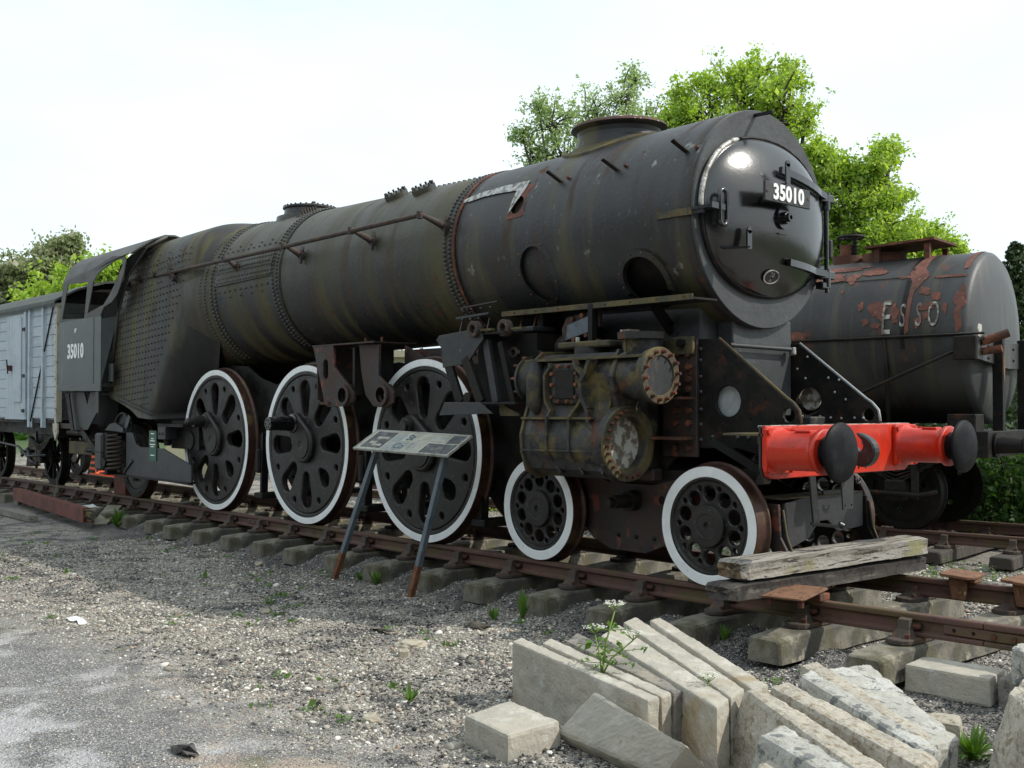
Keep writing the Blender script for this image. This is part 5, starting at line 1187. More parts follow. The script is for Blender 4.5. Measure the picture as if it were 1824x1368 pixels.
for x, y in ((-4.60, -1.08), (-3.98, -1.02)): b.lathe((x, y-.05, 1.50), (x, y+.06, 1.50), [(0, .078), (0, .115), (.11, .115)], 'bracket_rust', 24, caps=False); b.lathe((x, y-.03, 1.50), (x, y+.06, 1.50), [(.0, .075), (.08, .075)], 'dirty_black', 20, caps=False)
b.cyl((-4.60, -1.05, 1.50), (-4.60, -1.0, 1.50), .073, 'bracket_rust', n=20); b.box((-5.06, -1.12, 1.40), (-4.90, -1.06, 1.43), 'rust')
for x in (-4.42, -4.12): b.cyl((x, -.95, 2.04), (x, -.95, 2.10), .014, 'rust', n=6)
b.plate([(-4.05, 2.02), (-3.3, 1.72), (-3.3, 1.60), (-3.6, 1.60), (-4.05, 1.75)], [], .03, 'bracket_rust', XZ(-.70), .003)
part(b, 'slide_bar_bracket')
b = MB()
for k in range(9): b.nut((-3.9+k*.12, -.565, 1.90), (0, -1, 0), .022, .03, 'bracket_rust')
b.box((-4.2, -.575, 1.80), (-2.9, -.565, 1.98), 'bracket_rust'); part(b, 'rusty_frame_strip')
# ------------------------------------------------ trailing truck
b = MB()
fr = [(-11.35, .36), (-11.35, .42), (-10.55, .40), (-8.3, .33), (-8.3, .62), (-9.3, .80), (-9.95, .80), (-10.12, .84), (-10.22, .95), (-10.40, 1.20), (-10.62, 1.26), (-10.85, 1.22), (-11.0, 1.02), (-10.75, .98), (-10.60, .98), (-10.52, .40)]
b.plate([(-10.45, .38), (-8.3, .34), (-8.3, .60), (-9.2, .80), (-9.95, .80), (-10.10, .84), (-10.22, 1.0), (-10.45, 1.0)], [], .03, 'grey_black', XZ(-1.06), .003)
b.box((-11.35, -1.12, .36), (-8.3, -.98, .38), 'dirty_black')
b.plate(circ(-10.72, .98, .30, 24, 0, PI)+[(-11.02, .98)], [], .03, 'grey_black', XZ(-.98), .003); b.tube([(-10.72+.30*math.cos(a), -1.02, .98+.30*math.sin(a)) for a in np.linspace(0, PI, 15)]+[(-11.02, -1.02, .9)], .018, 'grey_black', 6)
b.plate([(-11.15, 1.02), (-10.45, 1.00), (-10.45, 1.06), (-10.75, 1.14), (-10.95, 1.12)], [], .05, 'grey_black', XZ(-1.10), .004); b.bar((-10.48, -1.08, 1.02), (-10.38, -1.05, 1.24), .02, .10, 'grey_black', up=(1, 0, 0)); b.bar((-10.5, -1.08, .42), (-10.2, -1.08, .60), .03, .03, 'grey_black')
b.box((-11.30, -1.22, .42), (-11.02, -1.04, .98), 'grey_black', .03); b.box((-11.31, -1.225, .69), (-11.01, -1.2, .70), 'wheel_dark'); b.box((-11.0, -1.18, .36), (-10.90, -1.0, .98), 'dirty_black')
b.cyl((-11.9, -1.1, .70), (-11.3, -1.1, .70), .035, 'dirty_black', n=10)
tt = part(b, 'trailing_truck')
b = MB(); pts = [(-10.74+.10*math.cos(a), -1.12+.10*math.sin(a), .42+.54*a/(2*PI*9)) for a in np.linspace(0, 2*PI*9, 220)]; b.tube(pts, .019, 'chair_iron', 7); part(b, 'coil_spring', tt)
ttm = tyre(.546, .45).mesh('tyre'); tdm = small_wheel(.546, .455).mesh('trailing_wheel')
for i in range(len(ttm.materials)):
    if ttm.materials[i].name == 'white_paint': ttm.materials[i] = MATS['dirty_black']
for sy in (-1, 1):
    wo = child('trailing_wheel', tdm, LOCO, (-11.2+.45+5, sy*.803, .546), (0, 0, 0 if sy < 0 else PI)); child('tyre', ttm, wo)
b = MB(); b.box((-9.3, -.9, .80), (-8.45, -.86, 1.18), 'dirty_black'); b.box((-9.35, -1.08, .92), (-9.10, -.90, 1.10), 'grey_black', .01); b.box((-9.4, -1.06, 1.10), (-8.6, -.8, 1.14), 'dirty_black')
for x in (-9.28, -9.18): b.cyl((x, -1.085, 1.0), (x, -1.08, 1.0), .02, 'wheel_dark', n=8)
b.cyl((-9.2, -1.0, .92), (-9.2, -1.0, .84), .05, 'dirty_black', n=10); b.cyl((-8.7, -.92, .92), (-8.7, -.88, .92), .12, 'dirty_black', n=14); part(b, 'damper_frame')
b = MB(); b.box((-9.62, -1.085, .62), (-9.38, -1.078, 1.04), 'green_sign')
for i, (w_, z) in enumerate(((.10, 1.0), (.09, .93), (.15, .90), (.17, .85), (.10, .82), (.13, .70))): b.box((-9.5-w_/2, -1.089, z-.008), (-9.5+w_/2, -1.086, z+.006), 'number_white')
part(b, 'notice_plate')
# fallen wash of rust on the ground side: brake hangers behind the drivers
for x in (-2.75, -4.72, -7.02):
    b = MB(); b.bar((x, -.70, 1.05), (x-.03, -.70, .30), .04, .09, 'dirty_black', up=(0, 1, 0)); b.box((x-.12, -.78, .55), (x-.03, -.62, .85), 'dirty_black', .02); b.box((x-.1, -.8, .24), (x+.1, .8, .31), 'dirty_black', .01); part(b, 'brake_hanger')

# ============================================================= INFORMATION BOARD
BD = empty('information_board', (-3.5, -1.49, -.35), 'weathered tilted information board on two leaning steel legs in front of the wheels', 'sign')
c0, c1, c2, c3 = [Vector(p) for p in ((-3.818, -1.495, .964), (-3.41, -1.497, 1.152), (-2.14, -1.42, 1.138), (-2.40, -1.43, .934))]
c0, c1, c2, c3 = Vector((-3.81, -1.50, .964)), Vector((-3.85, -1.205, 1.14)), Vector((-2.41, -1.205, 1.130)), Vector((-2.37, -1.46, .936))
ux = (c3-c0).normalized(); vy_ = (c1-c0); vy_ = (vy_-ux*vy_.dot(ux)); HB = vy_.length; vy_.normalize(); nb = ux.cross(vy_)
LB = (c3-c0).length; MBD = Matrix(((ux.x, vy_.x, nb.x, c0.x), (ux.y, vy_.y, nb.y, c0.y), (ux.z, vy_.z, nb.z, c0.z), (0, 0, 0, 1)))
b = MB(); rect = lambda x0, y0, x1, y1: [(x0, y0), (x1, y0), (x1, y1), (x0, y1)]
sk = .0
b.plate(rect(0, 0, LB, HB), [], .016, 'board_frame', MBD, .002); b.plate(rect(0, 0, LB, HB), [rect(.018, .018, LB-.018, HB-.018)], .008, 'board_frame', MBD @ Matrix.Translation((0, 0, .011)), .001)
b.plate(rect(.018, .018, LB-.018, HB-.018), [], .004, 'board_cream', MBD @ Matrix.Translation((0, 0, .009)), .0005)
def pn(x0, y0, x1, y1, m, z=.0125): b.plate(rect(x0*LB, y0*HB, x1*LB, y1*HB), [], .003, m, MBD @ Matrix.Translation((0, 0, z)), .0003)
pn(.05, .12, .27, .90, 'board_dark'); pn(.29, .08, .385, .88, 'board_blue'); pn(.395, .08, .50, .5, 'board_blue'); pn(.51, .06, .66, .62, 'board_cream'); pn(.53, .1, .64, .5, 'board_frame', .0145); pn(.70, .06, .98, .50, 'board_dark'); pn(.68, .60, .82, .86, 'board_frame'); pn(.85, .55, .975, .92, 'board_dark')
for i in range(5): pn(.30, .15+.12*i, .37, .18+.12*i, 'board_frame', .0145); pn(.40, .12+.07*i, .49, .14+.07*i, 'board_frame', .0145); pn(.545, .15+.07*i, .625, .165+.07*i, 'board_blue', .0165)
b.text('St', .13, .003, 'board_ink', MBD @ Matrix.Translation((LB*.46, HB*.70, .0135)), bold=.002); b.text('Co', .12, .003, 'board_ink', MBD @ Matrix.Translation((LB*.44, HB*.26, .0155)), bold=.002)
for t_ in ((.10, .3, .17, .42), (.12, .55, .24, .66), (.15, .2, .25, .30)): pn(*t_, 'board_cream', .0145)
panel = b.build('panel', BD, 'world')
for f_, t_ in (((-4.22, -1.46, -.37), (-3.60, -1.36, .975)), ((-2.90, -1.47, -.37), (-2.53, -1.34, .99))):
    b = MB(); f_ = Vector(f_); t_ = Vector(t_); mid_ = f_.lerp(t_, .22); b.bar(f_, mid_, .052, .052, 'post_rust', up=(0, 1, 0)); b.bar(mid_, t_, .05, .05, 'steel_post', up=(0, 1, 0)); b.build('leg', BD, 'world')

# ============================================================= COVERED VAN behind the cab
VX = -13.02
VAN = empty('covered_van', (VX-2.6, 0, .018), 'pale blue grey planked goods van with cream end posts behind the cab', 'goods van')
b = MB(); b.box((VX-5.3, -1.18, 1.16), (VX, 1.18, 3.06), 'van_blue')
z = 1.16; 
for k in range(11):
    z0 = 1.18+k*.172; b.box((VX-5.29, -1.205, z0), (VX-.02, -1.18, z0+.164), 'van_blue', .003)
    b.box((VX, -1.1, z0), (VX+.02, 1.1, z0+.164), 'van_roof', .003)
b.add([(VX-5.3, y, z_) for y, z_ in ((-1.18, 3.06), (-.8, 3.28), (-.4, 3.40), (0, 3.44), (.4, 3.40), (.8, 3.28), (1.18, 3.06))]+[(VX+.01, y, z_) for y, z_ in ((-1.18, 3.06), (-.8, 3.28), (-.4, 3.40), (0, 3.44), (.4, 3.40), (.8, 3.28), (1.18, 3.06))], [tuple(range(7)), tuple(range(7, 14))[::-1]], 'wheel_dark')
vb = b.build('body', VAN, 'world')
b = MB()
for x in (-.55, -1.22, -3.6, -4.6): b.box((VX+x-.045, -1.25, 1.02), (VX+x+.045, -1.205, 3.04), 'van_blue', .006); b.box((VX+x-.09, -1.212, 1.02), (VX+x+.09, -1.206, 3.04), 'van_blue')
for x in (-.55, -1.22): 
    for k in range(14): b.rivet((VX+x-.07, -1.212, 1.15+k*.14), (0, -1, 0), .010, 'dirty_black')
b.build('side_post', VAN, 'world')
b = MB(); b.bar((VX-.10, -1.222, 3.0), (VX-1.22, -1.222, 1.05), .012, .022, 'dirty_black', up=(0, 1, 0)); b.build('diagonal_brace', VAN, 'world')
b = MB(); b.box((VX-.04, -1.215, 1.02), (VX+.05, -1.12, 3.06), 'van_cream', .006); b.plate([(VX-.05, 1.1), (VX+.16, 1.1), (VX+.16, .95), (VX+.06, .82), (VX-.05, 1.0)], [], .03, 'van_cream', XZ(-1.22), .003); b.build('corner_post', VAN, 'world'); b = MB(); b.box((VX-.04, 1.12, 1.02), (VX+.05, 1.21, 3.06), 'van_cream', .006); b.build('corner_post', VAN, 'world'); b = MB()
for k in range(16): b.rivet((VX, -1.216, 1.1+k*.12), (0, -1, 0), .009, 'dirty_black')
b.build('rivet_row', VAN, 'world')
b = MB()
for k in range(7): b.box((VX-2.46+k*.158, -1.235, 1.2), (VX-2.46+k*.158+.150, -1.205, 2.98), 'van_blue', .003)
b.box((VX-2.46, -1.25, 1.15), (VX-1.32, -1.24, 1.21), 'van_blue'); b.box((VX-1.43, -1.262, 1.15), (VX-1.35, -1.235, 3.0), 'van_blue', .004); b.box((VX-2.0, -1.256, 1.45), (VX-1.6, -1.237, 2.92), 'van_blue', .004)
for z in (1.3, 1.9, 2.7): b.box((VX-1.5, -1.275, z-.03), (VX-1.36, -1.25, z+.03), 'dirty_black', .004)
dr = b.build('door', VAN, 'world')
b = MB(); b.box((VX-2.2, -1.30, 2.0), (VX-2.12, -1.24, 2.1), 'rust', .005); b.cyl((VX-2.16, -1.32, 2.2), (VX-2.16, -1.30, 1.95), .012, 'dirty_black', n=6); b.build('latch', dr, 'world')
b = MB(); arc = [(-1.28, 3.02), (-1.25, 3.08), (-.9, 3.27), (-.45, 3.42), (0, 3.47), (.45, 3.42), (.9, 3.27), (1.25, 3.08), (1.28, 3.02)]
vs = []; 
for x in (VX-5.4, VX+.10):
    for dz in (0, .035): vs += [(x, y, z+dz) for y, z in arc]
n = 9; fs = [(n+i, n+i+1, 3*n+i+1, 3*n+i) for i in range(n-1)]+[(i+1, i, 2*n+i, 2*n+i+1) for i in range(n-1)]+[(i, i+1, n+i+1, n+i) for i in range(n-1)]+[(2*n+i+1, 2*n+i, 3*n+i, 3*n+i+1) for i in range(n-1)]+[(0, n, 3*n, 2*n), (n-1, 2*n-1, 4*n-1, 3*n-1)[::-1]]
b.add(vs, fs, 'van_roof', False); b.build('roof', VAN, 'world')
b = MB(); b.box((VX-5.3, -1.0, .90), (VX+.02, -.90, 1.15), 'dirty_black'); b.box((VX-5.3, .90, .90), (VX+.02, 1.0, 1.15), 'dirty_black'); b.box((VX-5.3, -1.2, 1.10), (VX+.02, 1.2, 1.16), 'dirty_black'); b.box((VX-.05, -1.2, .86), (VX+.10, 1.2, 1.12), 'dirty_black')
for x in (-1.30, -4.25):
    b.plate([(VX+x-.45, .92), (VX+x+.45, .92), (VX+x+.14, .42), (VX+x-.14, .42)], [[(VX+x-.1, .55), (VX+x+.1, .55), (VX+x+.1, .8), (VX+x-.1, .8)]], .02, 'dirty_black', XZ(-.93), .002)
    b.box((VX+x-.12, -1.05, .40), (VX+x+.12, -.92, .62), 'dirty_black', .02)
    for k in range(4): b.bar((VX+x-.55+.08*k, -1.0, .84-.045*k), (VX+x, -1.0, .70-.045*k), .07, .02, 'dirty_black'); b.bar((VX+x, -1.0, .70-.045*k), (VX+x+.55-.08*k, -1.0, .84-.045*k), .07, .02, 'dirty_black')
b.tube([(VX-3.9, -1.02, .72), (VX-2.4, -1.04, .66), (VX-1.9, -1.04, .5), (VX-.9, -1.06, .55)], .022, 'grey_black', 6); b.cyl((VX-2.7, -.9, .55), (VX-2.7, .9, .55), .03, 'dirty_black', n=8); b.tube([(VX-2.3, -1.0, .5), (VX-2.0, -1.0, .62), (VX-1.8, -1.0, .42), (VX-1.5, -1.0, .36)], .035, 'grey_black', 6)
b.box((VX-1.55, -1.02, .3), (VX-1.52, -.98, .95), 'grey_black')
b.cyl((VX+.10, -.87, 1.05), (VX+.45, -.87, 1.05), .07, 'grey_black', n=16); b.cyl((VX+.45, -.87, 1.05), (VX+.48, -.87, 1.05), .16, 'dirty_black', n=20)
b.build('underframe', VAN, 'world')
vwm = MB()
for k in range(8):
    a = k*PI/4; vwm.bar((0, 0.03, 0), (.38*math.cos(a), .03, .38*math.sin(a)), .03, .05, 'wheel_dark', up=(0, 1, 0))
vwm.cyl((0, -.04, 0), (0, .1, 0), .10, 'wheel_dark', n=16); vwm.lathe((0, 0, 0), (0, 1, 0), [(0, .39), (0, .465), (.10, .475), (.12, .50), (.14, .50), (.14, .38), (0, .38), (0, .39)], 'wheel_dark', 40, caps=False)
vwm = vwm.mesh('wheel')
tkw = MB(); tkw.plate(circ(0, 0, .40, 40), [circ(.24*math.cos(a_), .24*math.sin(a_), .035, 10) for a_ in (.3, 2.4, 4.5)], .03, 'wheel_dark', XZ(.04), .004); tkw.cyl((0, -.04, 0), (0, .1, 0), .10, 'wheel_dark', n=16); tkw.lathe((0, 0, 0), (0, 1, 0), [(0, .39), (0, .465), (.10, .475), (.12, .50), (.14, .50), (.14, .38), (0, .38), (0, .39)], 'wheel_dark', 40, caps=False)
tkw = tkw.mesh('wheel')
for x in (-1.30, -4.25):
    for sy in (-1, 1): child('wheel', vwm, VAN, (x+2.6, sy*.80, .47), (0, 0, 0 if sy < 0 else PI))

# ============================================================= TANK WAGON on the second line (local frame, x along its track, z=0 rail top)
TK = empty('tank_wagon', (T2.x, T2.y, Z2), 'dark oil tank wagon with peeling paint, patches of red primer and faded white letters', 'tank wagon', rotz=ROT2)
TR, TZ, TE = 1.07, 2.36, -.45
b = MB(); prof = [(-6.0, 0), (-5.95, .6), (-5.8, TR)]
b.lathe((0, 0, TZ), (1, 0, TZ), [(-6.1, .3), (-5.98, .85), (-5.85, TR), (-3.0, TR), (TE-.10, TR)], 'tank', 96, caps=True, sharp=False)
b.build('tank_barrel', TK)
b = MB(); b.lathe((0, 0, TZ), (1, 0, TZ), [(TE-.10, TR+.002), (TE-.04, TR-.01), (TE, TR-.06), (TE+.05, TR-.35), (TE+.075, TR-.7), (TE+.08, 0)], 'tank_end', 96, caps=False, sharp=False); b.build('tank_end', TK)
def tp(x, deg, dr=.004):  # near side 0, top 90
    a = R(180-deg); return Vector((x, (TR+dr)*math.cos(a), TZ+(TR+dr)*math.sin(a)))
def tpatch(b, pts, m, dr=.006, th=.004):     # outline in (x, degrees)
    b.plate([(x, d*TR*PI/180) for x, d in pts], [], th, m, Matrix.Identity(4), .001)
    k = len(pts); 
def tmap(b):
    # subdivide then wrap round the barrel
    bm = bmesh.new(); me_ = b.mesh('t'); bm.from_mesh(me_); bmesh.ops.triangulate(bm, faces=bm.faces[:])
    for _ in range(2): bmesh.ops.subdivide_edges(bm, edges=[e for e in bm.edges if abs(e.verts[0].co.y-e.verts[1].co.y) > .12], cuts=2); bmesh.ops.triangulate(bm, faces=bm.faces[:])
    for v in bm.verts:
        x, s_, z = v.co; v.co = tp(x, math.degrees(s_/TR), .006+z)
    bm.to_mesh(me_); bm.free(); return me_
def blob(cx, cd, rx, rd, n=30, j=.18, seed=0):
    rr = random.Random(seed); ph = [rr.uniform(0, 6.28) for _ in range(3)]; am = [rr.uniform(.3, 1)*j for _ in range(3)]
    return [(cx+rx*(1+sum(am[k]*math.sin((k+2)*a+ph[k]) for k in range(3))+rr.uniform(-.13, .13))*math.cos(a), cd+rd*(1+sum(am[k]*math.sin((k+2)*a+ph[k]) for k in range(3)))*math.sin(a)) for a in np.linspace(0, 2*PI, n, endpoint=False)]
b = MB()
for i, (x, d, rx, rd) in enumerate(((-2.5, 48, .5, 5), (-2.3, 60, .5, 4), (-1.97, 47, .08, 5.5), (-1.71, 53, .14, 5.5), (-1.55, 19.5, .11, 5.5), (-1.50, 14, .05, 3), (-1.76, 21.5, .04, 3), (-1.68, 10.3, .045, 2.4), (-1.55, 7.4, .05, 2.2), (-1.32, 16.5, .045, 6), (-1.31, 11, .035, 2.5), (-.99, 30.6, .07, 3.2), (-.84, 26, .055, 3.4), (-.70, 42, .18, 1.4), (-.94, 19, .10, 3), (-1.04, 8.3, .035, 3.6), (-.93, 12.8, .03, 2.4), (-.72, 17.4, .03, 3.6), (-.545, 24, .065, 9), (-.56, 11, .045, 9), (-.56, 66, .045, 18), (-1.25, 44, .12, 1.5), (-2.95, 16, .10, 10), (-3.2, 3, .3, 4), (-2.6, 2, .2, 3), (-2.05, 34, .02, 1.5))):
    tpatch(b, blob(x, d, rx, rd, seed=i), 'primer')
tpatch(b, [(-1.19, 0), (-1.14, 3), (-1.12, 30), (-.98, 44), (-1.06, 52), (-1.07, 75), (-1.05, 100), (-1.20, 104), (-1.16, 70), (-1.24, 48), (-1.17, 38), (-1.18, 20)], 'primer')
ob = mk('primer_patch', tmap(b), TK)
for i_, p in enumerate(ob.data.polygons): pass
b = MB()
lt = lambda ch, x, d, s_, sx_: b.text(ch, s_, .003, 'faded_white', Matrix.Translation((x, d*TR*PI/180, .008)), sx=sx_, bold=.0)
for ch, x, d, hh, ww in (('E', -1.42, 11.6, .62, .42), ('S', -1.215, 12.8, .42, .40), ('S', -1.02, 13, .42, .42), ('O', -.845, 12.9, .44, .40)): lt(ch, x, d, hh, ww)
mk('lettering', tmap(b), TK)
b = MB()
b.plate([(-1.24, -8*.0187), (-1.19, -8*.0187), (-1.19, 100*.0187), (-1.24, 100*.0187)], [], .008, 'dirty_black', Matrix.Identity(4), .001); b.plate([(-4.4, -8*.0187), (-4.34, -8*.0187), (-4.34, 100*.0187), (-4.4, 100*.0187)], [], .008, 'dirty_black', Matrix.Identity(4), .001)
b.plate([(-5.6, 43*.0187), (-1.25, 43.4*.0187), (-1.25, 43.8*.0187), (-5.6, 43.4*.0187)], [], .006, 'dirty_black', Matrix.Identity(4), .001)
mk('seam_strap', tmap(b), TK)
b = MB()   # tie rods
b.tube([(-6, -TR-.02, TZ-.03), (-.25, -TR-.02, TZ+.0)], .016, 'dirty_black', 8); b.tube([(-.25, -TR-.02, TZ-.05), (-2.9, -1.2, 1.15)], .022, 'dirty_black', 8); b.tube([(-1.43, -TR-.01, TZ-.0), (-1.43, -TR*.95, TZ-.4), (-1.40, -1.02, 1.15)], [.02, .035, .03], 'dirty_black', 6)
b.build('tie_rod', TK)
b = MB()   # end cradle plate and brackets
b.plate([(-1.15, 2.30), (1.15, 2.30), (1.15, 2.0), (.6, 1.98), (0, 1.97), (-.6, 2.02), (-1.15, 2.06)], [], .03, 'tank_end', YZ(TE+.13), .004); b.box((TE-.12, -1.20, 2.05), (TE+.14, -1.06, 2.33), 'dirty_black', .01)
b.cyl((TE+.15, -1.02, 2.26), (TE+.42, -.92, 2.36), .05, 'rust', n=12); b.cyl((TE+.15, -.98, 2.15), (TE+.35, -.95, 2.18), .045, 'rust', n=10)
b.plate(blob(-.93, 2.38, .08, .10, seed=5), [], .004, 'faded_white', YZ(TE+.10), .001)
for y in (-.78, -.2, .2, .78):
    for z in (2.22, 2.08): b.rivet((TE+.146, y, z), (1, 0, 0), .022, 'dirty_black')
b.build('end_cradle', TK)
for y in (-.50, .50):
    b = MB(); b.box((TE+.12, y-.05, 1.2), (TE+.24, y+.05, 2.34), 'dirty_black', .006); b.plate(blob(y, 2.0, .025, .22, seed=9), [], .003, 'rust_orange', YZ(TE+.243), .0005); b.build('end_stanchion', TK)
b = MB(); b.box((-6.4, -1.1, .95), (TE+.2, 1.1, 1.20), 'wheel_dark', .01); b.box((TE+.10, -1.15, .92), (TE+.25, 1.15, 1.22), 'dirty_black', .006); b.box((-.68, -1.1, 1.2), (-.35, -.8, 1.42), 'dirty_black', .01)
b.box((-1.55, -1.1, 1.2), (-1.3, -.9, 1.26), 'rust')
for x in (-1.32, -4.4):
    b.plate([(x-.5, .95), (x+.5, .95), (x+.15, .40), (x-.15, .40)], [], .02, 'wheel_dark', XZ(-.93), .002); b.box((x-.13, -1.08, .36), (x+.13, -.92, .62), 'dirty_black', .02)
    for k in range(4): b.bar((x-.6+.09*k, -1.0, .90-.05*k), (x, -1.0, .72-.05*k), .08, .022, 'dirty_black'); b.bar((x, -1.0, .72-.05*k), (x+.6-.09*k, -1.0, .90-.05*k), .08, .022, 'dirty_black')
b.lathe((-2.2, -.95, .95), (-2.2, -.95, .3), [(0, .2), (.3, .2), (.38, .26), (.45, .22)], 'dirty_black', 20); b.tube([(-3.4, -1.12, .5), (-1.0, -1.12, .45), (-.8, -1.12, .5)], .03, 'dirty_black', 6); b.box((-1.1, -1.12, .4), (-1.03, -1.05, 1.0), 'dirty_black')
b.build('underframe', TK)
for sy in (-1, 1):
    b = MB(); b.lathe((TE+.25, sy*.87, 1.06), (3, sy*.87, 1.06), [(0, .14), (.03, .15), (.03, .10), (.30, .085), (.32, .10), (.34, .10), (.34, .04), (.50, .04), (.50, .09), (.51, .165), (.53, .168), (.55, .16), (.56, 0)], 'dirty_black', 32, caps=False); b.build('buffer', TK)
    for x in (-1.32, -4.4): child('wheel', tkw, TK, (x, sy*.80, .47), (0, 0, 0 if sy < 0 else PI))
b = MB(); b.tube([(TE+.25, 0, 1.05), (TE+.4, 0, 1.05), (TE+.45, 0, .9), (TE+.42, 0, .6)], .03, 'dirty_black', 8); b.build('coupling', TK)
b = MB()     # valve pillar with handwheel on top
tx = -2.35; b.cyl((tx, -.0, TZ+TR-.03), (tx, 0, TZ+TR+.10), .20, 'rust', n=20); b.cyl((tx-.02, 0, TZ+TR), (tx-.02, 0, TZ+TR+.26), .09, 'rust', n=14); b.cyl((tx+.10, 0, TZ+TR), (tx+.10, 0, TZ+TR+.42), .025, 'dirty_black', n=8)
for k in range(6): b.cyl((tx+.10, 0, TZ+TR+.05+.045*k), (tx+.10, 0, TZ+TR+.07+.045*k), .045, 'dirty_black', n=8)
b.tube([(tx+.04+.17*math.cos(a), .17*math.sin(a), TZ+TR+.36) for a in np.linspace(0, 2*PI, 25)], .02, 'dirty_black', 6, caps=False)
for k in range(5): a = k*2*PI/5; b.bar((tx+.04, 0, TZ+TR+.36), (tx+.04+.17*math.cos(a), .17*math.sin(a), TZ+TR+.36), .02, .02, 'dirty_black')
b.build('valve_handwheel', TK)
b = MB(); tx = -1.85; b.cyl((tx, 0, TZ+TR-.05), (tx, 0, TZ+TR+.09), .28, 'rust', n=24); b.cyl((tx-.08, 0, TZ+TR+.09), (tx-.08, 0, TZ+TR+.17), .09, 'dirty_black', n=12); b.build('manlid', TK)
b = MB(); z0 = TZ+TR; b.add([(-1.95, -.42, z0+.13), (-1.05, -.42, z0+.17), (-1.05, .42, z0+.17), (-1.95, .42, z0+.13), (-1.95, -.42, z0+.16), (-1.05, -.42, z0+.20), (-1.05, .42, z0+.20), (-1.95, .42, z0+.16)], [(3, 2, 1, 0), (4, 5, 6, 7), (0, 1, 5, 4), (1, 2, 6, 5), (2, 3, 7, 6), (3, 0, 4, 7)], 'rust')
for x in (-1.85, -1.2): b.box((x, -.36, z0-.16), (x+.07, -.30, z0+.14), 'rust'); b.box((x, .30, z0-.16), (x+.07, .36, z0+.14), 'rust')
b.build('walkway', TK)

# ============================================================= TIMBERS, PLATE AND CHAIRS on the rails
def rough_beam(name, p0, p1, w0, h0, m, mend, amp, label, cat, group=None, seg=40, base=None):
    p0 = Vector(p0); p1 = Vector(p1); d = (p1-p0); Ln = d.length; d.normalize(); sd = d.cross(Vector((0, 0, 1))).normalized(); up = sd.cross(d); k = 14
    vs = []; rs = random.Random(len(name)+int(w0*999))
    for i in range(seg+1):
        t_ = i/seg; e = min(t_, 1-t_)*Ln; sh = 1-.25*max(0, 1-e/.05); c = p0+d*Ln*t_
        for j in range(k):
            a = 2*PI*j/k+PI/k; ca, sa = math.cos(a), math.sin(a); q_ = max(abs(ca), abs(sa)); x = ca/q_*w0/2; z = sa/q_*h0/2; rr = min(1, .90+.1*(1-abs(abs(ca)-abs(sa))))
            nz_ = mnoise.noise(Vector((t_*Ln*3.2, x*14, z*14+w0*50)))*amp+mnoise.noise(Vector((t_*Ln*12, x*40, z*40)))*amp*.5
            f_ = sh*(1+nz_*4); vs.append(c+sd*x*f_*rr+up*(z*f_*rr)+d*(mnoise.noise(Vector((x*30, z*30, t_*3)))*.03 if i in (0, seg) else 0))
    b = MB(); b.add(vs, [(i*k+j, i*k+(j+1) % k, (i+1)*k+(j+1) % k, (i+1)*k+j) for i in range(seg) for j in range(k)], m, False)
    for i in (0, seg):
        c = p0+d*(Ln*(i/seg))+d*(-.0 if i else .02); ring_ = vs[i*k:(i+1)*k]; b.add(ring_+[c], [((j+1) % k, j, k) if i == 0 else (j, (j+1) % k, k) for j in range(k)], mend, False)
    o = b.build(name); base = p0; o.data.transform(Matrix.Translation(-p0)); o.location = p0; return tag(o, label, cat, group)
rough_beam('timber_baulk', (.57, -1.42, .112), (.67, 1.06, .108), .27, .125, 'timber_dark', 'timber_dark', .016, 'dark tarry timber laid across both rails under a paler weathered timber', 'timber', 'two stacked timbers')
rough_beam('timber_baulk', (.56, -1.27, .250), (.70, 1.03, .255), .28, .15, 'timber_top', 'timber_end', .022, 'pale weathered timber with split end, uppermost of the two laid across the rails', 'timber', 'two stacked timbers')
b = MB(); Mq = Matrix.Translation((.865, -.93, .098)) @ Matrix.Rotation(R(13), 4, 'Z') @ Matrix.Rotation(R(2), 4, 'X')
pl = [(-.17, -.24), (.13, -.24), (.15, -.22), (.15, .22), (.13, .24), (-.13, .24), (-.15, .22), (-.15, -.22)]; b.plate(pl, [circ(x, y, .014, 10) for x in (-.11, .11) for y in (-.19, .19)], .014, 'rust_orange', Mq, .003)
for x in (-.11, .11): b.cyl(Mq @ Vector((x, -.19, -.01)), Mq @ Vector((x, -.19, -.06)), .022, 'rust', n=8)
b.box((.85, -.82, rail_z(.9)), (.99, -.70, .085), 'rust', .004)
o = b.build('base_plate'); tag(o, 'brown rusty steel plate with bolt holes lying on the near rail beside the timbers', 'steel plate')
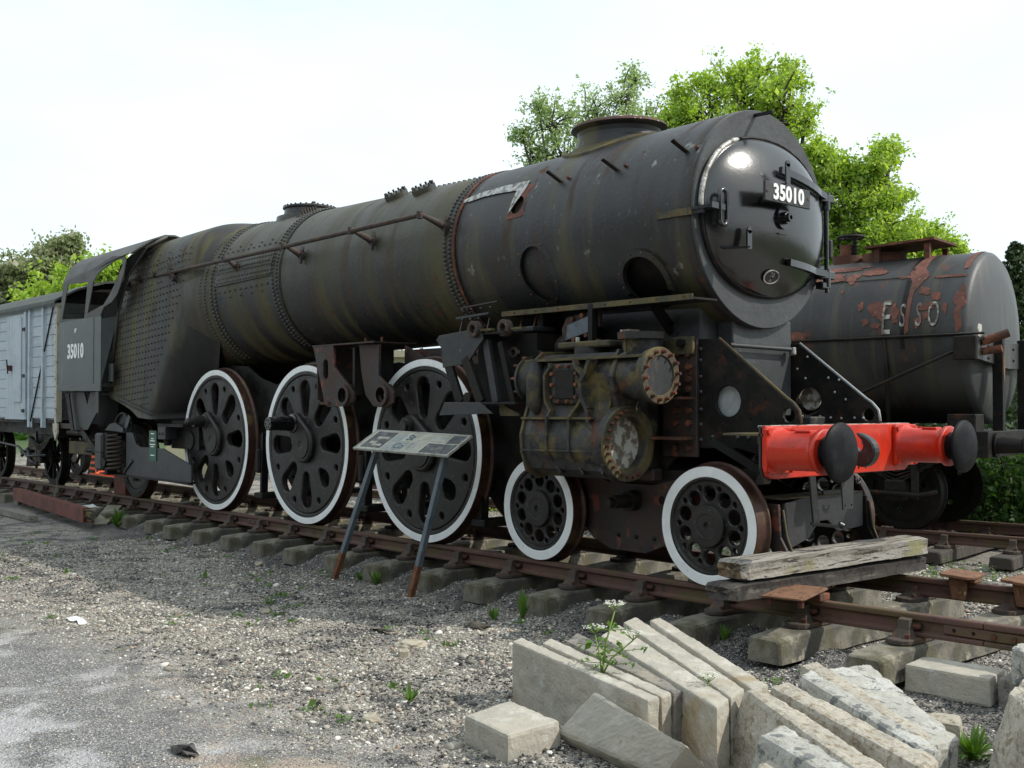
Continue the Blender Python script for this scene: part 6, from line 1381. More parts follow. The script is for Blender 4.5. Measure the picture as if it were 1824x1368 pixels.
for i, (x, lb) in enumerate(((1.23, 'rusty cast rail chair turned upside down on the far rail, nearer the timbers'), (1.72, 'rusty cast rail chair turned upside down on the far rail, nearer the right edge'))):
    b = MB(); zz = rail_z(x)
    b.plate([(-.10, -.17), (.10, -.17), (.13, -.12), (.13, .12), (.10, .17), (-.10, .17), (-.13, .12), (-.13, -.12)], [], .022, 'rust_orange', Matrix.Translation((x, .735, zz+.055)) @ Matrix.Rotation(R(6*(1-2*i)), 4, 'Z') @ Matrix.Rotation(R(3), 4, 'Y'), .004)
    b.add([(x-.065, .64, zz+.045), (x+.065, .64, zz+.045), (x+.065, .70, zz+.045), (x-.065, .70, zz+.045), (x-.045, .655, zz-.125), (x+.055, .655, zz-.125), (x+.055, .69, zz-.125), (x-.045, .69, zz-.125)], [(0, 1, 5, 4), (1, 2, 6, 5), (2, 3, 7, 6), (3, 0, 4, 7), (4, 5, 6, 7), (3, 2, 1, 0)], 'rust_orange')
    b.box((x-.05, .79, zz-.05), (x+.05, .83, zz+.045), 'rust_orange', .006); b.box((x+.06, .69, zz+.002), (x+.12, .80, zz+.045), 'rust_orange', .006)
    o = b.build('rail_chair'); tag(o, lb, 'rail chair', 'loose rail chairs turned upside down')
# ============================================================= STONES
STN = {
 'K1': [(0.407, -3.139, 0.000), (0.362, -3.025, 0.000), (1.710, -3.324, -0.040), (1.710, -3.408, -0.040)],
 'K2': [(0.494, -2.976, -0.020), (0.423, -2.840, -0.020), (1.668, -3.182, -0.050), (1.688, -3.281, -0.050)],
 'K3': [(0.555, -2.835, -0.020), (0.417, -2.612, -0.020), (1.688, -3.068, -0.050), (1.679, -3.178, -0.050)],
 'K4': [(0.645, -2.635, 0.000), (0.475, -2.297, 0.000), (1.956, -3.089, -0.040), (2.019, -3.266, -0.040)],
 'K5': [(0.443, -2.220, 0.000), (0.386, -2.033, 0.000), (1.884, -2.872, -0.040), (1.952, -3.070, -0.040)],
 'K6': [(0.420, -1.935, -0.030), (0.391, -1.802, -0.030), (1.819, -2.586, -0.080), (1.829, -2.732, -0.080)],
 'B1': [(0.845, -3.852, -0.210), (0.778, -3.482, -0.210), (1.251, -3.559, -0.210), (1.257, -3.913, -0.210)],
 'B2': [(1.209, -3.550, -0.280), (1.357, -3.420, -0.060), (2.130, -3.618, -0.120), (1.978, -3.617, -0.300)],
 'G1': [(1.980, -3.000, 0.000), (2.022, -2.902, 0.000), (3.018, -3.433, -0.050), (2.964, -3.555, -0.050)],
 'G2': [(2.038, -2.868, 0.000), (2.017, -2.705, 0.000), (3.076, -3.158, -0.050), (3.106, -3.333, -0.050)],
 'G3': [(1.994, -2.555, 0.000), (1.979, -2.406, 0.000), (3.001, -2.994, -0.060), (3.003, -3.116, -0.060)],
 'G4': [(1.776, -2.226, -0.040), (1.783, -2.056, -0.040), (2.853, -2.798, -0.080), (2.850, -2.901, -0.080)],
 'G5': [(1.860, -2.120, -0.060), (1.874, -1.663, -0.100), (2.851, -2.548, -0.140), (2.914, -2.949, -0.080)],
 'G6': [(2.399, -3.455, -0.040), (2.363, -3.239, -0.040), (2.929, -3.489, -0.060), (2.877, -3.648, -0.060)],
 'G7': [(2.487, -3.607, -0.120), (2.475, -3.429, -0.120), (2.700, -3.536, -0.120), (2.706, -3.702, -0.120)],
 'G8': [(2.459, -2.178, -0.200), (2.418, -2.005, -0.200), (2.557, -1.942, -0.200), (2.651, -2.137, -0.200)],
 'CB': [(1.798, -1.143, -0.200), (1.756, -0.846, -0.200), (2.263, -0.789, -0.200), (2.311, -1.109, -0.200)],
 'G9': [(3.043, -2.473, 0.100), (2.932, -2.078, 0.100), (3.170, -2.224, 0.100), (3.353, -2.889, 0.100)],
 'G10': [(2.333, -1.064, -0.200), (2.311, -0.842, -0.200), (2.424, -0.797, -0.200), (2.464, -1.072, -0.200)],
 'G11': [(2.422, -1.083, 0.000), (2.386, -0.917, 0.000), (2.489, -0.870, 0.000), (2.550, -1.156, 0.000)],
}
def stone(name, key, zb, m, label, cat, group, lean=(0, 0), splay=0.0, rough=0.0, bev=.012, cuts=0, freq=9.0, seed=0, low=None):
    top = [Vector(p) for p in STN[key]]; c = sum(top, Vector())/4
    if low is None: lo_ = [Vector((p.x+lean[0]+(p.x-c.x)*splay, p.y+lean[1]+(p.y-c.y)*splay, zb)) for p in top]
    else: lo_ = [p+Vector(low) for p in top]
    bm = bmesh.new(); v = [bm.verts.new(p) for p in lo_+top]
    for f in ((3, 2, 1, 0), (4, 5, 6, 7), (0, 1, 5, 4), (1, 2, 6, 5), (2, 3, 7, 6), (3, 0, 4, 7)): bm.faces.new([v[i] for i in f])
    bmesh.ops.recalc_face_normals(bm, faces=bm.faces[:])
    bmesh.ops.bevel(bm, geom=bm.edges[:], offset=bev, segments=2, affect='EDGES', profile=.6)
    if cuts:
        for _ in range(7):
            es = [e for e in bm.edges if e.calc_length() > cuts]
            if not es: break
            bmesh.ops.subdivide_edges(bm, edges=es, cuts=1, use_grid_fill=True)
        bmesh.ops.triangulate(bm, faces=[f for f in bm.faces if len(f.verts) > 4])
        bm.normal_update()
        for q_ in bm.verts:
            p = q_.co+Vector((seed*3.1, seed*1.7, 0))
            n_ = mnoise.noise(p*freq)*1.0+mnoise.noise(p*freq*2.6)*.55+mnoise.noise(p*freq*6)*.28
            q_.co += q_.normal*n_*rough
    mb = MB().bm(bm, m, False); o = mb.build(name)
    base = Vector((c.x, c.y, zb)); o.data.transform(Matrix.Translation(-base)); o.location = base
    return tag(o, label, cat, group)
KG = 'leaning row of concrete kerb stones'; GG = 'rough granite kerb stones in a heap'
kk = dict(cuts=.035, rough=.0055, freq=13)
stone('kerb_stone', 'K1', -.37, 'concrete_kerb', 'long pale concrete kerb standing on edge, frontmost of the leaning row', 'kerb stone', KG, lean=(-.0, .0), seed=1, **kk)
stone('kerb_stone', 'K2', -.37, 'concrete_kerb', 'narrow brownish concrete kerb, second from the front of the leaning row', 'kerb stone', KG, lean=(.01, .0), seed=2, **kk)
stone('kerb_stone', 'K3', -.37, 'concrete_dark', 'dark grey speckled concrete kerb, third from the front of the leaning row', 'kerb stone', KG, lean=(.02, -.02), seed=3, **kk)
stone('kerb_stone', 'K4', -.37, 'concrete_kerb', 'wide pale concrete kerb just behind the dark grey one in the leaning row', 'kerb stone', KG, lean=(.04, -.05), seed=4, **kk)
stone('kerb_stone', 'K5', -.37, 'concrete_kerb', 'pale concrete kerb between the wide one and the hindmost of the leaning row', 'kerb stone', KG, lean=(.04, -.05), seed=5, **kk)
stone('kerb_stone', 'K6', -.37, 'concrete_kerb', 'pinkish concrete kerb, hindmost of the leaning row, nearest the track', 'kerb stone', KG, lean=(.05, -.07), seed=6, **kk)
stone('kerb_stone', 'B1', -.37, 'concrete_kerb', 'short concrete kerb lying flat on the gravel under the front end of the leaning row', 'kerb stone', KG, seed=7, splay=.02, bev=.02, **kk)
stone('kerb_stone', 'B2', -.37, 'concrete_kerb', 'broad concrete kerb tilted face up in front of the leaning row', 'kerb stone', KG, seed=8, bev=.02, low=(.03, .10, -.11), **kk)
gk = dict(cuts=.026, rough=.010, freq=9, bev=.026)
stone('granite_kerb', 'G1', -.38, 'granite', 'tall brown granite kerb, next to the right end of the concrete row', 'kerb stone', GG, lean=(-.10, -.06), splay=.10, seed=11, **gk)
stone('granite_kerb', 'G2', -.38, 'granite', 'long pale granite kerb behind the tall brown one', 'kerb stone', GG, lean=(-.05, -.03), seed=12, **gk)
stone('granite_kerb', 'G3', -.38, 'granite_lichen', 'granite kerb blotched with dark lichen, leaning on the wide flat granite slab', 'kerb stone', GG, lean=(-.05, -.03), seed=13, **gk)
stone('granite_kerb', 'G4', -.38, 'granite', 'narrow tan granite kerb between the lichened one and the wide flat slab', 'kerb stone', GG, lean=(-.03, -.02), seed=14, **gk)
stone('granite_kerb', 'G5', -.38, 'granite_lichen', 'wide pale granite slab lying face up at the back of the heap', 'kerb stone', GG, lean=(-.02, .0), seed=15, cuts=.03, rough=.012, freq=10, bev=.03)
stone('granite_kerb', 'G6', -.38, 'granite_lichen', 'granite kerb with black lichen in front of the tall brown one, cut by the lower edge', 'kerb stone', GG, lean=(-.05, -.03), splay=.1, seed=16, **gk)
stone('granite_kerb', 'G7', -.38, 'granite', 'small rounded granite stone at the lower edge of the photo', 'kerb stone', GG, splay=.1, seed=17, **gk)
stone('granite_kerb', 'G8', -.38, 'granite', 'small granite block behind the right end of the wide flat slab', 'kerb stone', GG, splay=.05, seed=18, **gk)
stone('concrete_block', 'CB', -.37, 'concrete_kerb', 'squared grey concrete block lying beside the near rail at the right', 'concrete block', None, splay=.03, seed=19, bev=.018, cuts=.04, rough=.004, freq=14)
stone('granite_boulder', 'G9', -.38, 'granite', 'big upright brown granite stone cut off by the right edge beside the green tuft', 'boulder', None, lean=(-.08, -.02), splay=.35, seed=20, cuts=.03, rough=.022, freq=7, bev=.05)
stone('dark_block', 'G10', -.38, 'concrete_dark', 'small dark stone block at the right edge behind the big upright stone', 'stone block', None, seed=21, cuts=.03, rough=.008, freq=12, bev=.015)
stone('pale_stone', 'G11', -.22, 'granite_lichen', 'rounded pale stone propped against the near rail at the right edge', 'stone', None, splay=-.1, seed=22, cuts=.03, rough=.012, freq=12, bev=.03)
def lump(name, x, y, r, m, label, cat, group=None, seed=0, sz=(1, 1, .6), cube=False):
    bm = bmesh.new()
    if cube: bmesh.ops.create_cube(bm, size=1.6); bmesh.ops.bevel(bm, geom=bm.edges[:], offset=.15, segments=1, affect='EDGES')
    else: bmesh.ops.create_icosphere(bm, subdivisions=3, radius=1)
    for v in bm.verts:
        n_ = mnoise.noise(v.co*1.3+Vector((seed*5, seed, 0)))*.35+mnoise.noise(v.co*3+Vector((seed, 0, 0)))*.12
        v.co = Vector([v.co[i]*(1+n_*(0.2 if cube else 1))*sz[i]*r for i in range(3)])
    o = MB().bm(bm, m).build(name); o.location = (x, y, float(ground_z(x, y))+r*sz[2]*.35); o.rotation_euler = (0, 0, seed*1.3); return tag(o, label, cat, group)
lump('loose_stone', -1.16, -2.74, .095, 'stone_pale', 'flat pale stone half buried in the gravel behind the little cube shaped stone', 'stone', seed=1, sz=(1.2, .8, .4))
lump('loose_stone', -.92, -2.97, .045, 'stone_pale', 'small cube shaped cream stone alone on the gravel', 'stone', seed=2, sz=(1, 1, .9), cube=True)
lump('loose_stone', .199, -3.998, .055, 'stone_pale', 'rounded pale stone on the gravel left of the flat lying kerb', 'stone', seed=3)
lump('loose_stone', -3.0, -2.9, .05, 'stone_pale', 'white stone on the gravel in front of the information board', 'stone', seed=4)
lump('loose_stone', -1.35, -1.95, .10, 'bark', 'dark brown lump of clinker by the weed near the kerbs', 'stone', seed=5, sz=(1.2, .7, .35))
lump('loose_stone', -5.6, -1.55, .05, 'stone_pale', 'pale stone against the sleeper ends below the wheels', 'stone', seed=6)
# ------------------------------------------------------------- litter
def sheet(name, x, y, pts, m, label, cat, h=.02, seed=0):
    b = MB(); b.plate(pts, [], .006, m, Matrix.Identity(4), .001); bm = bmesh.new(); me_ = b.mesh(name); bm.from_mesh(me_); bmesh.ops.triangulate(bm, faces=bm.faces[:]); bmesh.ops.subdivide_edges(bm, edges=bm.edges[:], cuts=2)
    for v in bm.verts: v.co.z += mnoise.noise(Vector((v.co.x*12, v.co.y*12, seed)))*h
    bm.to_mesh(me_); bm.free(); o = bpy.data.objects.new(name, me_); COL.objects.link(o); o.location = (x, y, float(ground_z(x, y))+.02); return tag(o, label, cat)
sheet('scrap_of_card', -3.73, -4.18, [(-.16, -.04), (-.02, -.06), (.02, -.02), (.15, -.05), (.12, .03), (-.05, .05), (-.14, .03)], 'paper', 'white scrap of card lying alone on the gravel at the left', 'litter')
sheet('dark_rag', .125, -5.05, [(-.10, -.03), (-.02, -.05), (.09, -.03), (.10, .03), (.0, .04), (-.09, .05)], 'cloth', 'crumpled dark rag on the dusty ground at the lower edge', 'rag', .05, 3)
sheet('bark_piece', -1.74, -2.587, [(-.12, -.03), (.12, -.02), (.14, .02), (-.1, .03)], 'bark', 'dark curved sliver of bark on the gravel', 'debris', .03, 5)
sheet('loose_paper', -11.9, -1.06, [(-.3, -.10), (.3, -.05), (.35, .06), (-.2, .05)], 'paper', 'white crumpled papers on the sleepers beside the fallen plank', 'litter', .12, 7)
b = MB(); b.bar((-11.1, -.98, -.12), (-10.55, -1.42, -.33), .22, .03, 'plank'); tag(b.build('plank'), 'short grey plank lying aslant against a sleeper end at the left', 'plank')
b = MB(); A0, A1 = Vector((-14.6, -1.36, -.13)), Vector((-10.35, -1.72, -.16)); dA = (A1-A0).normalized()
b.box((0, 0, 0), (1, 1, 1), 'rust_red', M=Matrix.Identity(4)) if False else None
for off, w_, h_ in (((0, 0, 0), .02, .20),): b.bar(A0, A1, w_, h_, 'rust_red')
b.bar(A0+Vector((0, .05, .095)), A1+Vector((0, .05, .095)), .10, .014, 'rust_red'); b.bar(A0+Vector((0, .05, -.095)), A1+Vector((0, .05, -.095)), .10, .014, 'rust_red')
b.bar(A1-dA*.1+Vector((0, .05, .03)), A1+dA*.22+Vector((0, .05, .02)), .05, .05, 'mossy'); b.bar(A1-dA*.1+Vector((0, .06, -.06)), A1+dA*.25+Vector((0, .06, -.07)), .05, .04, 'rust')
tag(b.build('steel_channel'), 'red rusty steel channel lying on the ground beside the track at the left', 'steel beam')
b = MB(); b.bar((-13.4, -1.9, -.30), (-11.9, -1.9, -.31), .14, .09, 'concrete_dark'); tag(b.build('broken_sleeper'), 'broken grey piece of sleeper on the ground in front of the rusty channel', 'debris')
b = MB(); b.box((-12.05, -.62, -.16), (-11.6, -.2, .30), 'rust_red', .01); b.box((-12.15, -.55, -.1), (-12.0, -.45, .75), 'rust_red', .01); tag(b.build('steel_prop'), 'dull red steel prop standing on the sleepers behind the last engine wheel', 'prop')
b = MB()
for k in range(9): b.bar((-19.2+.1*k, 1.8, -.3), (-19.6+.25*k, 1.9, .55), .012, .012, 'orange_net')
for k in range(7): b.bar((-19.6, 1.8, -.28+.13*k), (-17.6, 1.95, -.26+.13*k), .012, .05, 'orange_net')
b.add([(-19.8, 1.7, -.30), (-17.6, 1.75, -.30), (-17.5, 2.3, -.12), (-19.8, 2.2, -.05)], [(0, 1, 2, 3)], 'orange_net')
tag(b.build('barrier_netting'), 'bright orange barrier netting heaped beyond the van wheels', 'netting')

# ============================================================= PLANTS
def leaves(pts, size, m, name, parent=None, shape='leaf', up=.3, loc=None, seed=0, jit=.35):
    r = np.random.default_rng(seed); n = len(pts); P = np.asarray(pts, float)
    nrm = r.normal(size=(n, 3)); nrm[:, 2] += up; nrm /= np.linalg.norm(nrm, axis=1)[:, None]
    a = r.normal(size=(n, 3)); a -= nrm*(a*nrm).sum(1)[:, None]; a /= np.linalg.norm(a, axis=1)[:, None]; bb = np.cross(nrm, a)
    s = size*np.exp(r.normal(0, jit, n))[:, None]
    q = [P-a*s*.5, P+bb*s*.30+a*s*.02, P+a*s*.5, P-bb*s*.30+a*s*.02]
    q[1] = q[1]+nrm*s*.10; q[3] = q[3]+nrm*s*.10
    V = np.stack(q, 1).reshape(-1, 3); F = np.arange(n*4).reshape(n, 4)
    tri = np.concatenate([F[:, [0, 1, 2]], F[:, [0, 2, 3]]], 1).reshape(-1, 3)
    me = bpy.data.meshes.new(name); me.vertices.add(len(V)); me.vertices.foreach_set('co', V.ravel()); me.loops.add(tri.size); me.loops.foreach_set('vertex_index', tri.ravel())
    me.polygons.add(len(tri)); me.polygons.foreach_set('loop_start', np.arange(len(tri))*3); me.polygons.foreach_set('loop_total', np.full(len(tri), 3)); me.update(calc_edges=True)
    me.materials.append(MATS[m]); o = bpy.data.objects.new(name, me); COL.objects.link(o)
    if parent is not None: o.parent = parent
    return o
FW = np.array([math.cos(YAW), math.sin(YAW)]); RT = np.array([math.sin(YAW), -math.cos(YAW)])
def place(u, dep):      # ground spot in the direction of column u of the photograph, dep metres out
    l = (u-912)/1962.4*dep; p = np.array([CAM.x, CAM.y])+FW*dep+RT*l; return p[0], p[1], float(ground_z(p[0], p[1]))
def hgt(v, dep): v = v+(26 if v < 420 else 0); return CAM.z+(722.3-v)/1962.4*dep
def tree(u, dep, base_v, lobes, leafm, nleaf, lsize, label, group, seed, trunk_r=.18, twig=.30, name='tree', sparse=1.0, clump=9, barkm='bark'):
    """lobes: (u, v, radius in metres, depth offset) of the crown's boughs"""
    r = random.Random(seed); nr = np.random.default_rng(seed); X, Y, Z = place(u, dep)
    t = empty(name, (X, Y, Z), label, 'tree', group); O = Vector((X, Y, Z)); wood = MB(); tips = []
    L_ = []
    for lu, lv, lr, dd in lobes:
        x, y, _ = place(lu, dep+dd); L_.append((Vector((x, y, hgt(lv, dep+dd)))-O, lr*.84))
    zmin = min(c.z for c, _ in L_); fork = Vector((0, 0, max(1.2, zmin*.45)))
    wood.tube([(0, 0, -.2), (r.uniform(-.1, .1), r.uniform(-.1, .1), fork.z*.5), fork], [trunk_r*1.25, trunk_r, trunk_r*.8], barkm, 8)
    for c, lr in L_:
        midp = fork.lerp(c, .5)+Vector((r.uniform(-.3, .3), r.uniform(-.3, .3), r.uniform(.0, .4)))
        wood.tube([fork, midp, c], [trunk_r*.55, trunk_r*.35, trunk_r*.18], barkm, 6)
        nt_ = int(34*lr*lr*sparse)+10
        for _ in range(nt_):
            d = Vector((r.gauss(0, 1), r.gauss(0, 1), r.gauss(.25, .9))).normalized(); ln = lr*r.uniform(.40, 1.12)*(1.3 if d.z > .5 else 1)
            s_ = c+Vector((r.uniform(-.3, .3), r.uniform(-.3, .3), r.uniform(-.3, .3)))*lr; e = c+Vector((d.x, d.y, d.z*.9))*ln
            kn = s_.lerp(e, .5)+Vector((r.uniform(-.1, .1), r.uniform(-.1, .1), r.uniform(.0, .15)))*lr
            wood.tube([s_, kn, e], [trunk_r*.10+.008, trunk_r*.06+.006, .006], barkm, 4, caps=False); tips += [(kn, e)]
    wood.build('trunk', t)
    per = max(1, int(nleaf/len(tips)/clump)); P = []
    for kn, e in tips:
        for _ in range(per):
            q_ = kn.lerp(e, r.uniform(.1, 1.12)); sp_ = twig*.28
            c = np.array(q_)+nr.normal(0, sp_, 3)
            P.append(c+nr.normal(0, lsize*.85, (clump, 3)))
    P = np.concatenate(P); leaves(P, lsize, leafm, 'crown', t, seed=seed)
    return t
TG = 'trees behind the engine'
tree(1330, 21, 720, [(1250, 195, 1.0, 0), (1330, 150, 1.05, .6), (1390, 170, .9, -.4), (1220, 270, 1.0, .8), (1300, 260, 1.3, 0), (1400, 270, 1.1, .3), (1350, 370, 1.3, 0), (1440, 380, 1.2, .5), (1420, 480, 1.4, -.3), (1200, 200, .55, 0), (1262, 125, .35, 0), (1300, 460, 1.4, .5), (1215, 150, .4, .4), (1435, 200, .45, 0), (1410, 120, .4, .2), (1320, 110, .4, 0)],
     'leaf_lime', 50000, .066, 'tall lime green broadleaf tree rising directly behind the smokebox', TG, 31)
tree(1520, 20, 720, [(1520, 330, .95, 0), (1480, 300, .6, .3), (1560, 290, .6, 0), (1590, 330, .45, .2), (1500, 410, 1.1, .3), (1570, 400, .9, 0), (1540, 480, 1.1, 0), (1470, 470, 1.1, .4), (1585, 255, .28, 0), (1465, 250, .4, .2)],
     'leaf_lime', 34000, .064, 'lime green tree showing between the smokebox door and the tank wagon', TG, 32)
tree(1650, 23, 720, [(1640, 440, .75, 0), (1610, 400, .5, 0), (1670, 415, .4, .3), (1690, 470, .5, 0), (1620, 490, .9, 0), (1560, 470, .9, .5), (1700, 445, .22, 0)],
     'leaf_lime', 15000, .072, 'low outer bush of lime green leaves above the top of the tank wagon', TG, 33)
tree(1040, 27, 720, [(985, 200, .9, 0), (950, 250, .7, .4), (1000, 270, 1.1, 0), (1060, 180, .9, .5), (1110, 150, .8, 0), (1090, 230, 1.2, 0), (1150, 200, .9, .3), (1040, 320, 1.3, 0), (1140, 300, 1.2, 0), (930, 215, .35, 0), (1130, 110, .35, 0), (960, 165, .4, 0)],
     'leaf_pale', 15000, .070, 'feathery pale tree with thin foliage behind the chimney', TG, 34, trunk_r=.12, sparse=.8, clump=6)
tree(60, 34, 720, [(60, 490, 1.2, 0), (100, 460, .9, .5), (20, 520, 1.2, 0), (110, 500, 1.0, 0), (-40, 540, 1.6, 0), (40, 560, 1.4, .5), (125, 445, .4, 0), (130, 550, .9, .2), (0, 600, 1.5, 0), (90, 590, 1.4, 0)],
     'leaf_mixed', 36000, .13, 'cream flecked dark green tree above the van roof at the far left', 'trees behind the van', 35)
tree(170, 30, 720, [(140, 520, .8, 0), (190, 500, .7, 0), (215, 480, .5, .3), (80, 540, .9, .4), (160, 560, 1.2, 0), (230, 530, .9, 0), (60, 570, .9, 0), (270, 560, 1.0, 0)],
     'leaf_lime', 22000, .12, 'lime green tree seen above the van roof and through the cab window', 'trees behind the van', 36)
# spruce at the far right
def spruce(u, dep, topv, label, seed):
    r = random.Random(seed); X, Y, Z = place(u, dep); H = hgt(topv, dep)-Z; t = empty('spruce_tree', (X, Y, Z), label, 'tree'); wd = MB(); wd.tube([(0, 0, -.2), (0, 0, H*.5), (0, 0, H)], [.22, .12, .02], 'bark', 8); P = []
    nr = np.random.default_rng(seed)
    for k in range(90):
        z = H*(.25+.74*k/90); ln = (H-z)*.36+.15
        for j in range(6):
            a = r.uniform(0, 2*PI); e = Vector((math.cos(a)*ln, math.sin(a)*ln, z+ln*.28)); s_ = Vector((0, 0, z)); wd.tube([s_, s_.lerp(e, .6)-Vector((0, 0, .06)), e], [.018, .012, .004], 'bark', 4, caps=False)
            for q_ in range(16): P.append(np.array(s_.lerp(e, r.uniform(.15, 1.03)))+nr.normal(0, .05, 3))
    wd.build('trunk', t); leaves(np.array(P), .15, 'leaf_dark', 'crown', t, seed=seed, up=-.2)
spruce(1812, 42, 432, 'dark spruce top behind the tank wagon at the right edge', 41)
# undergrowth behind the second line: each bush a thing
def bush(u, dep, w_, h_, m, nleaf, ls, label, seed):
    X, Y, Z = place(u, dep); t = empty('bush', (X, Y, Z), label, 'bush', 'undergrowth behind the second line'); nr = np.random.default_rng(seed); r = random.Random(seed); wd = MB(); P = []
    for k in range(34):
        a = r.uniform(0, 2*PI); e = Vector((math.cos(a)*w_*r.uniform(.2, 1), math.sin(a)*w_*.6*r.uniform(.2, 1), h_*r.uniform(.35, 1))); s_ = Vector((e.x*.25, e.y*.25, -.05)); mdp = s_.lerp(e, .55)+Vector((0, 0, .15*h_)); wd.tube([s_, mdp, e], [.018, .012, .005], 'bark', 4, caps=False)
        for _ in range(max(1, nleaf//34)):
            q_ = (s_.lerp(mdp, r.random()*1.0) if r.random() < .35 else mdp.lerp(e, r.random()*1.1)); P.append(np.array(q_)+nr.normal(0, .13*h_**.5, 3))
    P = np.array(P); P[:, 2] = np.abs(P[:, 2]); wd.build('stems', t); leaves(P, ls, m, 'foliage', t, seed=seed)
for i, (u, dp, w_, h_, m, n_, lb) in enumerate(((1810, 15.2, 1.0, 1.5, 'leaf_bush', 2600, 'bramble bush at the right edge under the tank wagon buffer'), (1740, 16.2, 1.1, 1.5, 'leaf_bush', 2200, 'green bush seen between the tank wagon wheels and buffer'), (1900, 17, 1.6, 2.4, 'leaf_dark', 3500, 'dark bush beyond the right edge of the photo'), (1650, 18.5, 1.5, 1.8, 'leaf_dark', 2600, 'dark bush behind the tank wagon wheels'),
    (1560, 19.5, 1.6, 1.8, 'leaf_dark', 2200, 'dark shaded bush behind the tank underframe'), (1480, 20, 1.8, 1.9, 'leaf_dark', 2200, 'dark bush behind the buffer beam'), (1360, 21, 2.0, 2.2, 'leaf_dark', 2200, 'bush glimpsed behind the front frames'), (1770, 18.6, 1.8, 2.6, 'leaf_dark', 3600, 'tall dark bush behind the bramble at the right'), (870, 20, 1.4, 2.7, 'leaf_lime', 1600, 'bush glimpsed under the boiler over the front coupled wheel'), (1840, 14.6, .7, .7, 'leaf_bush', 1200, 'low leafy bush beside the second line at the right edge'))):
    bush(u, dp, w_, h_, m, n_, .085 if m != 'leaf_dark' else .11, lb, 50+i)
# pale shed wall glimpsed under the boiler
X, Y, Z = place(690, 30); b = MB(); wl = Matrix.Translation((X, Y, Z)) @ Matrix.Rotation(YAW-PI/2, 4, 'Z')
b.box((-6, -.1, 0), (2.6, .1, hgt(625, 30)-Z-.18), 'far_wall', M=wl); b.box((-6.2, -.35, hgt(625, 30)-Z-.18), (2.8, .35, hgt(625, 30)-Z), 'far_wall', M=wl); 
for k in range(4): b.box((-5+1.9*k, -.13, .9), (-4+1.9*k, -.11, 2.0), 'wheel_dark', M=wl)
tag(b.build('shed'), 'pale cream shed wall glimpsed between the boiler and the wheels', 'shed')
# distant low treeline closing the horizon
def treeline():
    nr = np.random.default_rng(77); P = []
    for k in range(420):
        a = YAW+nr.uniform(-.75, .75); d = nr.uniform(60, 80); x, y = CAM.x+d*math.cos(a), CAM.y+d*math.sin(a); z0 = float(ground_z(x, y)); h = nr.uniform(2.0, 4.2)
        if y < 12: h *= .6
        P.append(np.array([x, y, z0+h*.45])+nr.normal(0, 1, (90, 3))*np.array([2.2, 2.2, h*.30]))
    return leaves(np.concatenate(P), .45, 'leaf_bush', 'distant_woodland', seed=78)
tag(treeline(), kind='stuff')
def wood_behind():      # the wood on the photographer's side of the yard
    nr = np.random.default_rng(91); P = []
    for k in range(230):
        a = R(nr.uniform(205, 378)); d = nr.uniform(26, 36); x, y = CAM.x+d*math.cos(a), CAM.y+d*math.sin(a); z0 = float(ground_z(x, y)); h = nr.uniform(8, 12.5)
        q_ = nr.normal(0, 1, (170, 3))*np.array([1.7, 1.7, 1]); q_[:, 2] = nr.uniform(0, h, 170); P.append(np.array([x, y, z0])+q_)
    return leaves(np.concatenate(P), .9, 'leaf_dark', 'distant_woodland', seed=92)
tag(wood_behind(), kind='stuff')
# ------------------------------------------------------------- weeds
def tuft(name, x, y, n, ln, wd_, m, label, cat, seed, lay=.6):
    r = random.Random(seed); b = MB(); z0 = float(ground_z(x, y))
    for _ in range(n):
        a = r.uniform(0, 2*PI); l = ln*r.uniform(.5, 1.1); u_ = r.uniform(.25, 1)*lay; d = Vector((math.cos(a), math.sin(a), 0)); sd_ = Vector((-d.y, d.x, 0))*wd_*r.uniform(.6, 1.2); vs = []
        for k in range(6):
            t_ = k/5; p = d*(l*u_*t_)+Vector((0, 0, l*(t_*(1.15-u_*.6)-t_*t_*u_*.55)))+d*.01; w__ = sd_*math.sin(PI*min(.98, t_*.85+.12)); vs += [p-w__, p+w__]
        b.add(vs, [(2*k, 2*k+1, 2*k+3, 2*k+2) for k in range(5)], m)
    o = b.build(name); o.location = (x, y, z0); return tag(o, label, cat)
tuft('green_tuft', 2.70, -2.13, 70, .22, .011, 'leaf_weed', 'bright green tuft of strap leaves between the granite heap and the big upright stone', 'plant', 1, .9)
tuft('dock_seedling', -3.99, -1.30, 16, .11, .012, 'leaf_weed', 'small green weed by the left leg of the information board', 'plant', 2)
tuft('nettle_clump', -3.62, -1.36, 26, .17, .014, 'leaf_weed', 'green weed against the sleeper end between the board legs', 'plant', 3, .5)
tuft('weed_clump', -1.42, -1.42, 26, .26, .012, 'leaf_weed', 'upright green weed against the mossy sleeper end left of the kerbs', 'plant', 4, .4)
tuft('weed_clump', -1.55, -1.62, 18, .15, .013, 'leaf_weed', 'low green weed on the gravel in front of the mossy sleeper', 'plant', 14, .6)
tuft('weed_clump', -10.2, -1.27, 60, .30, .03, 'leaf_weed', 'leafy green weed on the gravel beside the fallen plank', 'plant', 5, .7)
tuft('grass_clump', .42, -1.15, 44, .13, .007, 'leaf_weed', 'green grass clump on the dark ballast just behind the kerb tops', 'plant', 6, .6)
tuft('dandelion', .02, -3.60, 14, .13, .014, 'leaf_weed', 'small dandelion on the gravel left of the frontmost kerb', 'plant', 7, .7)
tuft('dry_stalks', -13.2, -1.15, 14, .55, .006, 'plank', 'thin dry grass stalks standing by the distant sleeper ends', 'plant', 8, .25)
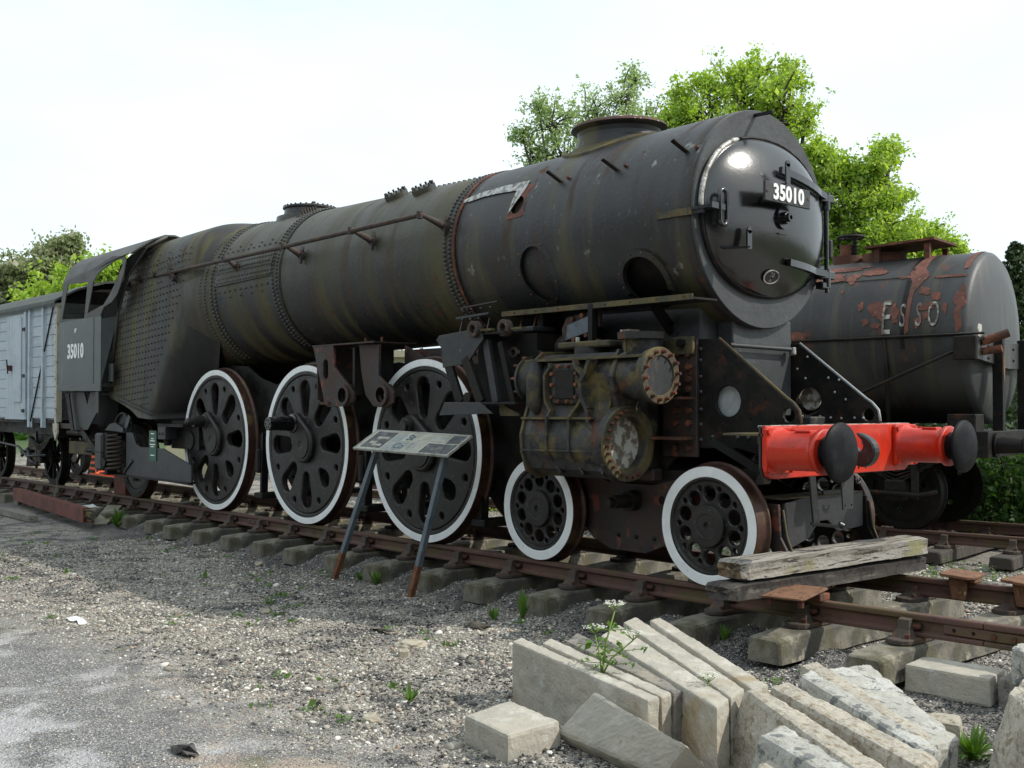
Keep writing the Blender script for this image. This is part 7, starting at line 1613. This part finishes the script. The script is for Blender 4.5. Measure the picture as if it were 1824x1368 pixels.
def parsley(x, y, z0, h, stems, label, seed):
    r = random.Random(seed); b = MB(); P = []; F = []
    for dx, dy, hh in stems:
        top_ = Vector((dx, dy, hh)); b.tube([(0, 0, 0), (dx*.3, dy*.3, hh*.5), top_], [.006, .005, .004], 'stem_green', 5)
        for k in range(8):
            a = k*PI/4; e = top_+Vector((math.cos(a)*.045, math.sin(a)*.045, .035)); b.tube([top_, e], .002, 'stem_green', 4)
            for _ in range(9): q_ = e+Vector((r.gauss(0, .009), r.gauss(0, .009), r.gauss(.004, .004))); F.append(q_)
        for t_ in (.3, .7):
            c = Vector((dx*t_, dy*t_, hh*t_)); a0 = r.uniform(0, 6)
            for j in range(3):
                a = a0+j*2.1; e = c+Vector((math.cos(a)*.11, math.sin(a)*.11, .02)); b.tube([c, e], .0025, 'stem_green', 4)
                for q_ in range(7): s_ = r.uniform(.35, 1.1); w__ = .035*(1.2-s_); P.append(tuple(c.lerp(e, s_)+Vector((r.gauss(0, w__), r.gauss(0, w__), r.gauss(0, .008)))))
    for q_ in F: b.nut(q_, (0, 0, 1), .0042, .003, 'flower_white')
    o = b.build('cow_parsley'); o.location = (x, y, z0); tag(o, label, 'plant')
    lv = leaves(np.array(P), .030, 'leaf_weed', 'leaf', o, seed=seed, up=2)
parsley(1.20, -3.20, -.05, .5, [(.02, .08, .34), (-.10, .05, .20), (.08, .16, .18)], 'cow parsley with white flower heads growing up through the leaning kerbs', 3)
parsley(1.66, -3.0, -.36, .3, [(-.08, -.12, .26), (.08, .02, .34)], 'cow parsley leaning out between the concrete kerbs and the brown granite', 4)
def weeds():
    nr = np.random.default_rng(9); P = []
    for _ in range(170):
        x = nr.uniform(-11, 2.6); y = nr.uniform(-4.4, -1.3)
        if vnoise(np.array([x]), np.array([y]), 1.1, 33)[0] < .5: continue
        z = float(ground_z(x, y)); n_ = int(nr.integers(5, 26)); P.append(np.array([x, y, z+.012])+nr.normal(0, 1, (n_, 3))*np.array([.035, .035, .008]))
    for _ in range(240):
        t_ = nr.uniform(-8, 3); o_ = nr.choice([-1.9, -2.3, -1.6]); p = T2+D2*t_+N2*(o_+nr.normal(0, .2)); z = float(ground_z(p.x, p.y)); P.append(np.array([p.x, p.y, z+.05])+nr.normal(0, 1, (16, 3))*np.array([.06, .06, .035]))
    return leaves(np.concatenate(P), .028, 'leaf_weed', 'ground_weeds', seed=10, up=1.5)
tag(weeds(), kind='stuff')
